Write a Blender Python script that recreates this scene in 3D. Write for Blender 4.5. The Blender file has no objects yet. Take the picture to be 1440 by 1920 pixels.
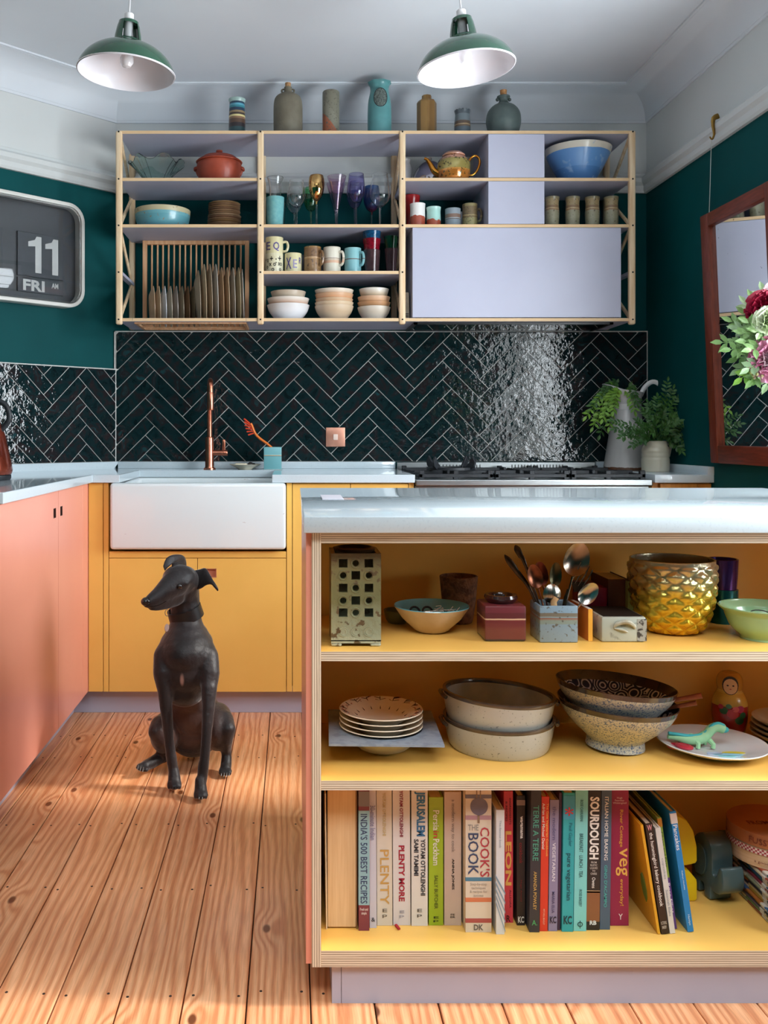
import bpy, bmesh, math, random
from mathutils import Vector, Matrix, Euler
R = math.radians
PI = math.pi
random.seed(7)
sc = bpy.context.scene
C = sc.collection

# ---------------------------------------------------------------- camera
F, CX, CY, H = 1715.0, 549.0, 815.0, 1.06      # focal length and principal point in pixels (1440x1920), eye height
cam_d = bpy.data.cameras.new('camera')
cam = bpy.data.objects.new('camera', cam_d)
C.objects.link(cam)
cam.location = (0, 0, H)
cam.rotation_euler = (R(90), 0, 0)
cam_d.sensor_fit = 'HORIZONTAL'
cam_d.sensor_width = 36
cam_d.lens = 36 * F / 1440
cam_d.shift_x = (720 - CX) / 1440
cam_d.shift_y = -(960 - CY) / 1440
cam_d.clip_start = 0.02
sc.camera = cam

# ---------------------------------------------------------------- sky, daylight, exposure
world = bpy.data.worlds.new('overcast_sky')
sc.world = world
world.use_nodes = True
bg = world.node_tree.nodes['Background']
bg.inputs[0].default_value = (0.80, 0.89, 1.0, 1)
bg.inputs[1].default_value = 1.0


def area(name, loc, rot, sx, sy, power, col, spread=PI):
    d = bpy.data.lights.new(name, 'AREA')
    d.shape = 'RECTANGLE'
    d.size, d.size_y = sx, sy
    d.energy = power
    d.color = col
    d.spread = spread
    o = bpy.data.objects.new(name, d)
    C.objects.link(o)
    o.location, o.rotation_euler = loc, rot
    return o


sun_d = bpy.data.lights.new('hazy_sun', 'SUN')
sun_d.energy = 3.4
sun_d.angle = R(7)
sun_d.color = (1.0, 0.93, 0.84)
sun_o = bpy.data.objects.new('hazy_sun', sun_d)
C.objects.link(sun_o)
sun_o.rotation_euler = Vector((-1.0, 0.06, -0.80)).to_track_quat('-Z', 'Y').to_euler()
# daylight entering the garden door in the right-hand wall, and an added, unseen roof light behind the camera
area('daylight_side_window', (1.80, 1.90, 1.55), (0, R(90), 0), 1.45, 1.80, 140, (0.87, 0.95, 1.0))
area('added_roof_light', (0.15, -0.25, 2.80), (0, 0, 0), 2.0, 1.15, 80, (0.89, 0.96, 1.0))
vs = sc.view_settings
sc.display_settings.display_device = 'sRGB'
vs.view_transform = 'Standard'
vs.look = 'None'
vs.exposure = 0.22
vs.gamma = 1.0
vs.use_curve_mapping = False


# ---------------------------------------------------------------- helpers
def lin(c):
    if isinstance(c, str):
        c = c.lstrip('#')
        c = [int(c[i:i + 2], 16) / 255 for i in (0, 2, 4)]
    return tuple(x / 12.92 if x <= 0.04045 else ((x + 0.055) / 1.055) ** 2.4 for x in c[:3]) + (1.0,)


def at(px, py, Y):
    """direction of a pixel, taken to the distance Y of the surface the thing touches"""
    return Vector(((px - CX) * Y / F, Y, H + (CY - py) * Y / F))


def node(nt, t, **kw):
    n = nt.nodes.new(t)
    for k, v in kw.items():
        setattr(n, k, v)
    return n


def new_mat(name):
    m = bpy.data.materials.new(name)
    m.use_nodes = True
    nt = m.node_tree
    return m, nt, nt.nodes['Principled BSDF'], nt.links.new


def add_bump(nt, b, vec, bump, bscale, detail=3):
    t = node(nt, 'ShaderNodeTexNoise')
    t.inputs['Scale'].default_value = bscale
    t.inputs['Detail'].default_value = detail
    nt.links.new(vec, t.inputs['Vector'])
    bp = node(nt, 'ShaderNodeBump')
    bp.inputs['Strength'].default_value = bump
    bp.inputs['Distance'].default_value = 0.01
    nt.links.new(t.outputs['Fac'], bp.inputs['Height'])
    nt.links.new(bp.outputs['Normal'], b.inputs['Normal'])


def P(name, col, col2=None, scale=12, rough=.5, metal=0, bump=0, bscale=60, coat=0, trans=0, ior=1.45, spec=.5, lo=.35, hi=.65, stretch=(1, 1, 1), emit=0, sheen=0):
    m, nt, b, L = new_mat(name)
    tc = node(nt, 'ShaderNodeTexCoord')
    mp = node(nt, 'ShaderNodeMapping')
    mp.inputs['Scale'].default_value = stretch
    L(tc.outputs['Object'], mp.inputs['Vector'])
    n = node(nt, 'ShaderNodeTexNoise')
    n.inputs['Scale'].default_value = scale
    n.inputs['Detail'].default_value = 4
    L(mp.outputs['Vector'], n.inputs['Vector'])
    r = node(nt, 'ShaderNodeValToRGB')
    c1 = lin(col)
    c2 = lin(col2) if col2 else tuple(x * .93 for x in c1[:3]) + (1,)
    r.color_ramp.elements[0].position, r.color_ramp.elements[0].color = lo, c2
    r.color_ramp.elements[1].position, r.color_ramp.elements[1].color = hi, c1
    L(n.outputs['Fac'], r.inputs['Fac'])
    L(r.outputs['Color'], b.inputs['Base Color'])
    b.inputs['Roughness'].default_value = rough
    b.inputs['Metallic'].default_value = metal
    b.inputs['Coat Weight'].default_value = coat
    b.inputs['Transmission Weight'].default_value = trans
    b.inputs['IOR'].default_value = ior
    b.inputs['Specular IOR Level'].default_value = spec
    if sheen:
        b.inputs['Sheen Weight'].default_value = sheen
    if bump:
        add_bump(nt, b, mp.outputs['Vector'], bump, bscale)
    return m


def BAND(name, stops, z0, z1, rough=.35, noise=.04, nscale=40, axis=2, tilt=(0, 0), const=True, speck=None, coat=0.2, metal=0, bump=0, bscale=60):
    """glaze bands up a pot: stops [(fraction of height, colour)], local metres z0..z1, wavy by noise"""
    m, nt, b, L = new_mat(name)
    tc = node(nt, 'ShaderNodeTexCoord')
    sx = node(nt, 'ShaderNodeSeparateXYZ')
    L(tc.outputs['Object'], sx.inputs[0])
    n = node(nt, 'ShaderNodeTexNoise')
    n.inputs['Scale'].default_value = nscale
    n.inputs['Detail'].default_value = 3
    L(tc.outputs['Object'], n.inputs['Vector'])
    mr = node(nt, 'ShaderNodeMapRange')
    mr.inputs['From Min'].default_value, mr.inputs['From Max'].default_value = z0, z1
    val = sx.outputs[axis]
    for k, t in enumerate(tilt):
        if t:
            ma = node(nt, 'ShaderNodeMath', operation='MULTIPLY_ADD')
            L(sx.outputs[k], ma.inputs[0])
            ma.inputs[1].default_value = t
            L(val, ma.inputs[2])
            val = ma.outputs[0]
    L(val, mr.inputs['Value'])
    ma = node(nt, 'ShaderNodeMath', operation='MULTIPLY_ADD')
    L(n.outputs['Fac'], ma.inputs[0])
    ma.inputs[1].default_value = noise
    L(mr.outputs[0], ma.inputs[2])
    su = node(nt, 'ShaderNodeMath', operation='SUBTRACT')
    L(ma.outputs[0], su.inputs[0])
    su.inputs[1].default_value = noise / 2
    r = node(nt, 'ShaderNodeValToRGB')
    cr = r.color_ramp
    cr.interpolation = 'CONSTANT' if const else 'LINEAR'
    cr.elements[0].position, cr.elements[0].color = stops[0][0], lin(stops[0][1])
    cr.elements[1].position, cr.elements[1].color = (stops[1][0], lin(stops[1][1]))
    for p, c in stops[2:]:
        e = cr.elements.new(p)
        e.color = lin(c)
    L(su.outputs[0], r.inputs['Fac'])
    out = r.outputs['Color']
    if speck:
        v = node(nt, 'ShaderNodeTexNoise')
        v.inputs['Scale'].default_value = speck[1]
        v.inputs['Detail'].default_value = 2
        L(tc.outputs['Object'], v.inputs['Vector'])
        r2 = node(nt, 'ShaderNodeValToRGB')
        r2.color_ramp.elements[0].position = speck[2]
        r2.color_ramp.elements[0].color = (0, 0, 0, 1)
        r2.color_ramp.elements[1].position = min(1, speck[2] + .06)
        L(v.outputs['Fac'], r2.inputs['Fac'])
        mx = node(nt, 'ShaderNodeMixRGB')
        L(r2.outputs['Color'], mx.inputs[0])
        L(out, mx.inputs[1])
        mx.inputs[2].default_value = lin(speck[0])
        out = mx.outputs[0]
    L(out, b.inputs['Base Color'])
    b.inputs['Roughness'].default_value = rough
    b.inputs['Coat Weight'].default_value = coat
    b.inputs['Metallic'].default_value = metal
    if bump:
        add_bump(nt, b, tc.outputs['Object'], bump, bscale)
    return m


def GLASS(name, col, rough=.0, ior=1.45):
    return P(name, col, col, rough=rough, trans=1.0, ior=ior)


def PLY(name, axis, light='#e4d4bc', dark='#9c866c', period=.0042):
    """edge of a plywood board: thin glue lines across its thickness"""
    m, nt, b, L = new_mat(name)
    tc = node(nt, 'ShaderNodeTexCoord')
    sx = node(nt, 'ShaderNodeSeparateXYZ')
    L(tc.outputs['Object'], sx.inputs[0])
    n = node(nt, 'ShaderNodeTexNoise')
    n.inputs['Scale'].default_value = 9
    n.inputs['Detail'].default_value = 5
    mp = node(nt, 'ShaderNodeMapping')
    st = [1.0, 1.0, 1.0]
    st[axis] = 22.0
    mp.inputs['Scale'].default_value = st
    L(tc.outputs['Object'], mp.inputs['Vector'])
    L(mp.outputs['Vector'], n.inputs['Vector'])
    ma = node(nt, 'ShaderNodeMath', operation='MULTIPLY_ADD')
    L(sx.outputs[axis], ma.inputs[0])
    ma.inputs[1].default_value = 2 * PI / period
    mu = node(nt, 'ShaderNodeMath', operation='MULTIPLY')
    L(n.outputs['Fac'], mu.inputs[0])
    mu.inputs[1].default_value = 2.2
    L(mu.outputs[0], ma.inputs[2])
    s = node(nt, 'ShaderNodeMath', operation='SINE')
    L(ma.outputs[0], s.inputs[0])
    mr = node(nt, 'ShaderNodeMapRange')
    mr.inputs['From Min'].default_value = -1
    L(s.outputs[0], mr.inputs['Value'])
    ad = node(nt, 'ShaderNodeMath', operation='MULTIPLY')
    L(mr.outputs[0], ad.inputs[0])
    L(n.outputs['Fac'], ad.inputs[1])
    r = node(nt, 'ShaderNodeValToRGB')
    r.color_ramp.elements[0].position, r.color_ramp.elements[0].color = .02, lin(dark)
    r.color_ramp.elements[1].position, r.color_ramp.elements[1].color = .34, lin(light)
    L(ad.outputs[0], r.inputs['Fac'])
    L(r.outputs['Color'], b.inputs['Base Color'])
    b.inputs['Roughness'].default_value = .6
    return m


class MB:
    """collects simple solids; build() links them as ONE mesh object"""

    def __init__(s):
        s.v, s.f, s.m = [], [], []

    def add(s, vs_, fs, mi=0, M=None):
        o = len(s.v)
        s.v += [(M @ Vector(p)) if M else Vector(p) for p in vs_]
        s.f += [tuple(i + o for i in f) for f in fs]
        s.m += [mi] * len(fs)
        return s

    def box(s, x0, x1, y0, y1, z0, z1, mi=0, M=None, ax=None):
        vs_ = [(x, y, z) for x in (x0, x1) for y in (y0, y1) for z in (z0, z1)]
        fs = [(0, 1, 3, 2), (4, 6, 7, 5), (0, 4, 5, 1), (2, 3, 7, 6), (0, 2, 6, 4), (1, 5, 7, 3)]
        o = len(s.m)
        s.add(vs_, fs, mi, M)
        if ax:
            for k, a in enumerate('xxyyzz'):
                if a in ax:
                    s.m[o + k] = ax[a]
        return s

    def lathe(s, prof, seg=28, mi=0, M=None, a0=0, a1=2 * PI, wob=None):
        """profile [(r, z)] bottom to top; radius 0 points become poles"""
        full = abs(a1 - a0 - 2 * PI) < 1e-6
        n = seg if full else seg + 1
        vs_, idx = [], []
        for k, (r, z) in enumerate(prof):
            if r <= 1e-7:
                idx.append([len(vs_)] * n)
                vs_.append((0, 0, z))
            else:
                row = []
                for i in range(n):
                    a = a0 + (a1 - a0) * i / seg
                    rr, zz = (r, z) if not wob else wob(k, a, r, z)
                    row.append(len(vs_))
                    vs_.append((rr * math.cos(a), rr * math.sin(a), zz))
                idx.append(row)
        fs = []
        for k in range(len(prof) - 1):
            for i in range(n if full else n - 1):
                j = (i + 1) % n
                q = [idx[k][i], idx[k][j], idx[k + 1][j], idx[k + 1][i]]
                q2 = []
                for x in q:
                    if x not in q2:
                        q2.append(x)
                if len(q2) > 2:
                    fs.append(tuple(q2))
        return s.add(vs_, fs, mi, M)

    def tube(s, pts, rad, seg=8, mi=0, M=None, caps=True, flat=1.0, closed=False):
        pts = [Vector(p) for p in pts]
        if not isinstance(rad, (list, tuple)):
            rad = [rad] * len(pts)
        n = len(pts)
        vs_, fs = [], []
        up = None
        for i, p in enumerate(pts):
            if closed:
                t = (pts[(i + 1) % n] - pts[i - 1]).normalized()
            else:
                t = (pts[min(i + 1, n - 1)] - pts[max(i - 1, 0)]).normalized()
            if up is None:
                up = Vector((0, 0, 1)) if abs(t.z) < .9 else Vector((0, 1, 0))
            a = (up - t * up.dot(t))
            if a.length < 1e-6:
                a = t.orthogonal()
            a.normalize()
            up = a
            b = t.cross(a)
            for k in range(seg):
                an = 2 * PI * k / seg
                vs_.append(p + a * math.cos(an) * rad[i] + b * math.sin(an) * rad[i] * flat)
        for i in range(n if closed else n - 1):
            j = (i + 1) % n
            for k in range(seg):
                l = (k + 1) % seg
                fs.append((i * seg + k, i * seg + l, j * seg + l, j * seg + k))
        if caps and not closed:
            fs.append(tuple(range(seg))[::-1])
            fs.append(tuple((n - 1) * seg + k for k in range(seg)))
        return s.add(vs_, fs, mi, M)

    def prism(s, poly, h0, h1, mi=0, M=None, inset=0, drop=0):
        """polygon in xy, extruded from h0 to h1 along z; optional chamfered top"""
        n = len(poly)
        vs_ = [(x, y, h0) for x, y in poly]
        if inset:
            vs_ += [(x, y, h1 - drop) for x, y in poly]
            cx, cy = sum(p[0] for p in poly) / n, sum(p[1] for p in poly) / n
            ins = inset_poly(poly, inset)
            vs_ += [(x, y, h1) for x, y in ins]
            rings = 3
        else:
            vs_ += [(x, y, h1) for x, y in poly]
            rings = 2
        fs = [tuple(range(n))[::-1], tuple(range((rings - 1) * n, rings * n))]
        for r in range(rings - 1):
            for i in range(n):
                j = (i + 1) % n
                fs.append((r * n + i, r * n + j, (r + 1) * n + j, (r + 1) * n + i))
        return s.add(vs_, fs, mi, M)

    def ball(s, c, r, mi=0, seg=12, rings=8, sc_=(1, 1, 1), M=None):
        prof = [(r * math.sin(PI * k / rings), -r * math.cos(PI * k / rings)) for k in range(rings + 1)]
        prof[0] = (0, -r)
        prof[-1] = (0, r)
        T = Matrix.Translation(Vector(c)) @ Matrix.Diagonal((*sc_, 1))
        return s.lathe(prof, seg, mi, (M @ T) if M else T)

    def mesh(s, name, mats, bevel=0, smooth=40, bseg=2, weld=False):
        me = bpy.data.meshes.new(name)
        me.from_pydata([tuple(p) for p in s.v], [], s.f)
        if not isinstance(mats, (list, tuple)):
            mats = [mats]
        for m in mats:
            me.materials.append(m)
        me.polygons.foreach_set('material_index', s.m)
        bm = bmesh.new()
        bm.from_mesh(me)
        if weld:
            bmesh.ops.remove_doubles(bm, verts=bm.verts, dist=1e-5)
        bmesh.ops.recalc_face_normals(bm, faces=bm.faces)
        if bevel:
            es = [e for e in bm.edges if len(e.link_faces) == 2 and e.calc_face_angle(0) > R(35)]
            bmesh.ops.bevel(bm, geom=es, offset=bevel, segments=bseg, profile=.5, affect='EDGES', clamp_overlap=True)
        bm.to_mesh(me)
        bm.free()
        if smooth:
            me.shade_smooth()
            me.set_sharp_from_angle(angle=R(smooth))
        return me

    def build(s, name, mats, parent=None, loc=(0, 0, 0), rot=(0, 0, 0), bevel=0, smooth=40, bseg=2, world_=False, weld=False):
        return link(name, s.mesh(name, mats, bevel, smooth, bseg, weld), parent, loc, rot, world_)


def inset_poly(poly, d):
    n = len(poly)
    ar = sum(poly[i][0] * poly[(i + 1) % n][1] - poly[(i + 1) % n][0] * poly[i][1] for i in range(n))
    sg = 1 if ar > 0 else -1
    out = []
    for i in range(n):
        p0, p1, p2 = Vector(poly[i - 1]), Vector(poly[i]), Vector(poly[(i + 1) % n])
        a, b = (p1 - p0), (p2 - p1)
        if a.length < 1e-7 or b.length < 1e-7:
            out.append(tuple(p1))
            continue
        a.normalize()
        b.normalize()
        na, nb = Vector((-a.y, a.x)) * sg, Vector((-b.y, b.x)) * sg
        k = 1 + na.dot(nb)
        v = (na + nb) / max(k, .25)
        out.append(tuple(p1 + v * d))
    return out


def world_mat(o):
    m = o.matrix_basis.copy()
    if o.parent:
        m = world_mat(o.parent) @ o.matrix_parent_inverse @ m
    return m


def link(name, data, parent=None, loc=(0, 0, 0), rot=(0, 0, 0), world_=False):
    o = bpy.data.objects.new(name, data)
    C.objects.link(o)
    o.location, o.rotation_euler = loc, rot
    if parent:
        o.parent = parent
        if world_:
            o.matrix_parent_inverse = world_mat(parent).inverted()
    return o


def tag(o, label, cat, group=None):
    o['label'] = label
    o['category'] = cat
    if group:
        o['group'] = group
    return o


def thing(name, label, cat, loc=(0, 0, 0), rot=(0, 0, 0), group=None):
    return tag(link(name, None, None, loc, rot), label, cat, group)


def struct(o):
    o['kind'] = 'structure'
    return o


def dup(root, loc=None, rot=None, label=None):
    r = root.copy()
    C.objects.link(r)
    if loc is not None:
        r.location = loc
    if rot is not None:
        r.rotation_euler = rot
    if label:
        r['label'] = label
    for ch in list(root.children):
        c = ch.copy()
        C.objects.link(c)
        c.parent = r
        for g in list(ch.children):
            d = g.copy()
            C.objects.link(d)
            d.parent = c
    return r


def catmull(pts, n=4):
    out = []
    m = len(pts)
    for i in range(m - 1):
        p0, p1, p2, p3 = (Vector(pts[max(i - 1, 0)]), Vector(pts[i]), Vector(pts[i + 1]), Vector(pts[min(i + 2, m - 1)]))
        for k in range(n):
            t = k / n
            out.append(.5 * ((2 * p1) + (p2 - p0) * t + (2 * p0 - 5 * p1 + 4 * p2 - p3) * t * t + (3 * p1 - p0 - 3 * p2 + p3) * t ** 3))
    out.append(Vector(pts[-1]))
    return out


def shell(outer, t=.004, floor=None, solid=False):
    """closed lathe profile of a vessel from its outer profile [(r,z)] bottom to top"""
    o = [(max(r, 0), max(z, outer[0][1])) for r, z in outer]
    prof = [(0, o[0][1])] + o
    if solid:
        return prof + [(0, o[-1][1])]
    fz = o[0][1] + (floor if floor is not None else t * 1.3)
    inner = [(max(r - t, .0005), z) for r, z in o if z > fz + 1e-4]
    inner = inner[::-1]
    prof += [(o[-1][0] - t * .5, o[-1][1] + t * .25)]
    rf = o[0][0]
    for (r0, z0), (r1, z1) in zip(o, o[1:]):
        if z0 <= fz <= z1 and z1 > z0:
            rf = r0 + (r1 - r0) * (fz - z0) / (z1 - z0)
            break
    return prof + inner + [(max(rf - t * 1.2, .0004), fz), (0, fz)]


def vessel_mesh(name, Y, base_z, prof, m, t=.004, seg=36, crisp=False, solid=False, floor=None, wob=None, smooth=50):
    """profile in photo pixels [(half width, row)], bottom first, at the distance Y the vessel stands at"""
    s = F / Y
    pts = [(hw / s, H + (CY - py) / s - base_z) for hw, py in prof]
    pts[0] = (pts[0][0], 0.0)
    if not crisp:
        pts = [(p[0], p[1]) for p in catmull(pts, 4)]
    mb = MB().lathe(shell(pts, t, floor, solid), seg, wob=wob)
    return mb.mesh(name, m, smooth=smooth)


def vessel(name, label, cat, cx, Y, base_z, prof, m, group=None, rot=(0, 0, 0), root=False, **kw):
    me = vessel_mesh(name if not root else 'body', Y, base_z, prof, m, **kw)
    X = (cx - CX) * Y / F
    if root:
        t = thing(name, label, cat, (X, Y, base_z), rot, group)
        link('body', me, t)
        return t
    return tag(link(name, me, None, (X, Y, base_z), rot), label, cat, group)


MT = {}
BOLD = {k: .034 for k in ('FRI', 'AM', 'SOURDOUGH', 'LEON', 'JERUSALEM', 'KC', 'DK', 'PLENTY MORE', 'ANNA JONES', 'wagamama', 'RB', 'YOTAM OTTOLENGHI', 'SAMI TAMIMI')}


def text_mesh(body, width, height=None, keep=True):
    """flat lettering, centred on the origin, scaled to the given width (and height)"""
    key = (body, round(width, 5), None if height is None else round(height, 5))
    if key in MT:
        return MT[key].copy()
    cu = bpy.data.curves.new('lettering', 'FONT')
    cu.body = body
    cu.resolution_u = 2
    cu.align_x = 'CENTER'
    cu.offset = BOLD.get(body, .010)
    ob = bpy.data.objects.new('lettering', cu)
    C.objects.link(ob)
    dg = bpy.context.evaluated_depsgraph_get()
    dg.update()
    me = bpy.data.meshes.new_from_object(ob.evaluated_get(dg))
    bpy.data.objects.remove(ob)
    bpy.data.curves.remove(cu)
    xs = [v.co.x for v in me.vertices]
    ys = [v.co.y for v in me.vertices]
    if not xs:
        return me
    x0, x1, y0, y1 = min(xs), max(xs), min(ys), max(ys)
    kx = width / (x1 - x0)
    ky = kx if height is None else height / (y1 - y0)
    for v in me.vertices:
        v.co = ((v.co.x - (x0 + x1) / 2) * kx, (v.co.y - (y0 + y1) / 2) * ky, 0)
    me.materials.clear()
    MT[key] = me
    return me.copy()


M_DOWN = Matrix(((0, 1, 0), (0, 0, -1), (-1, 0, 0)))       # reads downward on a face that looks towards -Y
M_FLAT = Matrix(((1, 0, 0), (0, 0, -1), (0, 1, 0)))        # upright on a face that looks towards -Y


def letter(body, w, h, m, parent, loc, down=False, Mx=None, name='lettering'):
    me = text_mesh(body, w, h)
    me.materials.append(m)
    rot = (Mx if Mx is not None else (M_DOWN if down else M_FLAT)).to_euler()
    return link(name, me, parent, loc, rot)


# ---------------------------------------------------------------- shared materials
M_TEAL = P('teal_wall_paint', '#004a4c', '#004345', 3, .6, spec=.15)
M_WHITE = P('white_wall_paint', '#d0d3d2', '#cbcecd', 2, .7)
M_CEIL = P('white_ceiling_paint', '#dbe0e5', '#d5dae0', 2, .8)
M_LILAC = P('lilac_laminate', '#b8b9cb', '#b3b4c7', 4, .42)
M_YELLOW = P('yellow_laminate', '#f0be62', '#ebb85c', 4, .4)
M_PINK = P('pink_laminate', '#f0a48f', '#ec9e89', 4, .32)
M_QUARTZ = P('white_quartz', '#c6d3da', '#bdcad2', 200, .08, lo=.3, hi=.45, coat=.3)
M_BIRCH = P('birch_wood', '#ecd3b0', '#d9b68c', 6, .5, stretch=(12, 12, 1))
M_BIRCHX = P('birch_wood_lengthwise', '#e6c8a2', '#cfa678', 6, .5, stretch=(1, 12, 12))
M_PLYZ = PLY('plywood_edge_horizontal', 2)
M_PLYX = PLY('plywood_edge_upright', 0)
M_PLYT = PLY('thin_plywood_edge', 2, '#e8cda6', '#c79d6c', .0042)
M_BLACK = P('black_gap', '#0c0c0d', rough=.6)
M_IRON = P('cast_iron', '#22262b', '#17191d', 40, .5, bump=.1, bscale=200)
M_STEEL = P('brushed_steel', '#a3a7a8', '#8f9395', 8, .34, metal=1, stretch=(1, 20, 20))
M_COPPER = P('brushed_copper', '#d58a70', '#c0745a', 30, .28, metal=1)
M_CERAM = P('white_ceramic', '#eceae9', '#e2dfdf', 5, .12, coat=.5)
M_GOLD = P('gold_lustre', '#c98a3c', '#b06a22', 20, .18, metal=1)
M_SILVER = P('old_silver', '#a9a29b', '#7a6f66', 40, .25, metal=1)
M_INK = P('black_ink', '#1b1b20', rough=.6)
M_INKW = P('white_ink', '#f0eeea', rough=.6)

# ================================================================ the room
YW = 4.08                      # back wall
XA, XB = -0.7876, 1.577        # its two ends
ROOM = [(XA, YW), (XB, YW), (XB, -2.4), (-1.40, -2.4), (-1.40, YW - (1.40 + XA))]
ZR, ZC = 2.14, 2.58            # picture rail, ceiling
ZCOVE = 2.46
WY0, WY1, WZ0, WZ1 = 1.00, 2.85, 0.72, 2.08      # opening in the right-hand wall


def pine():
    m, nt, b, L = new_mat('old_pine_boards')
    tc = node(nt, 'ShaderNodeTexCoord')
    oi = node(nt, 'ShaderNodeObjectInfo')
    off = node(nt, 'ShaderNodeVectorMath', operation='SCALE')
    cmb = node(nt, 'ShaderNodeCombineXYZ')
    L(oi.outputs['Random'], cmb.inputs[0])
    L(oi.outputs['Random'], cmb.inputs[1])
    L(oi.outputs['Random'], cmb.inputs[2])
    L(cmb.outputs[0], off.inputs[0])
    off.inputs['Scale'].default_value = 37.0
    add = node(nt, 'ShaderNodeVectorMath', operation='ADD')
    L(tc.outputs['Object'], add.inputs[0])
    L(off.outputs[0], add.inputs[1])
    # knots: sparse cells, stretched a little along the board
    mpk = node(nt, 'ShaderNodeMapping')
    mpk.inputs['Scale'].default_value = (4.2, 2.1, 1)
    L(add.outputs[0], mpk.inputs['Vector'])
    vo = node(nt, 'ShaderNodeTexVoronoi', voronoi_dimensions='2D')
    vo.inputs['Scale'].default_value = 1.0
    L(mpk.outputs[0], vo.inputs['Vector'])
    kn = node(nt, 'ShaderNodeMapRange', interpolation_type='SMOOTHSTEP')
    kn.inputs['From Min'].default_value, kn.inputs['From Max'].default_value = .022, .045
    kn.inputs['To Min'].default_value, kn.inputs['To Max'].default_value = 1, 0
    L(vo.outputs['Distance'], kn.inputs['Value'])
    sw = node(nt, 'ShaderNodeMapRange', interpolation_type='SMOOTHERSTEP')
    sw.inputs['From Min'].default_value, sw.inputs['From Max'].default_value = .0, .22
    sw.inputs['To Min'].default_value, sw.inputs['To Max'].default_value = 1, 0
    L(vo.outputs['Distance'], sw.inputs['Value'])
    # growth rings: bands across the width, swept along the length by slow noise
    mpn = node(nt, 'ShaderNodeMapping')
    mpn.inputs['Scale'].default_value = (7, .75, 1)
    L(add.outputs[0], mpn.inputs['Vector'])
    ns = node(nt, 'ShaderNodeTexNoise')
    ns.inputs['Scale'].default_value = 1.3
    ns.inputs['Detail'].default_value = 2.2
    L(mpn.outputs[0], ns.inputs['Vector'])
    sx = node(nt, 'ShaderNodeSeparateXYZ')
    L(add.outputs[0], sx.inputs[0])
    ph = node(nt, 'ShaderNodeMath', operation='MULTIPLY_ADD')
    L(ns.outputs['Fac'], ph.inputs[0])
    ph.inputs[1].default_value = 34
    m2 = node(nt, 'ShaderNodeMath', operation='MULTIPLY_ADD')
    L(sx.outputs[0], m2.inputs[0])
    m2.inputs[1].default_value = 300
    m3 = node(nt, 'ShaderNodeMath', operation='MULTIPLY')
    L(sw.outputs[0], m3.inputs[0])
    m3.inputs[1].default_value = 9
    L(m3.outputs[0], m2.inputs[2])
    L(m2.outputs[0], ph.inputs[2])
    si = node(nt, 'ShaderNodeMath', operation='SINE')
    L(ph.outputs[0], si.inputs[0])
    r = node(nt, 'ShaderNodeValToRGB')
    r.color_ramp.elements[0].position, r.color_ramp.elements[0].color = .0, lin('#f0b688')
    r.color_ramp.elements[1].position, r.color_ramp.elements[1].color = 1, lin('#d48c5e')
    e = r.color_ramp.elements.new(.55)
    e.color = lin('#e8a878')
    mr = node(nt, 'ShaderNodeMapRange')
    mr.inputs['From Min'].default_value = -1
    L(si.outputs[0], mr.inputs['Value'])
    L(mr.outputs[0], r.inputs['Fac'])
    # fine fibre and wear
    mpf = node(nt, 'ShaderNodeMapping')
    mpf.inputs['Scale'].default_value = (60, 2.5, 1)
    L(add.outputs[0], mpf.inputs['Vector'])
    nf = node(nt, 'ShaderNodeTexNoise')
    nf.inputs['Scale'].default_value = 5
    nf.inputs['Detail'].default_value = 4
    L(mpf.outputs[0], nf.inputs['Vector'])
    rf = node(nt, 'ShaderNodeValToRGB')
    rf.color_ramp.elements[0].position, rf.color_ramp.elements[0].color = .3, (.72, .66, .62, 1)
    rf.color_ramp.elements[1].position, rf.color_ramp.elements[1].color = .62, (1, 1, 1, 1)
    L(nf.outputs['Fac'], rf.inputs['Fac'])
    mx = node(nt, 'ShaderNodeMixRGB', blend_type='MULTIPLY')
    mx.inputs[0].default_value = .8
    L(r.outputs['Color'], mx.inputs[1])
    L(rf.outputs['Color'], mx.inputs[2])
    nw = node(nt, 'ShaderNodeTexNoise')
    nw.inputs['Scale'].default_value = 2.2
    nw.inputs['Detail'].default_value = 5
    L(tc.outputs['Object'], nw.inputs['Vector'])
    rw = node(nt, 'ShaderNodeValToRGB')
    rw.color_ramp.elements[0].position, rw.color_ramp.elements[0].color = .3, (.84, .78, .75, 1)
    rw.color_ramp.elements[1].position, rw.color_ramp.elements[1].color = .6, (1.06, 1.04, 1.02, 1)
    L(nw.outputs['Fac'], rw.inputs['Fac'])
    mw = node(nt, 'ShaderNodeMixRGB', blend_type='MULTIPLY')
    mw.inputs[0].default_value = 1
    L(mx.outputs[0], mw.inputs[1])
    L(rw.outputs['Color'], mw.inputs[2])
    mk = node(nt, 'ShaderNodeMixRGB')
    L(kn.outputs[0], mk.inputs[0])
    L(mw.outputs[0], mk.inputs[1])
    mk.inputs[2].default_value = lin('#6f3c1f')
    hs = node(nt, 'ShaderNodeHueSaturation')
    mv = node(nt, 'ShaderNodeMapRange')
    mv.inputs['To Min'].default_value, mv.inputs['To Max'].default_value = .92, 1.1
    L(oi.outputs['Random'], mv.inputs['Value'])
    L(mv.outputs[0], hs.inputs['Value'])
    L(mk.outputs[0], hs.inputs['Color'])
    L(hs.outputs[0], b.inputs['Base Color'])
    b.inputs['Roughness'].default_value = .34
    b.inputs['Coat Weight'].default_value = .12
    bp = node(nt, 'ShaderNodeBump')
    bp.inputs['Strength'].default_value = .12
    bp.inputs['Distance'].default_value = .004
    L(nf.outputs['Fac'], bp.inputs['Height'])
    L(bp.outputs[0], b.inputs['Normal'])
    return m


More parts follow.
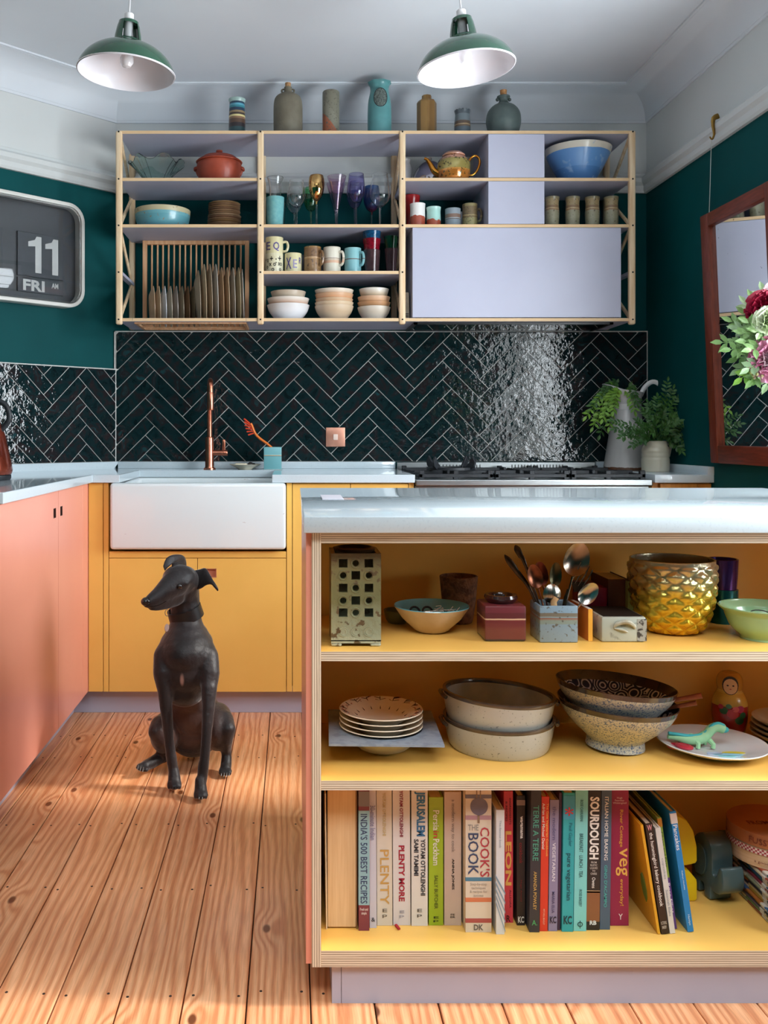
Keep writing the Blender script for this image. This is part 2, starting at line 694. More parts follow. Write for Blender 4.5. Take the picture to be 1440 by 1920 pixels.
M_PINE = pine()
M_SUB = P('dark_subfloor', '#20140e', rough=.9)
floor_o = struct(MB().box(-1.6, 1.8, -2.6, 4.3, -.06, -.022).build('floor', M_SUB))
BW = .119
board_me = MB().box(-BW / 2 + .0013, BW / 2 - .0013, -2.4, 3.62, -.022, 0, ).mesh('floor_board', M_PINE, bevel=.0015, bseg=1, smooth=0)
nail = P('nail_head', '#2a1d18', rough=.5)
for k in range(-12, 14):
    xc = -.086 + BW * (k + .5)
    if xc - BW / 2 < -1.42 or xc + BW / 2 > 1.60:
        continue
    bo = link('floor_board', board_me, floor_o, (xc, 0, 0))
    if -.95 < xc < 1.1:
        nb = MB()
        for row, yy in enumerate((1.62, 1.735, 2.14, 2.485, 3.005, 3.22)):
            for sx_ in (-.040, .038):
                nb.lathe([(0, 0), (.0030, 0), (.0026, .0006), (0, .0007)], 8, M=Matrix.Translation((sx_ + random.uniform(-.008, .008), yy + random.uniform(-.012, .012), 0)))
        nb.build('nail_heads', nail, bo)


def wall_quad(name, a, b, z0, z1, m, parent=None, thick=.1):
    """slab whose inner face runs from a to b (room on the right-hand side going clockwise seen from above)"""
    a, b = Vector(a), Vector(b)
    d = (b - a).normalized()
    nrm = Vector((-d.y, d.x)) * thick
    p = [a, b, b + nrm, a + nrm]
    mb = MB()
    mb.prism([tuple(q) for q in p], z0, z1)
    return mb.build(name, m, parent, smooth=0)


A, B, Cc, D, E = ROOM
wb = struct(wall_quad('wall_back', (A[0] - .1, A[1]), (B[0] + .1, B[1]), 0, ZR + .02, M_TEAL))
wall_quad('frieze', (A[0] - .1, A[1]), (B[0] + .1, B[1]), ZR + .02, 2.7, M_WHITE, wb)
wl = struct(wall_quad('wall_left', E, A, 0, ZR + .02, M_TEAL))
wall_quad('frieze', E, A, ZR + .02, 2.7, M_WHITE, wl)
wl2 = struct(wall_quad('wall_left_side', D, E, 0, ZR + .02, M_TEAL))
wall_quad('frieze', D, E, ZR + .02, 2.7, M_WHITE, wl2)
wr = MB()
for y0, y1, z0, z1 in ((WY1, YW + .1, 0, ZR + .02), (-2.4, WY0, 0, ZR + .02), (WY0, WY1, 0, WZ0), (WY0, WY1, WZ1, ZR + .02)):
    wr.box(XB, XB + .12, y0, y1, z0, z1)
wr = struct(wr.build('wall_right', M_TEAL, smooth=0))
MB().box(XB, XB + .12, -2.4, YW + .1, ZR + .02, 2.7).build('frieze', M_WHITE, wr, smooth=0)
struct(MB().box(-1.5, XB + .12, -2.52, -2.4, 0, 2.7).build('wall_rear', M_TEAL, smooth=0))
cl = MB()
SKX0, SKX1, SKY0, SKY1 = -.85, 1.15, -.80, .30  # ceiling opening for the added roof light
for x0, x1, y0, y1 in ((-1.5, SKX0, -2.5, 4.2), (SKX1, 1.7, -2.5, 4.2), (SKX0, SKX1, -2.5, SKY0), (SKX0, SKX1, SKY1, 4.2)):
    cl.box(x0, x1, y0, y1, ZC, ZC + .12)
struct(cl.build('ceiling', M_CEIL, smooth=0))


def sweep(prof, mats, name):
    """moulding that follows the walls, mitred at the corners; profile [(distance from wall, height)]"""
    pts = [Vector(p) for p in ROOM]
    n = len(pts)
    mb = MB()
    rings = []
    for i in range(n):
        d0 = (pts[i] - pts[i - 1]).normalized()
        d1 = (pts[(i + 1) % n] - pts[i]).normalized()
        n0, n1 = Vector((d0.y, -d0.x)), Vector((d1.y, -d1.x))
        v = (n0 + n1) / (1 + n0.dot(n1))
        rings.append([(pts[i].x + v.x * o, pts[i].y + v.y * o, z) for o, z in prof])
    vs_ = [p for r in rings for p in r]
    k = len(prof)
    fs = []
    for i in range(n):
        j = (i + 1) % n
        for q in range(k - 1):
            fs.append((i * k + q, j * k + q, j * k + q + 1, i * k + q + 1))
    mb.add(vs_, fs)
    return struct(mb.build(name, mats, smooth=30))


sweep([(0, 2.135), (.014, 2.135), (.020, 2.145), (.020, 2.165), (.032, 2.178), (.034, 2.196), (.024, 2.206), (.012, 2.209), (.010, 2.222), (0, 2.226)], M_WHITE, 'trim_1')
cove = [(0, ZCOVE - .012), (.006, ZCOVE - .012), (.006, ZCOVE)]
cove += [(.008 + .122 * (1 - math.cos(PI / 2 * t / 10)), ZCOVE + .112 * math.sin(PI / 2 * t / 10)) for t in range(11)]
cove += [(.130, ZCOVE + .113), (.140, ZCOVE + .113), (.140, ZC + .002)]
sweep(cove, M_CEIL, 'trim_2')

# the window in the right-hand wall and a roof light added to light the island front (both out of the picture; daylight comes through them)
M_FRAME = P('white_painted_joinery', '#dddcd9', rough=.4)
M_PANE = P('window_pane', '#ffffff', '#ffffff', rough=0, trans=1, ior=1.02)
w1 = MB()
for y0, y1 in ((WY0, WY0 + .06), (WY1 - .06, WY1), ((WY0 + WY1) / 2 - .03, (WY0 + WY1) / 2 + .03)):
    w1.box(XB - .01, XB + .10, y0, y1, WZ0, WZ1)
for z0, z1 in ((WZ0, WZ0 + .06), (WZ1 - .06, WZ1)):
    w1.box(XB - .01, XB + .10, WY0, WY1, z0, z1)
for yy in (WY0 + .43, WY1 - .43):
    w1.box(XB + .03, XB + .06, yy - .012, yy + .012, WZ0, WZ1)
for k in (1, 2):
    zz = WZ0 + (WZ1 - WZ0) * k / 3
    w1.box(XB + .03, XB + .06, WY0, WY1, zz - .012, zz + .012)
w1 = struct(w1.build('window_1', M_FRAME, smooth=0))
w2 = MB()
for x0, x1, y0, y1 in ((SKX0, SKX0 + .05, SKY0, SKY1), (SKX1 - .05, SKX1, SKY0, SKY1), (SKX0, SKX1, SKY0, SKY0 + .05), (SKX0, SKX1, SKY1 - .05, SKY1), (.12, .18, SKY0, SKY1)):
    w2.box(x0, x1, y0, y1, ZC - .01, ZC + .14)
struct(w2.build('added_skylight', M_FRAME, smooth=0))  # frame of the added roof light


# ---------------------------------------------------------------- herringbone tiles
def tile_mat():
    m, nt, b, L = new_mat('black_green_glazed_tile')
    tc = node(nt, 'ShaderNodeTexCoord')
    oi = node(nt, 'ShaderNodeObjectInfo')
    cmb = node(nt, 'ShaderNodeCombineXYZ')
    for k in range(3):
        L(oi.outputs['Random'], cmb.inputs[k])
    sc_ = node(nt, 'ShaderNodeVectorMath', operation='SCALE')
    sc_.inputs['Scale'].default_value = 53
    L(cmb.outputs[0], sc_.inputs[0])
    add = node(nt, 'ShaderNodeVectorMath', operation='ADD')
    L(tc.outputs['Object'], add.inputs[0])
    L(sc_.outputs[0], add.inputs[1])
    n = node(nt, 'ShaderNodeTexNoise')
    n.inputs['Scale'].default_value = 16
    n.inputs['Detail'].default_value = 5
    n.inputs['Distortion'].default_value = 1.2
    L(add.outputs[0], n.inputs['Vector'])
    r = node(nt, 'ShaderNodeValToRGB')
    cr = r.color_ramp
    cr.elements[0].position, cr.elements[0].color = .28, lin('#0e1719')
    cr.elements[1].position, cr.elements[1].color = .75, lin('#1c4044')
    e = cr.elements.new(.5)
    e.color = lin('#122629')
    e = cr.elements.new(.62)
    e.color = lin('#261d1f')
    L(n.outputs['Fac'], r.inputs['Fac'])
    L(r.outputs['Color'], b.inputs['Base Color'])
    b.inputs['Roughness'].default_value = .035
    b.inputs['Specular IOR Level'].default_value = .42
    nb = node(nt, 'ShaderNodeTexNoise')
    nb.inputs['Scale'].default_value = 34
    nb.inputs['Detail'].default_value = 2.5
    nb.inputs['Roughness'].default_value = .55
    L(add.outputs[0], nb.inputs['Vector'])
    bp = node(nt, 'ShaderNodeBump')
    bp.inputs['Strength'].default_value = .34
    bp.inputs['Distance'].default_value = .006
    L(nb.outputs['Fac'], bp.inputs['Height'])
    L(bp.outputs[0], b.inputs['Normal'])
    return m


M_TILE = tile_mat()
M_GROUT = P('pale_grout', '#d2d1cd', '#c4c2bd', 60, .8)


def clip(poly, x0, x1, y0, y1):
    for ax, lim, sgn in ((0, x0, 1), (0, x1, -1), (1, y0, 1), (1, y1, -1)):
        out = []
        for i in range(len(poly)):
            p, q = poly[i - 1], poly[i]
            ip, iq = sgn * (p[ax] - lim) >= 0, sgn * (q[ax] - lim) >= 0
            if ip != iq:
                t = (lim - p[ax]) / (q[ax] - p[ax])
                out.append((p[0] + t * (q[0] - p[0]), p[1] + t * (q[1] - p[1])))
            if iq:
                out.append(q)
        poly = out
        if len(poly) < 3:
            return []
    return poly


def herring(parent, u0, u1, z0, z1, apex, to_world, rz):
    """each tile is its own piece; u runs along the wall, z up; to_world(u, z) gives the point on the wall"""
    W = .0584
    Lh = 4 * W
    g = .0015
    ca = math.sqrt(.5)
    full = {}
    for a in range(-30, 31):
        for b in range(-14, 15):
            for kind in (0, 1):
                if kind == 0:
                    rect = [(0, 0), (4, 0), (4, 1), (0, 1)]
                else:
                    rect = [(4, -3), (5, -3), (5, 1), (4, 1)]
                pts = []
                for x, y in rect:
                    x, y = (x + a + 4 * b - 5) * W, (y + a - 4 * b - 1) * W
                    pts.append((apex[0] + (x - y) * ca, apex[1] + (x + y) * ca))
                if max(p[0] for p in pts) < u0 or min(p[0] for p in pts) > u1 or max(p[1] for p in pts) < z0 or min(p[1] for p in pts) > z1:
                    continue
                c = clip(inset_poly(pts, g), u0 + .001, u1 - .001, z0 + .001, z1 - .001)
                if len(c) < 3:
                    continue
                ar = abs(sum(c[i - 1][0] * c[i][1] - c[i][0] * c[i - 1][1] for i in range(len(c)))) / 2
                if ar < 4e-5:
                    continue
                cen = (sum(p[0] for p in c) / len(c), sum(p[1] for p in c) / len(c))
                loc_ = [(p[0] - cen[0], p[1] - cen[1]) for p in c]
                isfull = abs(ar - (W - 2 * g) * (Lh - 2 * g)) < 1e-6
                if isfull and kind in full:
                    me = full[kind]
                else:
                    mb = MB().prism(loc_, 0, .0085, M=Matrix(((1, 0, 0, 0), (0, 0, -1, 0), (0, 1, 0, 0), (0, 0, 0, 1))), inset=.0006, drop=.0006)
                    me = mb.mesh('tile', M_TILE, smooth=0)
                    if isfull:
                        full[kind] = me
                o = link('tile', me, parent, to_world(*cen), (random.gauss(0, .006), 0, rz + random.gauss(0, .006)))


ZT0, ZT1 = .9412, 1.519
gr = MB().box(XA, XB, YW - .0105, YW + .001, ZT0, ZT1).build('grout', M_GROUT, wb, smooth=0)
herring(wb, XA + .002, XB - .002, ZT0, ZT1 - .002, (-.2843, 1.512), lambda u, z: (u, YW - .005, z), 0)
# a pale strip closes the exposed tile edges along the top and both ends
MB().box(XA - .006, XB + .002, YW - .016, YW, ZT1 - .002, ZT1 + .002).box(XA - .006, XA - .001, YW - .016, YW, 1.352, ZT1 + .002).box(XB - .001, XB + .002, YW - .016, YW, ZT0, ZT1).build('tile_edging', M_GROUT, wb, smooth=0)
s2 = math.sqrt(.5)
lwd = lambda u, z, o=0: (XA - u * s2 + o * s2, YW - u * s2 - o * s2, z)
ZL1 = 1.350
gl = MB().add([lwd(0, .9412, .0105), lwd(.62, .9412, .0105), lwd(.62, ZL1, .0105), lwd(0, ZL1, .0105), lwd(0, .9412, -.002), lwd(.62, .9412, -.002), lwd(.62, ZL1, -.002), lwd(0, ZL1, -.002)],
              [(0, 1, 2, 3), (7, 6, 5, 4), (3, 2, 6, 7), (0, 3, 7, 4), (1, 5, 6, 2), (0, 4, 5, 1)]).build('grout', M_GROUT, wl, smooth=0)
# wall_left runs the other way along u: mirror u so that the pattern faces the room
herring(wl, -.60, -.012, .9412, ZL1 - .002, (-.16, 1.3505), lambda u, z: lwd(-u, z, .005), R(45))
MB().add([lwd(0, ZL1 - .002, .016), lwd(.62, ZL1 - .002, .016), lwd(.62, ZL1 + .002, .016), lwd(0, ZL1 + .002, .016), lwd(0, ZL1 - .002, 0), lwd(.62, ZL1 - .002, 0), lwd(.62, ZL1 + .002, 0), lwd(0, ZL1 + .002, 0)],
         [(0, 1, 2, 3), (7, 6, 5, 4), (3, 2, 6, 7), (0, 3, 7, 4), (1, 5, 6, 2), (0, 4, 5, 1)]).build('tile_edging', M_GROUT, wl, smooth=0)


# ================================================================ fitted kitchen
YF, YD, YP = 3.42, 3.44, 3.49         # worktop edge, door faces, plinth
ZT, ZTB = .91, .88                    # worktop top and underside
PXF, PXD = -.750, -.770               # worktop edge and door faces of the side run
YE = 2.37                             # near end of the side run
XH = .457                             # where the range cooker starts
# worktop: one slab that turns the corner and leaves the sink open at the front
wt = MB()
side_poly = [(XA, YW - .001), (-1.38, YW - .001 - (1.38 + XA)), (-1.38, YE), (PXF, YE), (PXF, YF), (-.648, YF), (-.648, 3.87), (XA + .01, 3.87)]
side_poly = [(XA + .004, YW - .006), (-1.385, YW - (1.385 + XA) - .003), (-1.385, YE), (PXF, YE), (PXF, YF), (-.648, YF), (-.648, 3.87), (-.078, 3.87), (-.078, YF), (XH, YF), (XH, YW - .006)]


def poly_slab(poly, z0, z1):
    bm = bmesh.new()
    vs_ = [bm.verts.new((x, y, z0)) for x, y in poly]
    f = bm.faces.new(vs_)
    g = bmesh.ops.extrude_face_region(bm, geom=[f])
    for e in g['geom']:
        if isinstance(e, bmesh.types.BMVert):
            e.co.z = z1
    bmesh.ops.recalc_face_normals(bm, faces=bm.faces)
    me = bpy.data.meshes.new('slab')
    es = [e for e in bm.edges if e.calc_face_angle(0) > .5]
    bmesh.ops.bevel(bm, geom=es, offset=.002, segments=2, profile=.5, affect='EDGES')
    bmesh.ops.triangulate(bm, faces=[f for f in bm.faces if len(f.verts) > 4])
    bm.to_mesh(me)
    bm.free()
    return me


wtt = thing('worktop', 'white speckled stone worktop around the sink and along the side wall', 'worktop')
me = poly_slab(side_poly, ZTB, ZT)
me.materials.append(M_QUARTZ)
link('slab', me, wtt)
ZU = .9405
MB().box(XA + .012, XH - .002, YW - .026, YW - .0005, ZT, ZU).build('upstand', M_QUARTZ, wtt, bevel=.002)
us = MB()
us.add([lwd(0.03, ZT, .026), lwd(.60, ZT, .026), lwd(.60, ZU, .026), lwd(0.0, ZU, .026), lwd(0, ZT, .0005), lwd(.60, ZT, .0005), lwd(.60, ZU, .0005), lwd(0, ZU, .0005)],
       [(0, 1, 2, 3), (7, 6, 5, 4), (3, 2, 6, 7), (0, 3, 7, 4), (1, 5, 6, 2), (0, 4, 5, 1)])
us.build('upstand', M_QUARTZ, wtt, smooth=0)
w3 = thing('corner_worktop', 'short white stone worktop holding the jugs in the corner', 'worktop')
MB().box(1.354, XB - .001, YF, YW - .006, ZTB, ZT).build('slab', M_QUARTZ, w3, bevel=.002)
MB().box(1.346, XB - .001, YW - .026, YW - .0005, ZT - .002, ZU).build('upstand', M_QUARTZ, w3, bevel=.002)
MB().box(XB - .026, XB - .0005, YF, YW - .02, ZT - .002, ZU).build('upstand', M_QUARTZ, w3, bevel=.002)


def sxp(px, Y=YD):
    return (px - CX) * Y / F


def szp(py, Y=YD):
    return H + (CY - py) * Y / F


M_POCKET = P('dark_recess', '#3a1d16', rough=.7)


def notch(parent, x0, x1, z0, z1, y, name='handle', axis='y', copper=True):
    """square finger pull: a metal-lined pocket let into the door"""
    mb = MB()
    d, w = .014, .0022
    T = None if axis == 'y' else Matrix(((0, -1, 0, 0), (1, 0, 0, 0), (0, 0, 1, 0), (0, 0, 0, 1)))
    for a in ((x0, x1, z0, z0 + w), (x0, x1, z1 - w, z1), (x0, x0 + w, z0, z1), (x1 - w, x1, z0, z1)):
        mb.box(a[0], a[1], y - .0008, y + d, a[2], a[3], 0, T)
    mb.box(x0, x1, y + d - .002, y + d, z0, z1, 1, T)
    o = mb.build(name, [P('copper_lining', '#d08a6c', rough=.4, metal=.3)] * 2, parent, smooth=0)
    o['label'] = 'copper lined finger pull' if copper else 'dark finger pull'
    return o


def door_with_hole(name, x0, x1, z0, z1, y0, y1, hole, m, parent, T=None):
    """door panel with a square opening for the finger pull"""
    mb = MB()
    if hole:
        a, b, c, d = hole
        for r in ((x0, a, z0, z1), (b, x1, z0, z1), (a, b, z0, c), (a, b, d, z1)):
            mb.box(r[0], r[1], y0, y1, r[2], r[3], 0, T)
        return mb.build(name, m, parent, smooth=0)
    mb.box(x0, x1, y0, y1, z0, z1, 0, T)
    return mb.build(name, m, parent, smooth=0, bevel=.0008, bseg=1)


ZD0, ZD1 = szp(1297), szp(1047)
G = .0012
# sink cabinet
scb = thing('sink_cabinet', 'yellow sink cabinet with two doors behind the sitting dog', 'cabinet', (sxp(370), YD, 0))
SX0, SX1 = sxp(204), sxp(537)
cb = MB()
cb.box(SX0, SX1, YD + .02, YW - .03, ZD0, .60)
cb.build('carcass', M_YELLOW, scb, smooth=0, world_=True)
MB().box(sxp(204) + G, sxp(537) - G, YD, YD + .018, szp(1046), szp(1034)).build('rail', M_YELLOW, scb, bevel=.0008, bseg=1, smooth=0, world_=True)
xm = sxp(370.5)
hx0, hx1, hz0, hz1 = sxp(388), sxp(406), szp(1083), szp(1066)
for x0, x1, hole in ((SX0 + G, xm - G, None), (xm + G, SX1 - G, (hx0, hx1, hz0, hz1))):
    d = door_with_hole('door', x0, x1, ZD0, ZD1, YD, YD + .018, hole, M_YELLOW, None)
    d.parent = scb
    d.matrix_parent_inverse = world_mat(scb).inverted()
    if hole:
        n_ = notch(None, hx0, hx1, hz0, hz1, YD)
        n_.parent = d
        n_.matrix_parent_inverse = world_mat(d).inverted()
for a, b_ in ((193.5, 204), (537, 548)):
    MB().box(sxp(a) + G, sxp(b_) - G, YD, YD + .55, ZD0, ZTB - .002).build('side_panel', M_YELLOW, scb, smooth=0, bevel=.0008, bseg=1, world_=True)
fp = MB().box(PXD + .002, sxp(193.5) - G, YD, YD + .02, ZD0, ZTB - .002).build('corner_filler', M_YELLOW, smooth=0, bevel=.0008, bseg=1)
tag(fp, 'tall yellow filler panel between the pink cabinets and the sink', 'panel')
ycb = thing('base_cabinet', 'yellow base cabinet between the sink and the range cooker', 'cabinet', (.2, YD, 0))
MB().box(sxp(548) + G, XH - .002, YD + .02, YW - .03, ZD0, ZTB - .002).build('carcass', M_YELLOW, ycb, smooth=0, world_=True)
MB().box(sxp(766) + G, XH - .002, YD, YD + .018, ZD0, ZTB - .002).build('stile', M_YELLOW, ycb, smooth=0, world_=True)
ym = (sxp(548) + sxp(766)) / 2
for x0, x1 in ((sxp(548) + G, ym - G), (ym + G, sxp(766) - G)):
    MB().box(x0, x1, YD, YD + .018, ZD0, szp(907.5)).build('door', M_YELLOW, ycb, smooth=0, bevel=.0008, bseg=1, world_=True)
pl = MB().box(-.835, XH, YP, YP + .018, 0, ZD0 + .004).build('plinth', M_LILAC, smooth=0, bevel=.001, bseg=1)
tag(pl, 'lilac plinth under the yellow cabinets behind the dog', 'plinth')

# pink side run: doors face +x
pk = thing('base_cabinet', 'pink base cabinet with two plain doors along the side wall', 'cabinet', (PXD, 3.0, 0))
MB().box(-1.36, PXD - .02, YE + .03, YD - .002, ZD0, ZTB - .002).build('carcass', M_PINK, pk, smooth=0, world_=True)
T90 = Matrix(((0, -1, 0, PXD), (1, 0, 0, 0), (0, 0, 1, 0), (0, 0, 0, 1)))     # local x -> world y, local y -> world -x


def pink_y(px):
    return PXD * F / (px - CX)


y_mid, y_far = pink_y(109.3), pink_y(155)
for a, b_, hole in ((YE + .03, y_mid - G, (y_mid - .060, y_mid - .028)), (y_mid + G, y_far - G, (y_mid + .026, y_mid + .056)), (y_far + G, YD + .012, None)):
    hz = (.762, .795)
    d = door_with_hole('door' if hole else 'stile', a, b_, ZD0, ZTB - .004, 0, .018, (hole[0], hole[1], .790, .822) if hole else None, M_PINK, None, T90)
    d.parent = pk
    d.matrix_parent_inverse = world_mat(pk).inverted()
    if hole:
        mb = MB()
        w = .002
        for r in ((hole[0], hole[1], .790, .790 + w), (hole[0], hole[1], .822 - w, .822), (hole[0], hole[0] + w, .790, .822), (hole[1] - w, hole[1], .790, .822)):
            mb.box(r[0], r[1], .0005, .014, r[2], r[3], 0, T90)
        mb.box(hole[0], hole[1], .012, .014, .790, .822, 0, T90)
        h_ = mb.build('handle', M_POCKET, d, smooth=0, world_=True)
        h_['label'] = 'dark finger pull cut into the door'
pl2 = MB().box(-.853, -.835, YE + .04, YP + .018, 0, ZD0 + .004).build('plinth', M_LILAC, smooth=0, bevel=.001, bseg=1)
tag(pl2, 'lilac plinth set back under the pink cabinets', 'plinth')
ccb = thing('base_cabinet', 'narrow wooden base cabinet under the corner worktop with the jugs', 'cabinet', (1.46, YD, 0))
M_TEAK = P('warm_veneer', '#c98a3c', '#b37428', 5, .45, stretch=(10, 10, 1))
MB().box(1.358, XB - .002, YD + .018, YW - .03, ZD0, ZTB - .001).build('carcass', M_TEAK, ccb, smooth=0, world_=True)
MB().box(1.362 + .02, XB - .055, YD, YD + .018, ZD0, ZTB - .004).build('door', M_TEAK, ccb, smooth=0, bevel=.001, bseg=1, world_=True)
MB().box(XB - .053, XB - .003, YD, YD + .018, ZD0, ZTB - .004).build('stile', M_TEAK, ccb, smooth=0, bevel=.001, bseg=1, world_=True)

# belfast sink
YSK = 3.402
sk0, sk1 = (205.5 - CX) * YSK / F, (536 - CX) * YSK / F
skz0, skz1 = H + (CY - 1031) * YSK / F, .8795
sk = thing('butler_sink', 'white ceramic butler sink with a deep scuffed front', 'sink', ((sk0 + sk1) / 2, YSK, skz0))
bmx = bmesh.new()
me = bpy.data.meshes.new('basin')


def basin(x0, x1, y0, y1, z0, z1, t):
    v = [(x, y, z) for z in (z0, z1) for x, y in ((x0, y0), (x1, y0), (x1, y1), (x0, y1))]
    i = [(x, y, z) for z in (z0 + t, z1) for x, y in ((x0 + t, y0 + t), (x1 - t, y0 + t), (x1 - t, y1 - t), (x0 + t, y1 - t))]
    f = [(3, 2, 1, 0), (0, 1, 5, 4), (1, 2, 6, 5), (2, 3, 7, 6), (3, 0, 4, 7)]
    f += [(8, 9, 10, 11), (12, 13, 9, 8), (13, 14, 10, 9), (14, 15, 11, 10), (15, 12, 8, 11)]
    f += [(4, 5, 13, 12), (5, 6, 14, 13), (6, 7, 15, 14), (7, 4, 12, 15)]
    return v + i, f


mb = MB()
mb.add(*basin(sk0, sk1, YSK, 3.90, skz0, skz1, .032))
sink_mat = P('chipped_white_fireclay', '#dfe6e8', '#d8dfe1', 4, .1, coat=.6)
nt = sink_mat.node_tree
bb = nt.nodes['Principled BSDF']
tc = node(nt, 'ShaderNodeTexCoord')
mp_ = node(nt, 'ShaderNodeMapping')
mp_.inputs['Scale'].default_value = (6, 20, 22)
nn = node(nt, 'ShaderNodeTexNoise')
nn.inputs['Scale'].default_value = 3
nn.inputs['Detail'].default_value = 6
rr_ = node(nt, 'ShaderNodeValToRGB')
rr_.color_ramp.elements[0].position, rr_.color_ramp.elements[0].color = .70, lin('#dfe6e8')
rr_.color_ramp.elements[1].position, rr_.color_ramp.elements[1].color = .745, lin('#b9aaa6')
nt.links.new(tc.outputs['Object'], mp_.inputs['Vector'])
nt.links.new(mp_.outputs[0], nn.inputs['Vector'])
nt.links.new(nn.outputs['Fac'], rr_.inputs['Fac'])
nt.links.new(rr_.outputs['Color'], bb.inputs['Base Color'])
mb.build('basin', sink_mat, sk, bevel=.013, bseg=4, world_=True)
MB().lathe([(0, 0), (.04, 0), (.04, .003), (.02, .004), (0, .002)], 24).build('drain', M_STEEL, sk, loc=(0, .25, .031))

ZT += .0004
# copper tap on the strip behind the sink
YTAP = 3.965
sT = F / YTAP
tx = (393 - CX) / sT
tp = thing('kitchen_tap', 'brushed copper mixer tap with a tall hooked spout', 'tap', (tx, YTAP, ZT))
zt = lambda py: H + (CY - py) / sT - ZT
MB().lathe([(0, 0), (.0265, 0), (.0265, .005), (.021, .0065), (.0195, .012), (.0188, zt(822)), (.0175, zt(820)), (.011, zt(819)), (0, zt(819))], 28).build('body', M_COPPER, tp)
pts = [(0, 0, zt(822)), (0, 0, zt(728))]
for k in range(1, 13):
    a = PI * k / 12
    pts.append((.010 - .010 * math.cos(a), -.085 + .085 * math.cos(a), zt(728) + .028 * math.sin(a)))
pts.append((.020, -.170, zt(752)))
MB().tube(pts, .0112, 14).build('spout', M_COPPER, tp)
MB().lathe([(0, zt(772)), (.0125, zt(772)), (.0135, zt(770)), (.0135, zt(742)), (.0115, zt(740)), (0, zt(740))], 18, M=Matrix.Translation((.020, -.170, .002))).build('spray_head', M_COPPER, tp)
vlv = MB().lathe([(0, 0), (.0125, 0), (.0125, .045), (0.0125, .047), (.0135, .048), (.0135, .064), (.012, .066), (0, .066)], 20, M=Matrix.Translation((.012, 0, zt(849))) @ Matrix.Rotation(R(90), 4, 'Y')).build('valve', M_COPPER, tp)
MB().box(.055, .068, -.006, .006, zt(846), zt(824)).build('lever', M_COPPER, vlv, bevel=.003)

# soap dish, brush pot, brush
YS = 3.955
sd = thing('soap_dish', 'small cream dish holding soap next to the copper tap', 'dish', ((460 - CX) * YS / F, YS, ZT))
MB().lathe(shell([(.030, 0), (.034, .004), (.052, .013), (.069, .021)], .004), 32).build('dish', P('cream_glaze', '#d9d2c0', '#bdb6a2', 30, .25), sd)
MB().box(-.045, .008, -.018, .018, .010, .026).build('soap', P('pale_soap', '#e8dcc0', rough=.5), sd, bevel=.006, bseg=3)
MB().ball((.022, 0, .020), .012, seg=10, rings=6).ball((.036, .006, .018), .009, seg=10, rings=6).build('plug', P('dark_rubber', '#33302e', rough=.5), sd)
YB = 3.93
bp_ = thing('brush_pot', 'square pale blue glazed pot holding the orange brush', 'pot', ((511.5 - CX) * YB / F, YB, ZT))
hh = H + (CY - 838) * YB / F - ZT
mb = MB()
mb.add(*basin(-.0375, .0375, -.0375, .0375, 0, hh, .005))
mb.build('pot', BAND('pale_blue_glaze', [(0, '#6da6ac'), (.60, '#7a5a44'), (.625, '#d7c7a4'), (.645, '#7db4b8'), (.66, '#74adb3')], 0, hh, noise=.03), bp_, bevel=.004, bseg=2)
MB().box(-.042, .042, -.042, .042, 0, .003).build('foot', P('grey_glaze', '#9fb6b8'), bp_, bevel=.001)
br = thing('dish_brush', 'orange washing up brush leaning in the blue pot', 'brush', bp_.location + Vector((0, 0, .006)))
q = [at(515, 848, YB), at(503, 834, YB), at(487, 822, YB), at(478, 812, YB), at(473, 800, YB), at(470, 794, YB)]
q = [p - br.location for p in q]
MB().tube(catmull([tuple(p) for p in [Vector((.012, 0, .003))] + q], 5), .0072, 10, flat=.8).build('handle', P('orange_plastic', '#e8792e', rough=.35), br)
bm_ = MB()
for i in range(6):
    t = i / 5
    root_ = q[3].lerp(q[5], t) + Vector((-.004, 0, 0))
    for j in range(4):
        yy = (j - 1.5) * .007
        ang = R(200 - 60 * t + 10)
        tip = root_ + Vector((math.cos(ang) * .028, yy * 1.4, math.sin(ang) * .028 + .006))
        bm_.tube([root_ + Vector((0, yy, 0)), tip], [.003, .0036], 5)
bm_.build('bristles', P('red_bristles', '#d1401f', rough=.6), br)

# copper light switch on the tiles
YSW = YW - .0045 - .010
sw_ = thing('light_switch', 'square copper wall switch with a single white rocker', 'switch', at(629, 819.5, YSW))
hw = 18.2 * YSW / F
MB().box(-hw, hw, -.004, .008, -hw, hw).build('plate', P('satin_copper', '#e2a58e', '#d6967e', 20, .35, metal=.7), sw_, bevel=.003, bseg=3)
MB().box(-.010, .010, -.009, -.0035, -.013, .013).build('rocker', P('switch_rocker', '#f0d5c6', rough=.4), sw_, bevel=.002)

# kettle on the side worktop
KY = 3.02
kx = (0 - CX) * KY / F - .058
kt = thing('kettle', 'copper red traditional kettle with dark base on the side worktop', 'kettle', (kx, KY, ZT))
sK = F / KY
kz = lambda py: H + (CY - py) / sK - ZT
M_KET = P('copper_enamel', '#8a3c28', '#6d2c1e', 14, .2, metal=.6, coat=.4)
r_ = lambda px: (px - (kx * sK + CX)) / sK
MB().lathe([(0, .0), (r_(17), .0), (r_(19), .006), (r_(19), .016), (r_(15), .018), (0, .018)], 32).build('base', M_IRON, kt)
MB().lathe([(0, .0185), (r_(19), .0185), (r_(21), .026), (r_(22), .034), (r_(16), .085), (r_(8), .15), (r_(0), .19), (.03, .205), (0, .206)], 36).build('body', M_KET, kt)
MB().lathe([(0, .206), (.014, .206), (.012, .215), (.017, .226), (.012, .238), (0, .24)], 20).build('lid_knob', M_STEEL, kt)
hpts = [(.062, 0, .165), (.088, 0, .20), (.078, 0, .245), (.04, 0, .265), (0, 0, .268), (-.04, 0, .262), (-.06, 0, .235)]
MB().tube(catmull(hpts, 5), .0095, 10).build('handle', M_IRON, kt)
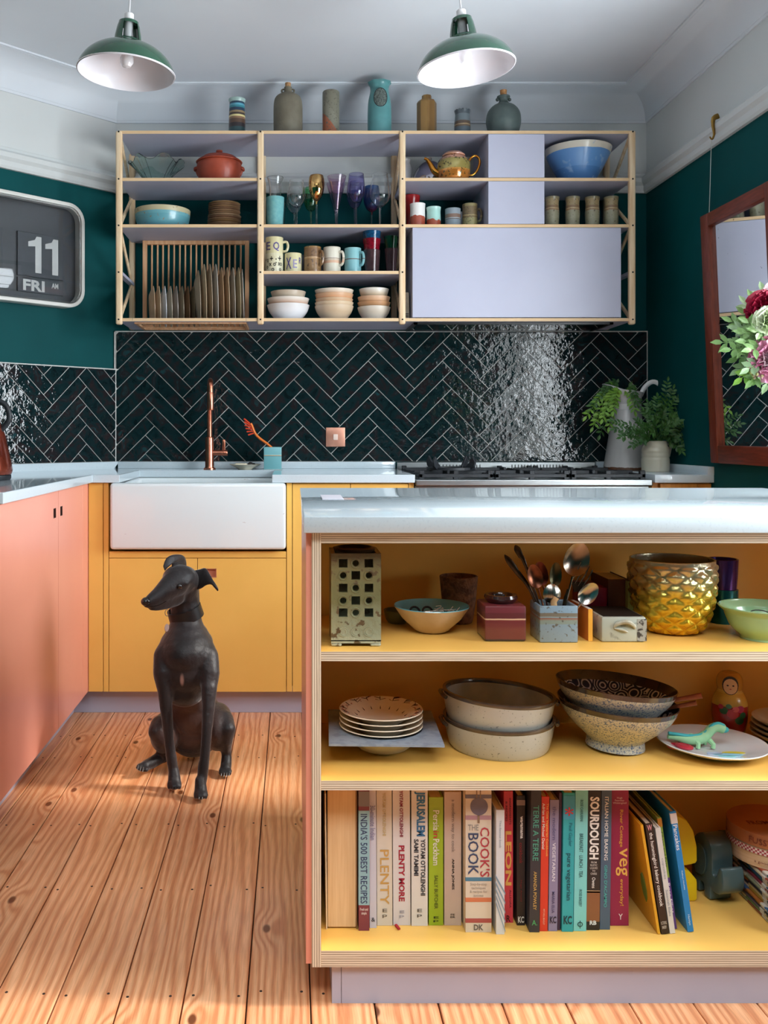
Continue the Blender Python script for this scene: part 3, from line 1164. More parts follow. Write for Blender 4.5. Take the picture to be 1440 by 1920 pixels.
MB().tube([(-.075, 0, .09), (-.12, 0, .135), (-.135, 0, .165)], [.02, .014, .011], 12).build('spout', M_KET, kt)

# ---------------------------------------------------------------- range cooker
rc = thing('range_cooker', 'stainless steel range cooker with black cast iron pan supports', 'cooker', (.905, 3.43, 0))
RX0, RX1 = XH + .003, 1.345
MB().box(RX0, RX1, 3.45, 4.02, .10, .868).build('body', M_STEEL, rc, smooth=0, bevel=.004, world_=True)
MB().box(RX0, RX1, 3.415, 4.03, .868, .892).build('hob_top', M_STEEL, rc, smooth=0, bevel=.004, world_=True)
for k in range(2):
    x0 = RX0 + .01 + k * (RX1 - RX0 - .01) / 2
    dr = MB().box(x0, x0 + (RX1 - RX0 - .03) / 2, 3.43, 3.45, .16, .74).build('oven_door', M_STEEL, rc, smooth=0, bevel=.004, world_=True)
    MB().box(x0 + .06, x0 + .36, 3.4285, 3.4302, .28, .62).build('oven_glass', M_BLACK, dr, smooth=0, world_=True)
    MB().tube([(x0 + .03, 3.40, .70), (x0 + .40, 3.40, .70)], .009, 10).box(x0 + .04, x0 + .05, 3.40, 3.435, .695, .705).box(x0 + .38, x0 + .39, 3.40, 3.435, .695, .705).build('handle', M_STEEL, dr, world_=True)
for k in range(7):
    MB().lathe([(0, 0), (.020, 0), (.018, .03), (.0, .031)], 16, M=Matrix.Translation((RX0 + .08 + k * .122, 3.45, .805)) @ Matrix.Rotation(R(90), 4, 'X')).build('control_knob', M_BLACK, rc, world_=True)
for x_ in (RX0 + .05, RX1 - .05):
    for y_ in (3.52, 3.95):
        MB().lathe([(0, 0), (.02, 0), (.02, .1), (0, .1)], 12, M=Matrix.Translation((x_, y_, 0))).build('leg', M_IRON, rc, world_=True)
# rear upstand with vent slots
up = MB().box(RX0, RX1 - .012, 4.035, 4.05, .885, .9385).box(RX0, RX1 - .012, 4.035, 4.06, .936, .9385).build('rear_upstand', M_STEEL, rc, smooth=0, bevel=.001, world_=True)
sl = MB()
for x0, x1, n in ((812, 900, 15), (960, 1055, 17)):
    for k in range(n):
        xx = (x0 + (x1 - x0) * k / (n - 1) - CX) * 4.035 / F
        sl.box(xx - .0018, xx + .0018, 4.034, 4.036, .907, .928)
sl.build('vent_slots', M_BLACK, up, smooth=0, world_=True)
# pan supports: three wide grids with raised fingers, and burners under them
gx = [RX0 + .012 + k * (RX1 - RX0 - .024) / 3 for k in range(4)]
for k in range(3):
    g = MB()
    a, b_ = gx[k] + .004, gx[k + 1] - .004
    for y0 in (3.445, 3.99):
        g.box(a, b_, y0, y0 + .016, .898, .912)
    for x0 in (a, b_ - .014):
        g.box(x0, x0 + .014, 3.445, 4.006, .898, .912)
    g.box(a, b_, 3.717, 3.733, .900, .914)
    for yc in (3.585, 3.865):
        xc = (a + b_) / 2
        for dx, dy in ((1, 0), (-1, 0), (0, 1), (0, -1)):
            x1, y1 = xc + dx * .135, yc + dy * .13
            x0, y0 = xc + dx * .035, yc + dy * .035
            g.box(min(x0, x1) - .006, max(x0, x1) + .006, min(y0, y1) - .006, max(y0, y1) + .006, .905, .921)
    for x0 in (a, (a + b_) / 2 - .01, b_ - .02):
        for y0 in (3.446, 3.985):
            g.box(x0, x0 + .02, y0, y0 + .018, .891, .925)
    g.build('pan_support', M_IRON, rc, bevel=.002, bseg=1, smooth=0, world_=True)
    for yc in (3.585, 3.865):
        MB().lathe([(0, .8915), (.055, .8915), (.05, .898), (.038, .899), (.038, .905), (.0, .906)], 24, M=Matrix.Translation(((a + b_) / 2, yc, 0))).build('burner', P('burner_alloy', '#c9c9c9', rough=.35, metal=.8), rc, world_=True)
wk = thing('wok_stand', 'black cast iron wok ring with four upright fins on the hob', 'wok stand', ((845 - CX) * 3.60 / F, 3.60, .9225))
MB().lathe([(.075, 0), (.095, 0), (.095, .010), (.075, .010), (.075, 0)], 28).build('ring', M_IRON, wk, bevel=0)
for k in range(4):
    a = R(45 + 90 * k)
    Mx = Matrix.Rotation(a, 4, 'Z') @ Matrix.Translation((.082, 0, .002))
    fin = MB().prism([(-.010, 0), (.014, 0), (.030, .012), (.034, .030), (.022, .052), (.008, .030), (-.008, .012)], -.005, .005, M=Mx @ Matrix.Rotation(R(90), 4, 'X'))
    fin.build('fin', M_IRON, wk, bevel=.001, bseg=1, smooth=0)

# ================================================================ wall shelving
SF = 3.75                       # front face of the shelves
SB = YW - .02                   # their back edge
sS = F / SF
SX = lambda px: (px - CX) / sS
SZ = lambda py: H + (CY - py) / sS
TH = .0128
Z1, Z2, Z3, Z4, Z5 = SZ(245.0), SZ(333.5), SZ(420.5), SZ(508.0), SZ(596.5)     # top faces
PW = .0262
POSTX = [SX(223.2), SX(488.5), SX(754.3), SX(1185.2)]
sh = thing('shelving_unit', 'birch plywood and lilac wall shelving above the tiled splashback', 'shelving', ((POSTX[0] + POSTX[3]) / 2, SB, Z5))
M_SHELF = [M_LILAC, M_PLYT, M_BIRCHX]


def shelf_board(x0, x1, zt_, y0=SF, y1=SB, label=None):
    return MB().box(x0, x1, y0, y1, zt_ - TH, zt_, 0, ax={'y': 1}).build('shelf', M_SHELF, sh, smooth=0, world_=True)


M_BOLT = P('black_bolt', '#141414', rough=.4, metal=.5)
for k, x in enumerate(POSTX):
    for y, nm in ((SF - .008, 'post'), (SB - PW + .012, 'post')):
        po = MB().box(x - PW / 2, x + PW / 2, y, y + PW, (Z5 - .026) if y < SF else (Z5 - TH), Z1 - .002).build(nm, M_BIRCH, sh, bevel=.007, bseg=3, world_=True)
        for zz in (Z1, Z2, Z3, Z4, Z5):
            MB().lathe([(0, 0), (.0036, 0), (.0036, .0012), (0, .0013)], 10, M=Matrix.Translation((x, y, zz - TH / 2)) @ Matrix.Rotation(R(90), 4, 'X')).build('bolt', M_BOLT, po, world_=True)
    # the diagonal spokes that zig-zag between front and rear post, and the side rail
    ya, yb = SF + PW * .4, SB - PW * .4
    zs = [Z1 - .006, Z2 - .006, Z3 - .006, Z4 - .006, Z5 - .006]
    for q in range(4):
        za, zb = zs[q], zs[q + 1]
        p0, p1 = ((x, ya, za), (x, yb, zb)) if q % 2 == 0 else ((x, yb, za), (x, ya, zb))
        MB().tube([p0, p1], .0085, 8, flat=.8).build('spoke', M_BIRCH, sh, world_=True)
    if k in (0, 3):
        MB().box(x - .011, x + .011, SF + .01, SB - .01, Z4 - TH, Z4).build('side_rail', M_LILAC, sh, smooth=0, world_=True)
g0 = .0005
for i in range(3):
    x0, x1 = POSTX[i] + (PW / 2 if i else -.0) * 0, POSTX[i + 1]
    for lev, zt_ in ((1, Z1), (2, Z2), (3, Z3), (4, Z4), (5, Z5)):
        if (lev == 2 and i == 1) or (lev == 4 and i != 1):
            continue
        if lev == 5 and i == 0:
            continue
        shelf_board(x0, x1, zt_)
# bottom board of the dish-rack bay has an opening under the rack
RKX0, RKX1 = (268 - CX) * 4.008 / F, (467 - CX) * 4.008 / F
RKY0, RKY1 = 3.785, 4.02
MB().box(POSTX[0], RKX0 - .001, SF, SB, Z5 - TH, Z5, 0, ax={'y': 1}).box(RKX1 + .001, POSTX[1], SF, SB, Z5 - TH, Z5, 0, ax={'y': 1}).box(RKX0, RKX1, SF, RKY0 - .001, Z5 - TH, Z5, 0, ax={'y': 1}).box(RKX0, RKX1, RKY1 + .001, SB, Z5 - TH, Z5, 0).build('shelf', M_SHELF, sh, smooth=0, world_=True)
# lilac boxes in the wide bay: two small cubbies with doors, and the extractor housing
cx0, cx1 = SX(915.3), SX(1020.5)
for zb, zt_ in ((Z2, Z1 - TH), (Z3, Z2 - TH)):
    for xx in (cx0, cx1 - .012):
        MB().box(xx, xx + .012, SF + .016, SB, zb, zt_).build('divider', M_LILAC, sh, smooth=0, world_=True)
    MB().box(cx0, cx1, SF - .003, SF + .0155, zb + .001, zt_ - .002).build('cubby_door', M_LILAC, sh, smooth=0, bevel=.0008, bseg=1, world_=True)
hx0_, hx1_ = SX(773.3), SX(1164)
for xx in (hx0_, hx1_ - .016):
    MB().box(xx, xx + .016, SF + .018, SB, Z5, Z3 - TH).build('housing_side', M_LILAC, sh, smooth=0, world_=True)
hp = MB().box(hx0_, hx1_, SF - .003, SF + .0175, Z5 + .003, Z3 - TH - .002).build('housing_panel', M_LILAC, sh, smooth=0, bevel=.0008, bseg=1, world_=True)
hp['label'] = 'wide plain lilac panel hiding the extractor'
hood = thing('extractor_hood', 'glossy black extractor set under the lilac shelf housing', 'extractor', ((hx0_ + hx1_) / 2, 3.9, Z5 - TH - .010))
fr = MB()
a0, a1, b0, b1, zz0, zz1 = hx0_ + .01, hx1_ - .02, SF + .03, SB - .02, Z5 - TH - .009, Z5 - TH - .0004
for r in ((a0, a1, b0, b0 + .015), (a0, a1, b1 - .015, b1), (a0, a0 + .015, b0, b1), (a1 - .015, a1, b0, b1)):
    fr.box(r[0], r[1], r[2], r[3], zz0, zz1)
fr.build('frame', P('black_hood_frame', '#1a1b1d', rough=.3), hood, smooth=0, world_=True)
MB().box(a0 + .015, a1 - .015, b0 + .015, b1 - .015, zz0 + .002, zz1).build('glass', P('black_glass', '#0a0c0e', rough=.04, coat=1), hood, smooth=0, world_=True)

ZL = (Z1, Z2, Z3, Z4, Z5)
# ---------------------------------------------------------------- dish rack and plates
M_BEECH = P('beech', '#dcb088', '#c8946a', 8, .5, stretch=(10, 10, 1))
rk = thing('dish_rack', 'beech dish rack with a row of upright dowels', 'dish rack', ((RKX0 + RKX1) / 2, 3.90, Z5 - .02))
YR = 4.008
sR = F / YR
rzt = Z3 - TH - .001
for x0 in (RKX0, RKX1 - .018):
    MB().box(x0, x0 + .018, YR - .010, YR + .010, Z5 - .014, rzt).build('stile', M_BEECH, rk, smooth=0, bevel=.001, bseg=1, world_=True)
MB().box(RKX0 + .018, RKX1 - .018, YR - .010, YR + .010, rzt - .017, rzt).build('top_rail', M_BEECH, rk, smooth=0, bevel=.001, bseg=1, world_=True)
MB().box(RKX0 + .018, RKX1 - .018, YR - .010, YR + .010, Z5 - .0135, Z5 + .004).build('bottom_rail', M_BEECH, rk, smooth=0, bevel=.001, bseg=1, world_=True)
dow = MB().lathe([(0, 0), (.0042, 0), (.0042, rzt - .016 - Z5), (0, rzt - .016 - Z5)], 10).mesh('dowel', M_BEECH)
PX_PL = [380, 430, 482, 533, 585, 637, 688, 735, 778, 828, 880, 932, 984, 1035, 1086, 1135, 1193]
PX_DW = [397, 447, 494, 544, 592, 642, 690, 739, 787, 836, 884, 933, 982, 1030, 1078, 1127, 1177]
for p in PX_DW:
    xd = (200 + p / 4.683 - CX) / sR
    link('dowel', dow, rk, (xd, YR, Z5)).matrix_parent_inverse = world_mat(rk).inverted()
# the slatted base that hangs below the shelf
YM = (RKY0 + RKY1) / 2
for r in ((RKX0, RKX1, RKY0, RKY0 + .014), (RKX0, RKX1, RKY1 - .014, RKY1), (RKX0, RKX0 + .014, RKY0 + .014, RKY1 - .014), (RKX1 - .014, RKX1, RKY0 + .014, RKY1 - .014)):
    MB().box(r[0] + .0005, r[1] - .0005, r[2] + .0005, r[3] - .0005, Z5 - TH - .006, Z5 - .0145 + .006).build('base_rail', M_BEECH, rk, smooth=0, bevel=.001, bseg=1, world_=True)
for yy in (3.815, 3.945):
    MB().tube([(RKX0 + .014, yy, Z5 - .0145), (RKX1 - .014, yy, Z5 - .0145)], .003, 8).build('support_bar', M_BEECH, rk, world_=True)
PCOL = ['#b89878', '#b7a183', '#c9cbcf', '#a89b84', '#a0948c', '#94866d', '#7d5d42', '#6d6049', '#a59680', '#bba585', '#a3917a', '#b9b3a8', '#a5825f', '#b39a7a', '#a59c8e', '#a79674', '#b3aaa0']
for k, p in enumerate(PX_PL):
    small = k < 8
    rad = .0875 if small else .1245 + (.007 if k in (9, 10, 11) else -.004 if k == 16 else (-.006 if k == 8 else 0))
    yc = 3.887 if small else 3.864
    xc = (200 + p / 4.683 - CX) * (yc - rad * .5) / F
    bot = Z5 - .021
    m = P('stoneware_plate', PCOL[k], None, 25, .35, coat=.15)
    prof = [(0, 0), (rad * .55, 0), (rad * .62, .002), (rad * .88, .0135), (rad, .019), (rad * .99, .021), (rad * .87, .0165), (rad * .6, .0055), (0, .005)]
    lab = ('small upright side plate in the dish rack, ' if small else 'large upright dinner plate in the dish rack, ') + ['peach stoneware', 'sandy stoneware', 'pale blue white', 'khaki grey', 'mauve grey', 'olive drab', 'rich brown', 'dark moss', 'cool taupe', 'warm sand', 'greyish sand', 'bright silver grey', 'tan brown', 'buff', 'dove grey', 'olive buff', 'wide cream at the row end'][k]
    pl_ = tag(MB().lathe(prof, 40).build('dinner_plate', m, loc=(xc - .006, yc, bot + rad), rot=(R(0), R(-90 + (3 if k < 16 else 7)), 0)), lab, 'plate', 'plates standing in the dish rack')
    pl_.rotation_euler = Euler((0, R(90 - 2), math.atan2(-xc, yc) + R(2.5 if k < 16 else .5)))
    pl_.location.x = xc - (.010 if k < 16 else .0205)

Z1, Z2, Z3, Z4, Z5 = (z + .0004 for z in ZL)
# ---------------------------------------------------------------- pots along the top
YT = 3.865
sT1 = F / YT
zt1 = lambda py: H + (CY - py) / sT1 - Z1
striped = [(0, '#2c6a76'), (.09, '#79b0b4'), (.15, '#24474c'), (.27, '#30262a'), (.37, '#5a4334'), (.47, '#8a6a50'), (.52, '#d8c98e'), (.57, '#3b2f2b'), (.62, '#8f7a58'), (.67, '#243a52'), (.75, '#2f7f8c'), (.80, '#5a9fb4'), (.85, '#1f3d55'), (.90, '#9db8b2')]
vessel('striped_vase', 'tall vase in bands of teal, brown and yellow on the top shelf', 'vase', 444.5, YT, Z1, [(16, 250), (15.5, 225), (14.5, 198), (14, 194), (15.5, 190), (16, 187)], BAND('striped_glaze', striped, 0, zt1(186), noise=.012), t=.004)
jg = vessel('flagon', 'large brown stoneware flagon with a cork stopper', 'bottle', 540, YT, Z1, [(26, 262), (27, 250), (27.3, 215), (26.5, 193), (23, 183), (15, 177.5), (9, 175.5), (7.5, 172), (7.2, 164)], P('drab_stoneware', '#7b7565', '#6a6353', 14, .55, bump=.15, bscale=120), root=True, t=.004)
for s_ in (-1, 1):
    hp_ = [(s_ * 7 / sT1, 0, zt1(174)), (s_ * 11 / sT1, 0, zt1(173)), (s_ * 11.5 / sT1, 0, zt1(169)), (s_ * 7 / sT1, 0, zt1(167.5))]
    MB().tube(catmull(hp_, 4), .0038, 8).build('handle', P('drab_stoneware_handle', '#6b6455', rough=.55), jg)
M_CORK = P('cork', '#b98e63', '#8f6743', 90, .8, lo=.4, hi=.55)
MB().lathe([(0, zt1(166)), (5 / sT1, zt1(166)), (5.6 / sT1, zt1(156)), (0, zt1(156))], 16).build('stopper', M_CORK, jg)
vessel('cylinder_vase', 'plain grey cylinder vase with a terracotta dipped base', 'vase', 620.5, YT, Z1, [(16, 262), (16, 180), (15.8, 174), (15, 172.5)], BAND('dipped_glaze', [(0, '#a05a3c'), (.36, '#7f7c6c'), (.7, '#757262')], 0, .17, noise=.04, nscale=6, tilt=(1.3, 0), speck=('#5f5c50', 120, .58)), t=.004, crisp=True)
tv = vessel('frilled_vase', 'turquoise vase with a frilled rim and a round stamped medallion', 'vase', 711.5, YT, Z1, [(21.5, 262), (22.3, 235), (22, 205), (20.5, 188), (17.8, 175), (17.2, 167), (19, 160), (22, 156)], P('turquoise_glaze', '#5d9a9b', '#52898b', 12, .35, coat=.2), root=True, t=.004, seg=48,
            wob=lambda k, a, r, z: (r * (1 + (.035 * math.sin(8 * a) if z > zt1(160) else 0)), z))
md = MB()
mz, my = zt1(190), -22.4 / sT1
M_MED = P('stamped_grey_medallion', '#6f7a74', '#3b4442', 160, .5, bump=.5, bscale=160)
for k in range(17):
    pass
ring_o = [(13 / sT1 * math.cos(2 * PI * k / 28), 17 / sT1 * math.sin(2 * PI * k / 28)) for k in range(28)]


def on_round(x, z, r):
    """point of a flat badge wrapped on a round body of radius r"""
    a = x / r
    return (r * math.sin(a), -r * math.cos(a), z)


rb = 21.6 / sT1
vs_ = [on_round(0, mz, rb + .0016)] + [on_round(x * .86, mz + z * .86, rb + .0016) for x, z in ring_o] + [on_round(x, mz + z, rb + .0006) for x, z in ring_o]
fs = [(0, 1 + k, 1 + (k + 1) % 28) for k in range(28)] + [(1 + k, 29 + k, 29 + (k + 1) % 28, 1 + (k + 1) % 28) for k in range(28)]
MB().add(vs_, fs).build('medallion', M_MED, tv)
MB().tube([on_round(x, mz + z, rb + .0012) for x, z in ring_o], .0014, 6, closed=True).build('medallion_rim', M_INK, tv)
wbt = thing('faceted_bottle', 'brown gold faceted bottle with a square shoulder', 'bottle', ((800 - CX) / sT1, YT, Z1))
wb_m = BAND('gilded_brown_glaze', [(0, '#8a6a3c'), (.4, '#a07a44'), (.6, '#7b5a30'), (1, '#8e6b3b')], -.04, .04, axis=0, rough=.3, noise=.25, nscale=18, const=False, metal=.3)
MB().lathe([(0, 0), (17.5 / sT1, 0), (18.5 / sT1, .004), (18.5 / sT1, zt1(194)), (16 / sT1, zt1(190)), (9.5 / sT1, zt1(188.5)), (9 / sT1, zt1(180)), (7 / sT1, zt1(180)), (6.5 / sT1, zt1(188)), (0, zt1(188))], 8).build('body', wb_m, wbt, smooth=20)
vessel('scalloped_cup', 'small blue grey cup with a brown band and scalloped rim', 'cup', 867, YT, Z1, [(15.5, 262), (15, 235), (14, 222), (13.6, 214), (15, 208)], BAND('blue_grey_glaze', [(0, '#59666f'), (.40, '#6d5a48'), (.46, '#b49a74'), (.49, '#5b4a3d'), (.60, '#69747a'), (.85, '#4b5359')], 0, zt1(208), noise=.05), t=.004, seg=40,
       wob=lambda k, a, r, z: (r, z + (.002 * math.sin(14 * a) if z > zt1(211) else 0)))
rbt = vessel('round_bottle', 'round grey green stoneware bottle with a cork stopper', 'bottle', 944, YT, Z1, [(24, 260), (30, 242), (32.3, 228), (30, 212), (22, 201), (12, 195), (8.5, 191), (8.5, 186), (12, 183), (12, 181)], P('grey_green_stoneware', '#5a6764', '#4d5957', 14, .5, bump=.1, bscale=100), root=True, t=.004)
for s_ in (-1, 1):
    MB().ball((s_ * 11.5 / sT1, 0, zt1(187)), .0075, seg=10, rings=6).build('lug', P('grey_green_lug', '#505c5a', rough=.5), rbt)
MB().lathe([(0, zt1(184)), (5.5 / sT1, zt1(184)), (6.5 / sT1, zt1(169.5)), (0, zt1(169.5))], 16).build('stopper', P('pale_cork', '#bd8a5c', '#a3703f', 90, .8), rbt)

# ---------------------------------------------------------------- second row: bowls and teapot
Y2 = 3.885
s2r = F / Y2
# ruffled glass bowl
gb = MB()
prof = []
zz = lambda py, b: H + (CY - py) / s2r - b


def ruffle(k, a, r, z):
    f = max(0, (z - .03) / .075)
    return r * (1 + .07 * f * math.sin(6 * a + .6)) * (1 + .022 * math.sin(30 * a)), z + .016 * f * f * math.sin(6 * a + .6 + PI / 2)


outer = [(.040, 0), (.044, .006), (.052, .024), (.078, .060), (.102, .088), (.112, .100)]
gb.lathe(shell([(p[0], p[1]) for p in catmull(outer, 3)], .004, .007), 72, wob=ruffle)
tag(gb.build('glass_bowl', GLASS('sea_green_glass', '#e4f6f1'), loc=((293 - CX) / s2r, Y2, Z2)), 'ruffled sea green pressed glass bowl on the upper shelf', 'bowl')
tp_ = thing('casserole', 'red terracotta casserole with a domed knobbed lid', 'pot', ((411 - CX) / s2r, Y2, Z2))
M_TERRA = P('terracotta', '#a4452c', '#8e3822', 18, .5, coat=.1)
zq = lambda py: H + (CY - py) / s2r - Z2
MB().lathe(shell([(p[0], p[1]) for p in catmull([(30 / s2r, 0), (36 / s2r, .012), (41 / s2r, zq(325)), (42 / s2r, zq(314)), (40.5 / s2r, zq(307))], 4)], .005), 40).build('pot', M_TERRA, tp_)
tlid = MB().lathe([(0, zq(306.5)), (42.5 / s2r, zq(306.5)), (43.5 / s2r, zq(305)), (40 / s2r, zq(302)), (30 / s2r, zq(295)), (16 / s2r, zq(290.5)), (6 / s2r, zq(289)), (0, zq(289))], 40).build('lid', M_TERRA, tp_)
MB().lathe([(0, zq(290)), (4 / s2r, zq(290)), (3.6 / s2r, zq(287.5)), (6.5 / s2r, zq(285)), (6 / s2r, zq(282.5)), (0, zq(281.8))], 18).build('knob', M_TERRA, tlid)
for s_ in (-1, 1):
    hp_ = [(s_ * 38 / s2r, -.012, zq(316)), (s_ * 44 / s2r, -.010, zq(317)), (s_ * 45 / s2r, 0, zq(319)), (s_ * 44 / s2r, .010, zq(317)), (s_ * 38 / s2r, .012, zq(316))]
    MB().tube(catmull(hp_, 3), .007, 8).tube([(s_ * 43 / s2r, 0, zq(318)), (s_ * 39 / s2r, 0, zq(330))], [.007, .005], 8).build('handle', M_TERRA, tp_)
clo = thing('cheese_dome', 'dark polished steel dome cover with a pale knob', 'dome', ((806 - CX) * 3.965 / F, 3.965, Z2))
M_CHROME = P('dark_chrome', '#b4b3bd', '#a6a5b2', 5, .12, metal=1)
rr0 = 34.5 * 3.965 / F
MB().lathe([(rr0, 0), (rr0 * 1.02, .004), (rr0 * 1.0, .018), (rr0 * .985, .020)] + [(rr0 * .985 * math.cos(PI / 2 * t / 10), .020 + .112 * math.sin(PI / 2 * t / 10)) for t in range(1, 10)] + [(0, .132), (0, .128)] + [(rr0 * .96 * math.cos(PI / 2 * t / 8), .016 + .112 * math.sin(PI / 2 * t / 8)) for t in range(7, -1, -1)] + [(rr0 * .97, 0), (rr0, 0)], 40).build('dome', M_CHROME, clo)
MB().lathe([(0, .130), (.006, .130), (.006, .136), (.009, .142), (.007, .149), (0, .150)], 16).build('knob', P('bone_knob', '#cfc8c4', rough=.4), clo)
tpt = thing('teapot', 'gold and olive patterned teapot with curved spout', 'teapot', ((850.5 - CX) * 3.81 / F, 3.81, Z2))
s3 = F / 3.81
zq3 = lambda py: H + (CY - py) / s3 - Z2
potm = BAND('patterned_lustre', [(0, '#b9742e'), (.34, '#c98a3c'), (.40, '#9a8c4c'), (.80, '#b98a68'), (.86, '#d09a80')], 0, zq3(294), rough=.16, noise=.02, speck=('#4a4426', 85, .57), coat=.7, metal=.35)
MB().lathe(shell([(p[0], p[1]) for p in catmull([(24 / s3, 0), (28 / s3, .008), (31 / s3, zq3(322)), (31 / s3, zq3(308)), (27 / s3, zq3(300)), (21 / s3, zq3(295)), (18 / s3, zq3(293))], 4)], .004), 40).build('body', potm, tpt)
MB().lathe([(0, zq3(293.5)), (21 / s3, zq3(293.5)), (21.5 / s3, zq3(291.5)), (17 / s3, zq3(287)), (6 / s3, zq3(285.2)), (2.5 / s3, zq3(284.5)), (3 / s3, zq3(283.5)), (0, zq3(283))], 30).build('lid', P('pink_gilt_glaze', '#c99480', '#b07e58', 30, .25, coat=.5), tpt)
sp = [(-26 / s3, 0, zq3(327)), (-36 / s3, 0, zq3(321)), (-43 / s3, 0, zq3(309)), (-49 / s3, 0, zq3(300)), (-55 / s3, 0, zq3(297))]
MB().tube(catmull(sp, 5), [.017 - .011 * min(1, k / 17) for k in range(21)], 12).build('spout', M_GOLD, tpt)
hd = [(29 / s3, 0, zq3(303)), (33 / s3, 0, zq3(296)), (40 / s3, 0, zq3(292)), (47 / s3, 0, zq3(296)), (49 / s3, 0, zq3(306)), (44 / s3, 0, zq3(320)), (36 / s3, 0, zq3(328)), (29 / s3, 0, zq3(329))]
MB().tube(catmull(hd, 4), .0052, 10).build('handle', M_GOLD, tpt)
vessel('mixing_bowl', 'big sky blue bowl with a cream rim beside the cubby', 'bowl', 1083.5, 3.895, Z2, [(26, 345), (34, 336), (46, 316), (56, 296), (60.5, 284), (61, 281)], BAND('sky_blue_glaze', [(0, '#4f7fb5'), (.45, '#5f8fc4'), (.9, '#d5cdbd')], 0, .148, noise=.05, nscale=12, speck=('#86a4c8', 22, .62), coat=.4), t=.006, seg=56)

# ---------------------------------------------------------------- third row, left bay
vessel('serving_bowl', 'wide pale teal serving bowl with a sandy speckled rim', 'bowl', 305, 3.89, Z3, [(38, 437), (46, 425), (50, 413), (51.5, 402), (52, 396)], BAND('teal_sand_glaze', [(0, '#5f9aa4'), (.55, '#6aa3ac'), (.68, '#b8ad8a'), (.93, '#5b8f9c')], 0, .098, noise=.03, coat=.4, speck=('#8f7650', 70, .63)), t=.006, seg=56)
PB = ['#8a6a4c', '#7d5d42', '#95765a', '#80603f', '#8d6c4e', '#775741', '#9a7c5f', '#86664a', '#8f6f52', '#7a5b44', '#8b6b4c', '#84644a', '#91714f']
for k in range(13):
    rad = (34 if k < 2 else 31.5 if k < 7 else 30) * 3.89 / F
    z = Z3 + k * .0088
    pr = [(0, 0), (rad * .55, 0), (rad * .60, .001), (rad * .97, .0085), (rad, .0105), (rad * .985, .0115), (rad * .6, .0045), (0, .004)]
    tag(MB().lathe(pr, 36).build('stacked_plate', P('brown_plate_glaze', PB[k], None, 20, .35, coat=.2), loc=((420.5 - CX) * 3.89 / F + random.uniform(-.001, .001), 3.89, z)), ('wide brown plate at the foot of the plate stack' if k < 2 else 'brown plate in the lower half of the stack beside the serving bowl' if k < 7 else 'brown plate in the narrower upper half of the stack' if k < 12 else 'topmost brown plate of the stack beside the serving bowl'), 'plate', 'stack of brown plates on the shelf')

# ---------------------------------------------------------------- glasses in the middle bay
G_CLEAR = GLASS('clear_glass', '#fdfefe')
G_AQUA = P('aqua_frosted_glass', '#8fd0d0', '#7cc2c6', 60, .18, trans=.35)
G_LILAC = GLASS('lilac_glass', '#f0dcec')
G_PURP = GLASS('violet_glass', '#c9c6ea')
G_GREEN = GLASS('green_glass', '#8fd6a8')
G_RED = GLASS('red_glass', '#c4334a')
YG, YG2 = 3.83, 3.95


def goblet(name, label, cx, Y, prof_bowl, stem_r, foot, m, group=None, stem_m=None):
    """bowl profile in pixels from its bottom; stem and foot fill down to the shelf"""
    s = F / Y
    z = lambda py: H + (CY - py) / s - Z3
    bowl = [(p[0], p[1]) for p in catmull([(hw / s, z(py)) for hw, py in prof_bowl], 4)]
    zb = bowl[0][1]
    tt = .0016
    foot = foot / s
    prof = [(0, 0), (foot, 0), (foot * .98, .0015), (foot * .35, .005), (stem_r, .016), (stem_r, zb - .012)] + bowl
    inner = [(max(r - tt, .0005), q) for r, q in bowl if q > zb + .004][::-1]
    prof += [(bowl[-1][0] - tt * .5, bowl[-1][1] + .0005)] + inner + [(0, zb + .004)]
    t = thing(name, label, 'glass', ((cx - CX) / s, Y, Z3), group=group)
    k = 6
    if stem_m:
        MB().lathe([(0, 0)] + prof[1:6] + [(0, zb - .012)], 28).build('stem', stem_m, t)
        MB().lathe([(0, zb - .012), (stem_r, zb - .012)] + prof[6:], 32).build('bowl', m, t)
    else:
        MB().lathe(prof, 32).build('bowl_and_stem', m, t)
    return t


sg = F / YG
vessel('tumbler', 'frosted aqua tumbler with a clear beaker standing in it', 'tumbler', 516, YG, Z3, [(14.5, 430), (15.5, 405), (17, 374), (17, 371)], G_AQUA, t=.003, crisp=True)
vessel('beaker', 'clear flared glass beaker stacked in the aqua tumbler', 'glass', 516, YG, Z3 + .050, [(9, 402), (10, 385), (11, 366), (11.5, 350), (13.5, 340), (15.5, 333)], G_CLEAR, t=.002)
vessel('tumbler', 'clear tumbler standing behind the frosted aqua one', 'tumbler', 520, YG2, Z3, [(13, 430), (15, 402), (16.5, 378)], G_CLEAR, t=.002, crisp=True)
goblet('wine_glass', 'clear wine glass between the aqua tumbler and the gold goblet', 556, YG, [(2, 390), (10, 384), (16.5, 373), (16.5, 362), (13, 338)], .0035, 16, G_CLEAR)
goblet('wine_glass', 'clear wine glass standing close to the wall behind another', 552, YG2, [(2, 402), (10, 395), (15, 385), (15, 372), (12, 352)], .0035, 15, G_CLEAR)
goblet('goblet', 'mirror gold goblet on a clear stem', 593.5, YG, [(2, 378), (7, 373), (13, 361), (15, 345), (14, 334), (12.5, 329.5)], .0042, 14, P('mirror_gold', '#c9a46e', '#b98f55', 12, .06, metal=1), stem_m=G_CLEAR)
goblet('wine_glass', 'dark green and blue glass tucked behind the gold goblet', 583, YG2, [(2, 397), (9, 391), (14, 376), (13, 360), (11, 352)], .004, 13, G_GREEN)
goblet('flute', 'pale lilac cone flute in front of its twin', 631.5, YG, [(2.2, 397), (4.5, 388), (10, 360), (18, 331)], .0042, 14, G_LILAC)
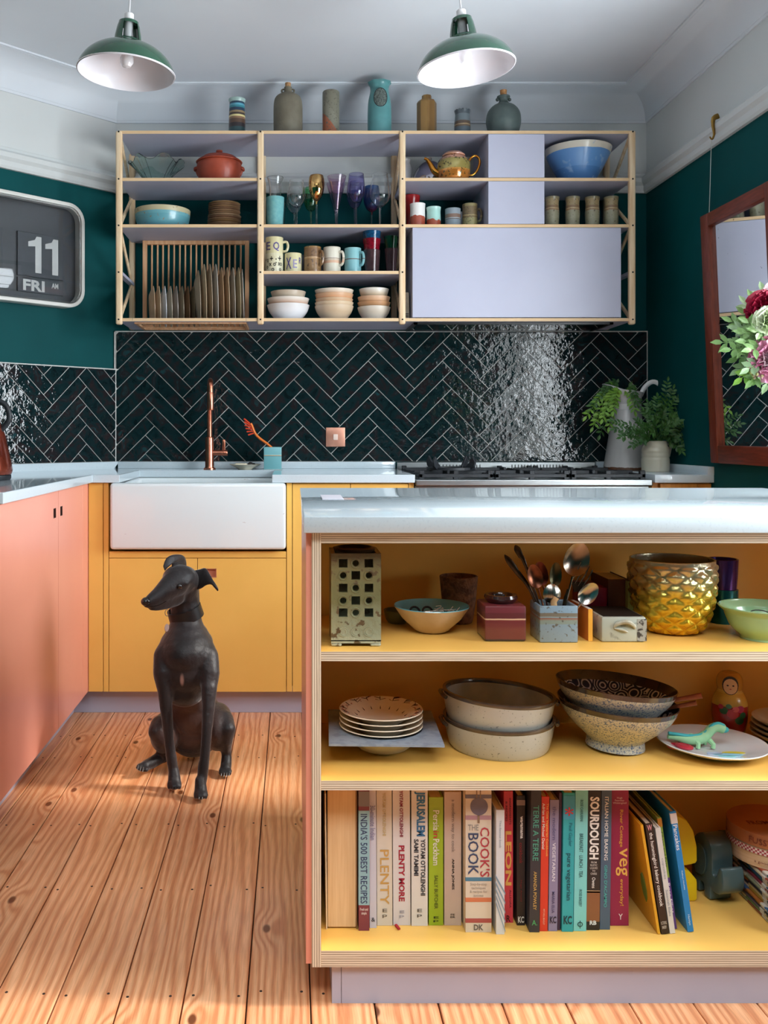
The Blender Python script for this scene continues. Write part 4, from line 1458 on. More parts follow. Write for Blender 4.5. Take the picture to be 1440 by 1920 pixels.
goblet('flute', 'pale lilac cone flute standing nearest the wall', 630, YG2, [(2.2, 404), (4.5, 396), (11, 370), (18, 345)], .0042, 14, G_LILAC)
goblet('wine_glass', 'violet tinted wine glass beside the lilac flutes', 668, YG, [(1.8, 381), (8, 377), (15.5, 364), (16.5, 352), (14, 326.5)], .003, 15, G_PURP)
goblet('wine_glass', 'violet wine glass half hidden by the one before it', 665, YG2, [(1.8, 392), (8, 388), (14, 376), (15, 362), (13, 342)], .003, 15, G_PURP)
goblet('wine_glass', 'big clear wine glass beside the rear shelf post', 712.5, YG, [(2, 389), (11, 383), (19, 371), (19, 358), (14.5, 326)], .0036, 18, G_CLEAR)
gr_m = BAND('red_blue_glass', [(0, '#7a1f3a'), (.62, '#8a2340'), (.78, '#2a64a8')], 0, .16, noise=.05, const=False, rough=.05)
gr_m.node_tree.nodes['Principled BSDF'].inputs['Transmission Weight'].default_value = .85
goblet('wine_glass', 'red glass goblet with a blue rim behind the clear glass', 697, YG2, [(1.8, 398), (10, 392), (15.5, 378), (15, 362), (13, 350)], .003, 14, gr_m, stem_m=G_CLEAR)
vessel('glass_jug', 'white ceramic jug standing against the wall beside the post', 'jug', 759, 4.0, Z2, [(12, 345), (13, 325), (12, 312), (10, 306), (11, 300)], M_CERAM, t=.004)

# right bay third row
Y3 = 3.835
vessel('tumbler', 'white handmade tumbler with a bare terracotta wave', 'tumbler', 783, Y3, Z3, [(13.5, 432), (14, 410), (13.8, 393), (14.5, 383)], BAND('half_dipped_white', [(0, '#a34a35'), (.48, '#e6e3e0'), (.9, '#e9e6e3')], 0, .098, noise=.55, nscale=20, coat=.3), t=.004)
vessel('tumbler', 'pale aqua handmade tumbler with a terracotta peak', 'tumbler', 813, Y3, Z3, [(13, 432), (13.3, 412), (12.8, 398), (13.8, 389.5)], BAND('half_dipped_aqua', [(0, '#a0492f'), (.36, '#a5d0c6'), (.9, '#b3dad0')], 0, .088, noise=.6, nscale=22, coat=.3), t=.004)


def mug(name, label, cx, Y, bz, hw, py_top, m, group=None, handle=True, hm=None, flare=0, hang=0, hr=.0055, hs=1.0, waist=0):
    s = F / Y
    z = lambda py: H + (CY - py) / s - bz
    h = z(py_top)
    t = thing(name, label, 'mug', ((cx - CX) / s, Y, bz), (0, 0, hang), group)
    r = hw / s
    pr = [(r * .96, 0), (r * 1.0, .004), (r * (1 - waist), h * .5), (r, h * .85), (r * (1 + flare), h)]
    MB().lathe(shell([(p[0], p[1]) for p in catmull(pr, 3)], .0035), 32).build('body', m, t)
    if handle:
        a = .021 * hs
        hp_ = [(r * .96, 0, h * .78), (r + a * .7, 0, h * .80), (r + a, 0, h * .58), (r + a * .7, 0, h * .34), (r * .97, 0, h * .30)]
        MB().tube(catmull(hp_, 4), hr, 8).build('handle', hm or m, t)
    return t, r, h


mug('mug', 'grey mug with brown rings in the row of small cups', 849, Y3, Z3, 14.5, 392.5, BAND('ringed_grey', [(0, '#7d8a93'), (.44, '#5f5048'), (.48, '#9aa4aa'), (.52, '#7a5f52'), (.72, '#87929a')], 0, .08, noise=.05), handle=False)
mug('mug', 'pale mug half hidden behind the grey ringed mug', 866, 3.96, Z3, 13, 400, P('pale_grey_glaze', '#a7adb0', rough=.3), hang=R(170))
mug('mug', 'olive brown mug with a small side handle by the cubby', 881, Y3, Z3, 14, 383.5, BAND('olive_glaze', [(0, '#8b8358'), (.42, '#6f5c3c'), (.5, '#9a875e'), (.55, '#6d5a3e'), (.9, '#857850')], 0, .1, noise=.08, speck=('#4e4630', 130, .6)), hs=.8)
vessel('tumbler', 'red glass tumbler at the back beside the post', 'tumbler', 771, 3.97, Z3, [(9, 432), (10, 405), (16, 375), (16.5, 368)], P('red_plastic_glass', '#b52a2c', '#a32226', 20, .2, trans=.2), t=.003)
tm = BAND('sandy_tumbler_glaze', [(0, '#86826a'), (.30, '#8d8870'), (.58, '#8a6a4c'), (.63, '#b9a37c'), (.66, '#7f6348'), (.74, '#96825f'), (.95, '#7c7358')], 0, .128, noise=.06, speck=('#5c4f3a', 120, .62))
TL = ['sandy stoneware tumbler next to the lilac cubby', 'second sandy stoneware tumbler from the lilac cubby', 'third sandy stoneware tumbler from the lilac cubby', 'sandy stoneware tumbler next to the rear post']
for k, cx in enumerate((1035, 1073.5, 1110.5, 1146)):
    vessel('tumbler', TL[k], 'tumbler', cx, Y3, Z3, [(12.5, 432), (12.8, 415), (13.3, 400), (12.6, 391), (12.4, 380), (13.8, 370.5)], tm, group='sandy tumblers', t=.004)

# ---------------------------------------------------------------- mugs on the fourth row
Y4 = 3.83
M_CREAM = P('cream_glaze_mug', '#d8d0a8', '#cec597', 20, .3, coat=.3)
M_BLUEI = P('violet_ink', '#5a4d8c', rough=.6)


def wrap_text(body, w, h, m, parent, r, z, a0=0.0):
    me = text_mesh(body, w, h)
    me.materials.append(m)
    for v in me.vertices:
        p = on_round(v.co.x + a0 * r, z + v.co.y, r + .0015)
        v.co = p
    return link('lettering', me, parent)


s4 = F / Y4
t, r, h = mug('mug', 'cream mug lettered in violet standing on the patterned mug', 514.5, Y4, Z4 + .0705, 16.5, 446.5, M_CREAM, hs=.95)
wrap_text('E', .022, .034, M_BLUEI, t, r, h * .52, -.75)
wrap_text('Q', .026, .038, M_BLUEI, t, r, h * .48, .25)
t, r, h = mug('mug', 'cream mug covered in small black glyphs under the lettered mug', 514.5, Y4, Z4, 16.8, 477.5, P('cream_glaze_glyph', '#dcd6bc', '#d2caa8', 20, .3), handle=False)
for b_, w, hh_, zz_, aa in (('+', .014, .018, .72, -.3), ('x o', .030, .014, .42, -.2), ('o', .012, .014, .16, -.15), ('+', .014, .020, .74, .65), ('xo', .020, .014, .45, .7), ('o', .010, .012, .18, .72), (':', .004, .02, .6, .22), ('+ x', .022, .02, .66, -.95), ('o', .010, .012, .3, -.85)):
    wrap_text(b_, w, hh_, M_INK, t, r, h * zz_, aa)
t, r, h = mug('mug', 'cream mug with big violet letters beside the brown mug', 549.5, Y4, Z4, 16, 476.5, M_CREAM, handle=False)
wrap_text('X', .026, .048, M_BLUEI, t, r, h * .48, -.55)
wrap_text('E', .017, .036, P('pale_violet_ink', '#9a90b4', rough=.6), t, r, h * .45, .25)
wrap_text('R', .014, .026, M_BLUEI, t, r, h * .62, .95)
vessel('bowl', 'pale grey blue bowl at the back behind the mugs', 'bowl', 556, 3.96, Z4, [(10, 515), (16, 500), (20, 481)], P('pale_blue_grey_glaze', '#8e9aa2', rough=.3), t=.004)
mug('mug', 'brown glazed mug with a pale waist line', 586, Y4, Z4, 16, 464, BAND('brown_mug_glaze', [(0, '#8d6a44'), (.50, '#a47e50'), (.54, '#c9a882'), (.57, '#7a5836'), (.9, '#94703f')], 0, .118, noise=.05, speck=('#5e4127', 90, .58), coat=.4), hs=1, hang=R(-42))
mug('mug', 'grey mug standing behind the brown mug', 604, 3.975, Z4, 15, 474, P('grey_mug_glaze', '#8b8e92', rough=.3), hang=R(20))
mug('mug', 'ivory mug with a peach waist band', 622.5, Y4, Z4, 16.2, 465, BAND('ivory_glaze', [(0, '#d3cbb8'), (.36, '#d3a88c'), (.46, '#c9b9a4'), (.52, '#8a7468'), (.54, '#d8d0bf'), (.9, '#cdc5b3')], 0, .116, noise=.03, coat=.4), hs=1, hang=R(-36))
mug('mug', 'powder blue mug with a thin brown waist line', 661.5, Y4, Z4, 15.6, 466.5, BAND('powder_blue_glaze', [(0, '#7ab0b6'), (.50, '#5f4a42'), (.53, '#7fb6bb'), (.9, '#8fc0c2')], 0, .114, noise=.02, coat=.4), hs=1, hang=R(-40))
zt4 = lambda py: H + (CY - py) / s4 - Z4


def stack_tumblers(cx, specs, labs):
    for (b, top, hw0, hw1, m), lab in zip(specs, labs):
        bz = Z4 if b is None else H + (CY - b) / s4
        vessel('tumbler', lab, 'tumbler', cx, Y4, bz, [(hw0, b or 520), (hw1, top)], m, t=.003, crisp=True)


G_SM = P('smoky_seeded_glass', '#8a6a6e', '#6a4a52', 60, .05, trans=.75)
stack_tumblers(697, [(None, 470, 13, 16, G_SM), (491, 449, 10.8, 17, P('ruby_seeded_glass', '#a81c34', '#8c1428', 60, .06, trans=.5)), (470, 435, 11.6, 17.4, P('petrol_seeded_glass', '#2a6a9a', '#205680', 60, .06, trans=.5))],
               ['smoky seeded glass tumbler at the bottom of the tall stack', 'ruby red seeded tumbler in the middle of the tall stack', 'petrol blue seeded tumbler on top of the tall stack'])
stack_tumblers(733, [(None, 467, 9, 12.5, G_SM), (486, 444, 7.6, 13.5, P('forest_seeded_glass', '#1f5a3a', '#174a30', 60, .06, trans=.6))],
               ['smoky glass tumbler under the forest green one', 'forest green seeded tumbler stacked on a smoky one'])

# ---------------------------------------------------------------- bowls on the fifth row
Y5 = 3.85
s5 = F / Y5
z5 = lambda py: H + (CY - py) / s5


def nest(cx, specs, grp, labs):
    for (hw, ptop, pbot, c1, c2), lab in zip(specs, labs):
        bz = Z5 if pbot is None else z5(pbot)
        h = z5(ptop) - bz
        r = hw / s5
        pr = [(r * .52, 0), (r * .62, h * .10), (r * .88, h * .55), (r, h)]
        m = BAND('bowl_glaze', [(0, c1), (.55, c2), (.9, c1)], 0, h, noise=.12, nscale=14, const=False, coat=.3)
        tag(MB().lathe(shell([(p[0], p[1]) for p in catmull(pr, 4)], .0045), 40).build('bowl', m, loc=((cx - CX) / s5, Y5, bz)), lab, 'bowl', grp)


nest(540.5, [(40, 573, None, '#d9d6d4', '#e4e2e2'), (39.5, 561, 587, '#d8cfc4', '#c69a80'), (33, 548, 574, '#b8a793', '#c2b29e')], 'bowls in the lower middle bay',
     ['white bowl at the bottom of the three bowl stack', 'cream bowl with a rosy band in the middle of its stack', 'small sandy bowl on top of the three bowl stack'])
nest(626.5, [(36.5, 575, None, '#cdb598', '#c9ae8e'), (36.5, 568.5, 592, '#d2bb9c', '#cfa888'), (35.5, 562, 586, '#c8a684', '#d09a72'), (36, 553, 578, '#cda27e', '#d8986a'), (36.5, 545, 569, '#d8cdbb', '#d2a684')], 'bowls in the lower middle bay',
     ['buff bowl at the bottom of the tallest bowl stack', 'buff bowl second from the bottom of the tallest stack', 'tan bowl in the middle of the tallest bowl stack', 'orange tan bowl second from the top of the tallest stack', 'ivory rimmed bowl on top of the tallest stack'])
nest(701, [(31, 577, None, '#cfc3b4', '#c8b9a6'), (31, 568, 588, '#b98a62', '#a9805c'), (30.5, 558, 580, '#cfa888', '#d2a078'), (28, 543, 568, '#d6cfc4', '#c9b296')], 'bowls in the lower middle bay',
     ['pale speckled bowl at the bottom of the stack by the post', 'brown bowl second from the bottom of the stack by the post', 'peach bowl third up in the stack by the post', 'ivory bowl on top of the stack by the post'])
leaf = thing('booklet', 'cream booklet standing beside the extractor housing', 'booklet', ((764 - CX) * 3.80 / F, 3.80, Z5))
MB().box(-.0105, .0085, -.0, .14, .0004, .112).build('pages', P('cream_paper', '#cfc6b4', '#bdb4a2', 30, .8), leaf, rot=(0, R(-1.5), R(-2)), bevel=.001, bseg=1)
for k in range(3):
    MB().box(-.008, .006, -.0006, 0, .010 + k * .006, .013 + k * .006).build('print_line', M_INK, leaf, rot=(0, R(-1.5), R(-2)))

# ================================================================ island with open shelves
YI, YIB = 1.67, 2.572           # worktop front and back edge
YS_ = 1.69                      # face of the plywood
YBK = 2.03                      # back panel of the shelves
XI0, XI1 = .0195, 1.32
sI = F / YS_
IX = lambda px: (px - CX) / sI
IZ = lambda py: H + (CY - py) / sI
PX0, PX1 = IX(583), IX(602)
ZA, ZB, ZC_ = IZ(1222), IZ(1464), IZ(1783)      # top faces of the shelves
TI = .0178
isl = thing('kitchen_island', 'island bookcase in plywood with yellow open shelves and a stone top', 'island', ((PX0 + XI1) / 2, YS_, 0))
MB().box(XI0, XI1, YI, YIB, ZTB, ZT).build('worktop', M_QUARTZ, isl, bevel=.0025, world_=True)
soc = MB().box(.068, .118, 2.11, 2.26, ZT, ZT + .0012).build('socket_cover', P('flush_socket_cover', '#d9d5de', rough=.35), isl, smooth=0, bevel=.0004, bseg=1, world_=True)
SIDE = [M_YELLOW, M_PLYX, M_PINK]
MB().box(PX0 + .0015, PX1, YS_, YIB - .02, .076, ZTB - .0005, 0, ax={'y': 1}).build('side_panel', SIDE, isl, smooth=0, world_=True)
MB().box(PX0 - .009, PX0 + .0013, YS_ + .012, YIB - .02, .076, ZTB - .0005).build('side_facing', M_PINK, isl, smooth=0, world_=True)
MB().box(XI1 - .04, XI1 - .02, YS_, YIB - .02, .076, ZTB - .0005, 0, ax={'y': 1}).build('side_panel', SIDE, isl, smooth=0, world_=True)
SH = [M_YELLOW, M_PLYZ]
for nm, zt_, th in (('top_board', ZTB - .0008, ZTB - .0008 - IZ(1019)), ('shelf', ZA, TI), ('shelf', ZB, TI), ('shelf', ZC_, ZC_ - .076)):
    MB().box(PX1 + .0002, XI1 - .0402, YS_ + .0008, YBK, zt_ - th, zt_, 0, ax={'y': 1}).build(nm, SH, isl, smooth=0, world_=True)
MB().box(PX1, XI1 - .04, YBK, YBK + .012, .076, ZTB - .001).build('back_panel', M_YELLOW, isl, smooth=0, world_=True)
MB().box(PX1, XI1 - .04, YIB - .038, YIB - .02, .09, ZTB - .004).build('rear_panel', M_PINK, isl, smooth=0, world_=True)
YPL = F * H / (1881 - CY)
MB().box((640.5 - CX) * YPL / F, XI1 - .03, YPL, YPL + .018, 0, .0758).build('plinth', M_LILAC, isl, smooth=0, world_=True)
MB().box((622.5 - CX) * YPL / F, (639.5 - CX) * YPL / F, YPL, YIB - .05, 0, .0758).build('plinth_return', M_LILAC, isl, smooth=0, world_=True)

ZA, ZB, ZC_ = ZA + .0004, ZB + .0004, ZC_ + .0004
# ---------------------------------------------------------------- books


def spineY(py):
    """distance of something standing on the bottom shelf whose foot shows at row py"""
    return F * (H - ZC_) / (py - CY)


NB = [0]


def book(label, x0, x1, ytop, ybot, col, texts=(), bands=(), lean=0, depth=.20, pages='#d9cfb8', Y=None, rough=.45, yaw=0, col2=None, zfloor=None):
    """closed book, spine outward. x0,x1,ytop,ybot: photo pixels of the spine"""
    Y = Y or spineY(ybot)
    s = F / Y
    sr_ = F / spineY(1738)
    w, h = (x1 - x0) / sr_, min((ybot - ytop) / s, ZB - TI - ZC_ - .006)
    xc = ((x0 + x1) / 2 - CX) / sr_
    t = thing('cookbook', label, 'book', (xc, Y, (ZC_ if zfloor is None else zfloor) + w / 2 * abs(math.sin(R(lean)))), (0, R(lean), yaw), 'cookbooks on the bottom shelf')
    m = P('book_cover', col, col2, 6, rough)
    c = .0022
    hw = w / 2 - .0006
    MB().box(-hw, hw, 0, c, 0, h).box(-hw, -hw + c, c, depth, 0, h).box(hw - c, hw, c, depth, 0, h).build('cover', m, t, smooth=0)
    MB().box(-hw + c, hw - c, c, depth - .004, .003, h - .003).build('pages', P('book_pages', pages, None, 6, .8, stretch=(120, 1, 1)), t, smooth=0)
    for (f0, f1, bc) in bands:
        b = MB().box(-hw - .0003, hw + .0003, -.0004, .004, h * f0, h * f1).build('printed_band', P('print', bc, rough=rough), t, smooth=0)
    for tx_ in texts:
        body, tc_, f0, f1, wf = tx_[:5]
        off = tx_[5] if len(tx_) > 5 else 0
        down = tx_[6] if len(tx_) > 6 else True
        im = P('print_ink', tc_, rough=.5)
        L_ = h * (f1 - f0)
        if down:
            letter(body, L_, w * wf, im, t, (off * w, -.0007, h * (f0 + f1) / 2), True)
        else:
            letter(body, w * wf, L_, im, t, (off * w, -.0007, h * (f0 + f1) / 2), False)
    return t


def fr_(y, yt, yb):
    return (yb - y) / (yb - yt)


def T(body, col, y0, y1, wf, yt, yb, off=0, down=True):
    """text between rows y0 (upper) and y1 (lower) on a spine that runs from yt to yb"""
    return (body, col, fr_(y1, yt, yb), fr_(y0, yt, yb), wf, off, down)


YB_ = 1737
# big page-edge-out volume at the end of the row
pb = thing('ledger', 'thick old book with its tan page edges facing outward', 'book', ((641 - CX) * spineY(1742) / F, spineY(1742), ZC_), group='cookbooks on the bottom shelf')
sY = F / spineY(1742)
MB().box(-27 / sY, 27 / sY, .002, .2, .002, .268).build('pages', P('aged_page_edges', '#dcbf96', '#d2b288', 5, .8, stretch=(50, 1, 2)), pb, smooth=0, bevel=.002)
MB().box(-29.5 / sY, -27.2 / sY, 0, .2, 0, .262).build('cover', P('worn_cream_cover', '#e2d2b6', rough=.6), pb, smooth=0, rot=(0, R(-.6), 0))
MB().box(27.2 / sY, 28.6 / sY, 0, .2, 0, .272).build('cover', P('worn_brown_cover', '#8c6a48', rough=.6), pb, smooth=0)
yt = 1476
book('blue and maroon spine with navy capitals beside the thick old book', 671, 692, yt, 1745, '#7f3c48', [T("INDIA'S 500 BEST RECIPES", '#2b3a63', 1526, 1694, .62, yt, 1745), T('Fresh and\nsimple', '#e9dede', 1702, 1716, .7, yt, 1745, 0, False)],
     [(fr_(1697, yt, 1745), fr_(1520, yt, 1745), '#8fb9c4'), (fr_(1512, yt, 1745), fr_(1484, yt, 1745), '#7f7a80')], pages='#e6dccb')
book('thin lavender white spine leaning on the blue and maroon book', 692.5, 706.5, 1480, 1740, '#cfcdd8', [T('30-minute Indian', '#8a86a8', 1510, 1575, .7, 1480, 1740), T('&', '#333340', 1720, 1728, .5, 1480, 1740, 0, False)], lean=-.3)
book('cream padded spine with thin gold capitals', 707, 737, 1478, 1735.5, '#d8d0c2', [T('PLENTY', '#c9a05a', 1593, 1696, .55, 1478, 1735.5), T('YOTAM OTTOLENGHI', '#cdb98a', 1486, 1567, .22, 1478, 1735.5), T('E\np', '#6a6258', 1704, 1721, .3, 1478, 1735.5, 0, False)], lean=-.3)
bpl = book('white padded spine with dark red capitals', 737.5, 771, 1478, 1735, '#d9d5d6', [T('PLENTY MORE', '#a3203c', 1585, 1690, .34, 1478, 1735), T('YOTAM OTTOLENGHI', '#8a2a40', 1482, 1569, .2, 1478, 1735), T('E\np', '#9a9aa6', 1707, 1721, .28, 1478, 1735, 0, False)], lean=-.3)
book('white spine with a big blue title', 771.5, 803, 1478, 1736, '#dcd9d4', [T('JERUSALEM', '#2a6c9c', 1484, 1568, .66, 1478, 1736), T('YOTAM OTTOLENGHI', '#3a3f48', 1573, 1679, .28, 1478, 1736, .2), T('SAMI TAMIMI', '#3a3f48', 1573, 1642, .28, 1478, 1736, -.2), T('E\np', '#5a564e', 1704, 1720, .3, 1478, 1736, 0, False)])
book('lime green spine with white outlined lettering', 804.5, 832.5, 1495, 1735, '#9cb82a', [T('Persia', '#e9e6dc', 1519, 1557, .42, 1495, 1735), T('in', '#c23a3a', 1558, 1571, .36, 1495, 1735), T('Peckham', '#e9e6dc', 1573, 1622, .42, 1495, 1735), T('SALLY BUTCHER', '#4a5420', 1641, 1704, .24, 1495, 1735), T('E\np', '#2f3a1c', 1718, 1729, .36, 1495, 1735, 0, False)])
book('plain putty spine with grey and black lettering', 833.5, 866.5, 1485, 1735, '#c7b4a8', [T('a modern way to cook', '#8f8078', 1499, 1598, .26, 1485, 1735), T('ANNA JONES', '#2e2928', 1610, 1668, .17, 1485, 1735), T('FE\nER', '#1d1a1a', 1713, 1721, .28, 1485, 1735, 0, False)])
cbk = book('thick cream spine with coloured stripes and a sieve picture', 869, 918, 1478, 1748, '#d8ccba', [T('BOOK', '#3a4a6a', 1562, 1640, .40, 1478, 1748, -.2), T("COOK'S", '#b03a48', 1551, 1644, .36, 1478, 1748, .24), T('THE', '#8f8a86', 1546, 1557, .40, 1478, 1748, -.2, False), T('Step-by-step\ntechniques\n& recipes for\nsuccess', '#a59a8c', 1655, 1681, .66, 1478, 1748, 0, False), T('DK', '#6a625c', 1733, 1744, .36, 1478, 1748, 0, False)],
           [(fr_(b1, 1478, 1748), fr_(b0, 1478, 1748), c_) for b0, b1, c_ in ((1490, 1497, '#6a6a7c'), (1529, 1537, '#b08a96'), (1645, 1652, '#4a7f9a'), (1683, 1691, '#cf7a54'), (1722, 1730, '#a8504e'))], depth=.21)
sv = F / spineY(1748)
MB().lathe([(0, 0), (16.5 / sv, 0), (16.5 / sv, .0004), (0, .0005)], 32, M=Matrix.Translation((.001, -.0004, (1748 - 1512) / sv)) @ Matrix.Rotation(R(90), 4, 'X')).build('printed_sieve', P('sieve_print', '#7c7888', '#5f5c70', 12, .5), cbk)
MB().box(-.0045, -.0025, -.0010, 0, (1748 - 1496) / sv, .278).box(.0025, .0045, -.0010, 0, (1748 - 1496) / sv, .278).box(-.002, .002, -.0010, 0, (1748 - 1543) / sv, (1748 - 1529) / sv).build('printed_handle', P('handle_print', '#8a7560', rough=.5), cbk, smooth=0)
bk10 = book('white paperback with grey brush strokes standing proud of its neighbours', 924, 940.5, 1519, 1752, '#d3d5d8', [T('The flavour book', '#9aa4b0', 1538, 1590, .22, 1519, 1752)], depth=.21, lean=0)
mb = MB()
for k in range(5):
    z0 = .115 - k * .012
    mb.add([(-.0095, -.0007, z0), (-.0095, -.0007, z0 - .006), (.0095, -.0007, z0 - .040 - k * .006), (.0095, -.0007, z0 - .035 - k * .006)], [(0, 1, 2, 3)])
mb.build('brush_strokes', P('grey_blue_print', '#7f97a8', rough=.5), bk10, smooth=0)
book('coral red spine with big outlined capitals', 947.5, 966, 1484, 1730, '#d13a4c', [T('INGREDIENTS', '#6a2030', 1496, 1546, .2, 1484, 1730, .18), T('& RECIPES', '#6a2030', 1502, 1540, .2, 1484, 1730, -.2), T('LEON', '#e8b05a', 1558, 1660, .62, 1484, 1730), T('ALLEGRA', '#6a2030', 1668, 1702, .2, 1484, 1730, .2), T('R', '#2a1418', 1716, 1728, .4, 1484, 1730, 0, False)], rough=.4)
book('narrow black spine with a white title and an eye', 970, 986.3, 1492, 1735, '#2a2224', [T('wagamama', '#e8e4de', 1530, 1572, .40, 1492, 1735), T('cookbook', '#7f1f24', 1580, 1619, .40, 1492, 1735), T('Hugo Arnold', '#7a2428', 1650, 1690, .24, 1492, 1735), T('KC', '#d8d4cc', 1718, 1730, .7, 1492, 1735, 0, False)], [(fr_(1510, 1492, 1735), fr_(1500, 1492, 1735), '#8f7c78')])
book('charcoal spine with green and gold lettering', 987.2, 1007, 1481, 1748, '#35353c', [T('TERRE A TERRE', '#4f9c86', 1510, 1614, .52, 1481, 1748), T('AMANDA POWLEY', '#c9a75e', 1634, 1706, .30, 1481, 1748), T('A.', '#4fa86a', 1725, 1735, .5, 1481, 1748, 0, False)], lean=.8)
book('scarlet spine with orange and white lettering', 1007.5, 1023, 1494, 1746, '#d63c28', [T('The Gate Vegetarian Cookbook', '#f0b45a', 1506, 1606, .32, 1494, 1746, .22), T('Adrian and Michael Daniel', '#f0e4dc', 1506, 1592, .32, 1494, 1746, -.2), T('MITCHELL BEAZLEY', '#f0b49a', 1704, 1734, .2, 1494, 1746)], lean=.8)
book('lavender grey spine with white capitals', 1023.5, 1041, 1500, 1746, '#8d84a4', [T('the modern', '#5f5880', 1512, 1575, .40, 1500, 1746), T('VEGETARIAN', '#e2dee8', 1580, 1652, .34, 1500, 1746), T('MARIA ELIA', '#4f4870', 1672, 1712, .30, 1500, 1746), T('KC', '#2c2740', 1718, 1731, .7, 1500, 1746, 0, False)], lean=.8)
book('dark plum spine squeezed in before the turquoise book', 1041.5, 1047.5, 1487, 1744, '#4a3050', [], lean=.8)
book('turquoise spine with dark teal lettering and a red flower', 1048, 1070, 1487, 1747, '#2fa5ae', [T('Paul Gayler', '#1a6a7c', 1543, 1587, .36, 1487, 1747, .1), T('pure vegetarian', '#164a58', 1600, 1688, .50, 1487, 1747), T('KC', '#123c48', 1717, 1733, .7, 1487, 1747, 0, False), T('*', '#c23038', 1513, 1530, .7, 1487, 1747, 0, False)], [(fr_(1536, 1487, 1747), fr_(1492, 1487, 1747), '#3f9ebc')], lean=.8)
book('pale aqua spine with slim dark capitals', 1070.5, 1095, 1478, 1746, '#7fd0d0', [T('ROSE CARRARINI', '#2f6a70', 1500, 1540, .22, 1478, 1746), T('BREAKFAST \u00b7 LUNCH \u00b7 TEA', '#2a5a60', 1563, 1645, .28, 1478, 1746), T('ROSE BAKERY', '#2f6a70', 1668, 1700, .22, 1478, 1746), T('O', '#1f4a50', 1728, 1738, .42, 1478, 1746, 0, False), T('I', '#1f4a50', 1726, 1741, .05, 1478, 1746, 0, False)], lean=.8)
book('black spine with a huge white title above a picture of crust', 1095.5, 1120.5, 1478, 1744, '#2b2728', [T('SOURDOUGH', '#efece8', 1494, 1611, .70, 1478, 1744), T('FROM\nRUSTIC\nLOAVES\nTO\nCAKES', '#cfc8c2', 1615, 1640, .55, 1478, 1744, 0, False), T('Owens', '#efece8', 1645, 1665, .26, 1478, 1744), T('RB', '#dfe6ea', 1726, 1734, .5, 1478, 1744, 0, False)], [(fr_(1728, 1478, 1744), fr_(1671, 1478, 1744), '#8a5a3c'), (fr_(1674, 1478, 1744), fr_(1670, 1478, 1744), '#d2a878')], lean=.8)
book('slate blue spine with white and teal capitals', 1121, 1141, 1478, 1743, '#4a6076', [T('ITALIAN HOME BAKING', '#e6e6e2', 1494, 1613, .34, 1478, 1743), T("GINO D'ACAMPO", '#4fb8b0', 1622, 1701, .28, 1478, 1743)], lean=.8)
book('thick magenta spine with gold lettering', 1145.5, 1181, 1478, 1735.5, '#9c2450', [T('River Cottage', '#e8b04a', 1518, 1588, .22, 1478, 1735.5, .08), T('veg', '#f0c060', 1590, 1642, .62, 1478, 1735.5, .1), T('everyday!', '#e8b04a', 1648, 1698, .24, 1478, 1735.5, .1), T('Hugh\nFearnley-\nWhittingstall', '#e2b8c4', 1494, 1508, .72, 1478, 1735.5, 0, False), T('Y', '#f0e4ea', 1713, 1724, .22, 1478, 1735.5, .05, False)])

rbn = MB().box(-.0025, .0025, -.012, .004, .0005, .0035).build('bookmark_ribbon', P('red_ribbon', '#b0202c', rough=.6), bpl, loc=(-.011, -.006, .0002), rot=(0, 0, R(18)))

# books leaning over at the end of the row (tops towards the magenta book)


def leaner(label, xb0, xb1, ytop, ybot, col, texts, bands=(), lean=-8, depth=.21, col2=None):
    return book(label, xb0, xb1, ytop, ybot, col, texts, bands, lean=lean, depth=depth, col2=col2)


lb = leaner('yellow softcover with a green leaf print, leaning at the row end', 1222.5, 1228.5, 1545, 1752, '#dba32c', [], lean=-9, depth=.17, col2='#d49a26')
MB().prism([(0, 0), (.010, .010), (.014, .030), (.010, .050), (0, .058), (-.008, .048), (-.012, .028), (-.008, .010)], -.0004, .0004).build('printed_leaf', P('leaf_print', '#6f8a3c', rough=.5), lb, loc=(-.0037, .035, .045), rot=(R(90), 0, R(90)))
leaner('dark brown spine with white lettering and a pink bird, leaning', 1229.5, 1244.5, 1543, 1752, '#33241f', [T('the hummingbird bakery cookbook', '#efe9e2', 1560, 1700, .55, 1543, 1752), T('W', '#e9a0a8', 1545, 1556, .6, 1543, 1752, 0, False), T('OCTOPUS\nBAKERY', '#cfc6bc', 1728, 1742, .7, 1543, 1752, 0, False)], lean=-8.5)
leaner('slim white spine with pale grey lettering, leaning', 1246, 1257, 1551, 1751, '#d6d3ce', [T('cupcakes', '#9aa0a8', 1608, 1648, .42, 1551, 1751), T('Susannah Blake', '#8f949c', 1668, 1718, .36, 1551, 1751)], lean=-8)
leaner('green and purple spine leaning between white and blue books', 1258, 1266.5, 1532, 1742, '#8fb04a', [T('Cheap and Easy', '#2f4a20', 1558, 1625, .60, 1532, 1742), T('Rose Elliot', '#e6dcf0', 1655, 1712, .60, 1532, 1742)], [(0, .46, '#5a3c86'), (.92, .995, '#c9842c')], lean=-8)
leaner('bright blue spine with white lettering at the very end, leaning', 1281, 1293.5, 1520, 1748, '#1f7fc0', [T('Pancakes', '#e9eef4', 1545, 1593, .62, 1520, 1748), T('Hamlyn', '#cfe2f0', 1715, 1735, .34, 1520, 1748), T('Kathryn Hawkins', '#cfe2f0', 1632, 1668, .26, 1520, 1748)], [(.90, .985, '#d8d2cf')], lean=-8.5)

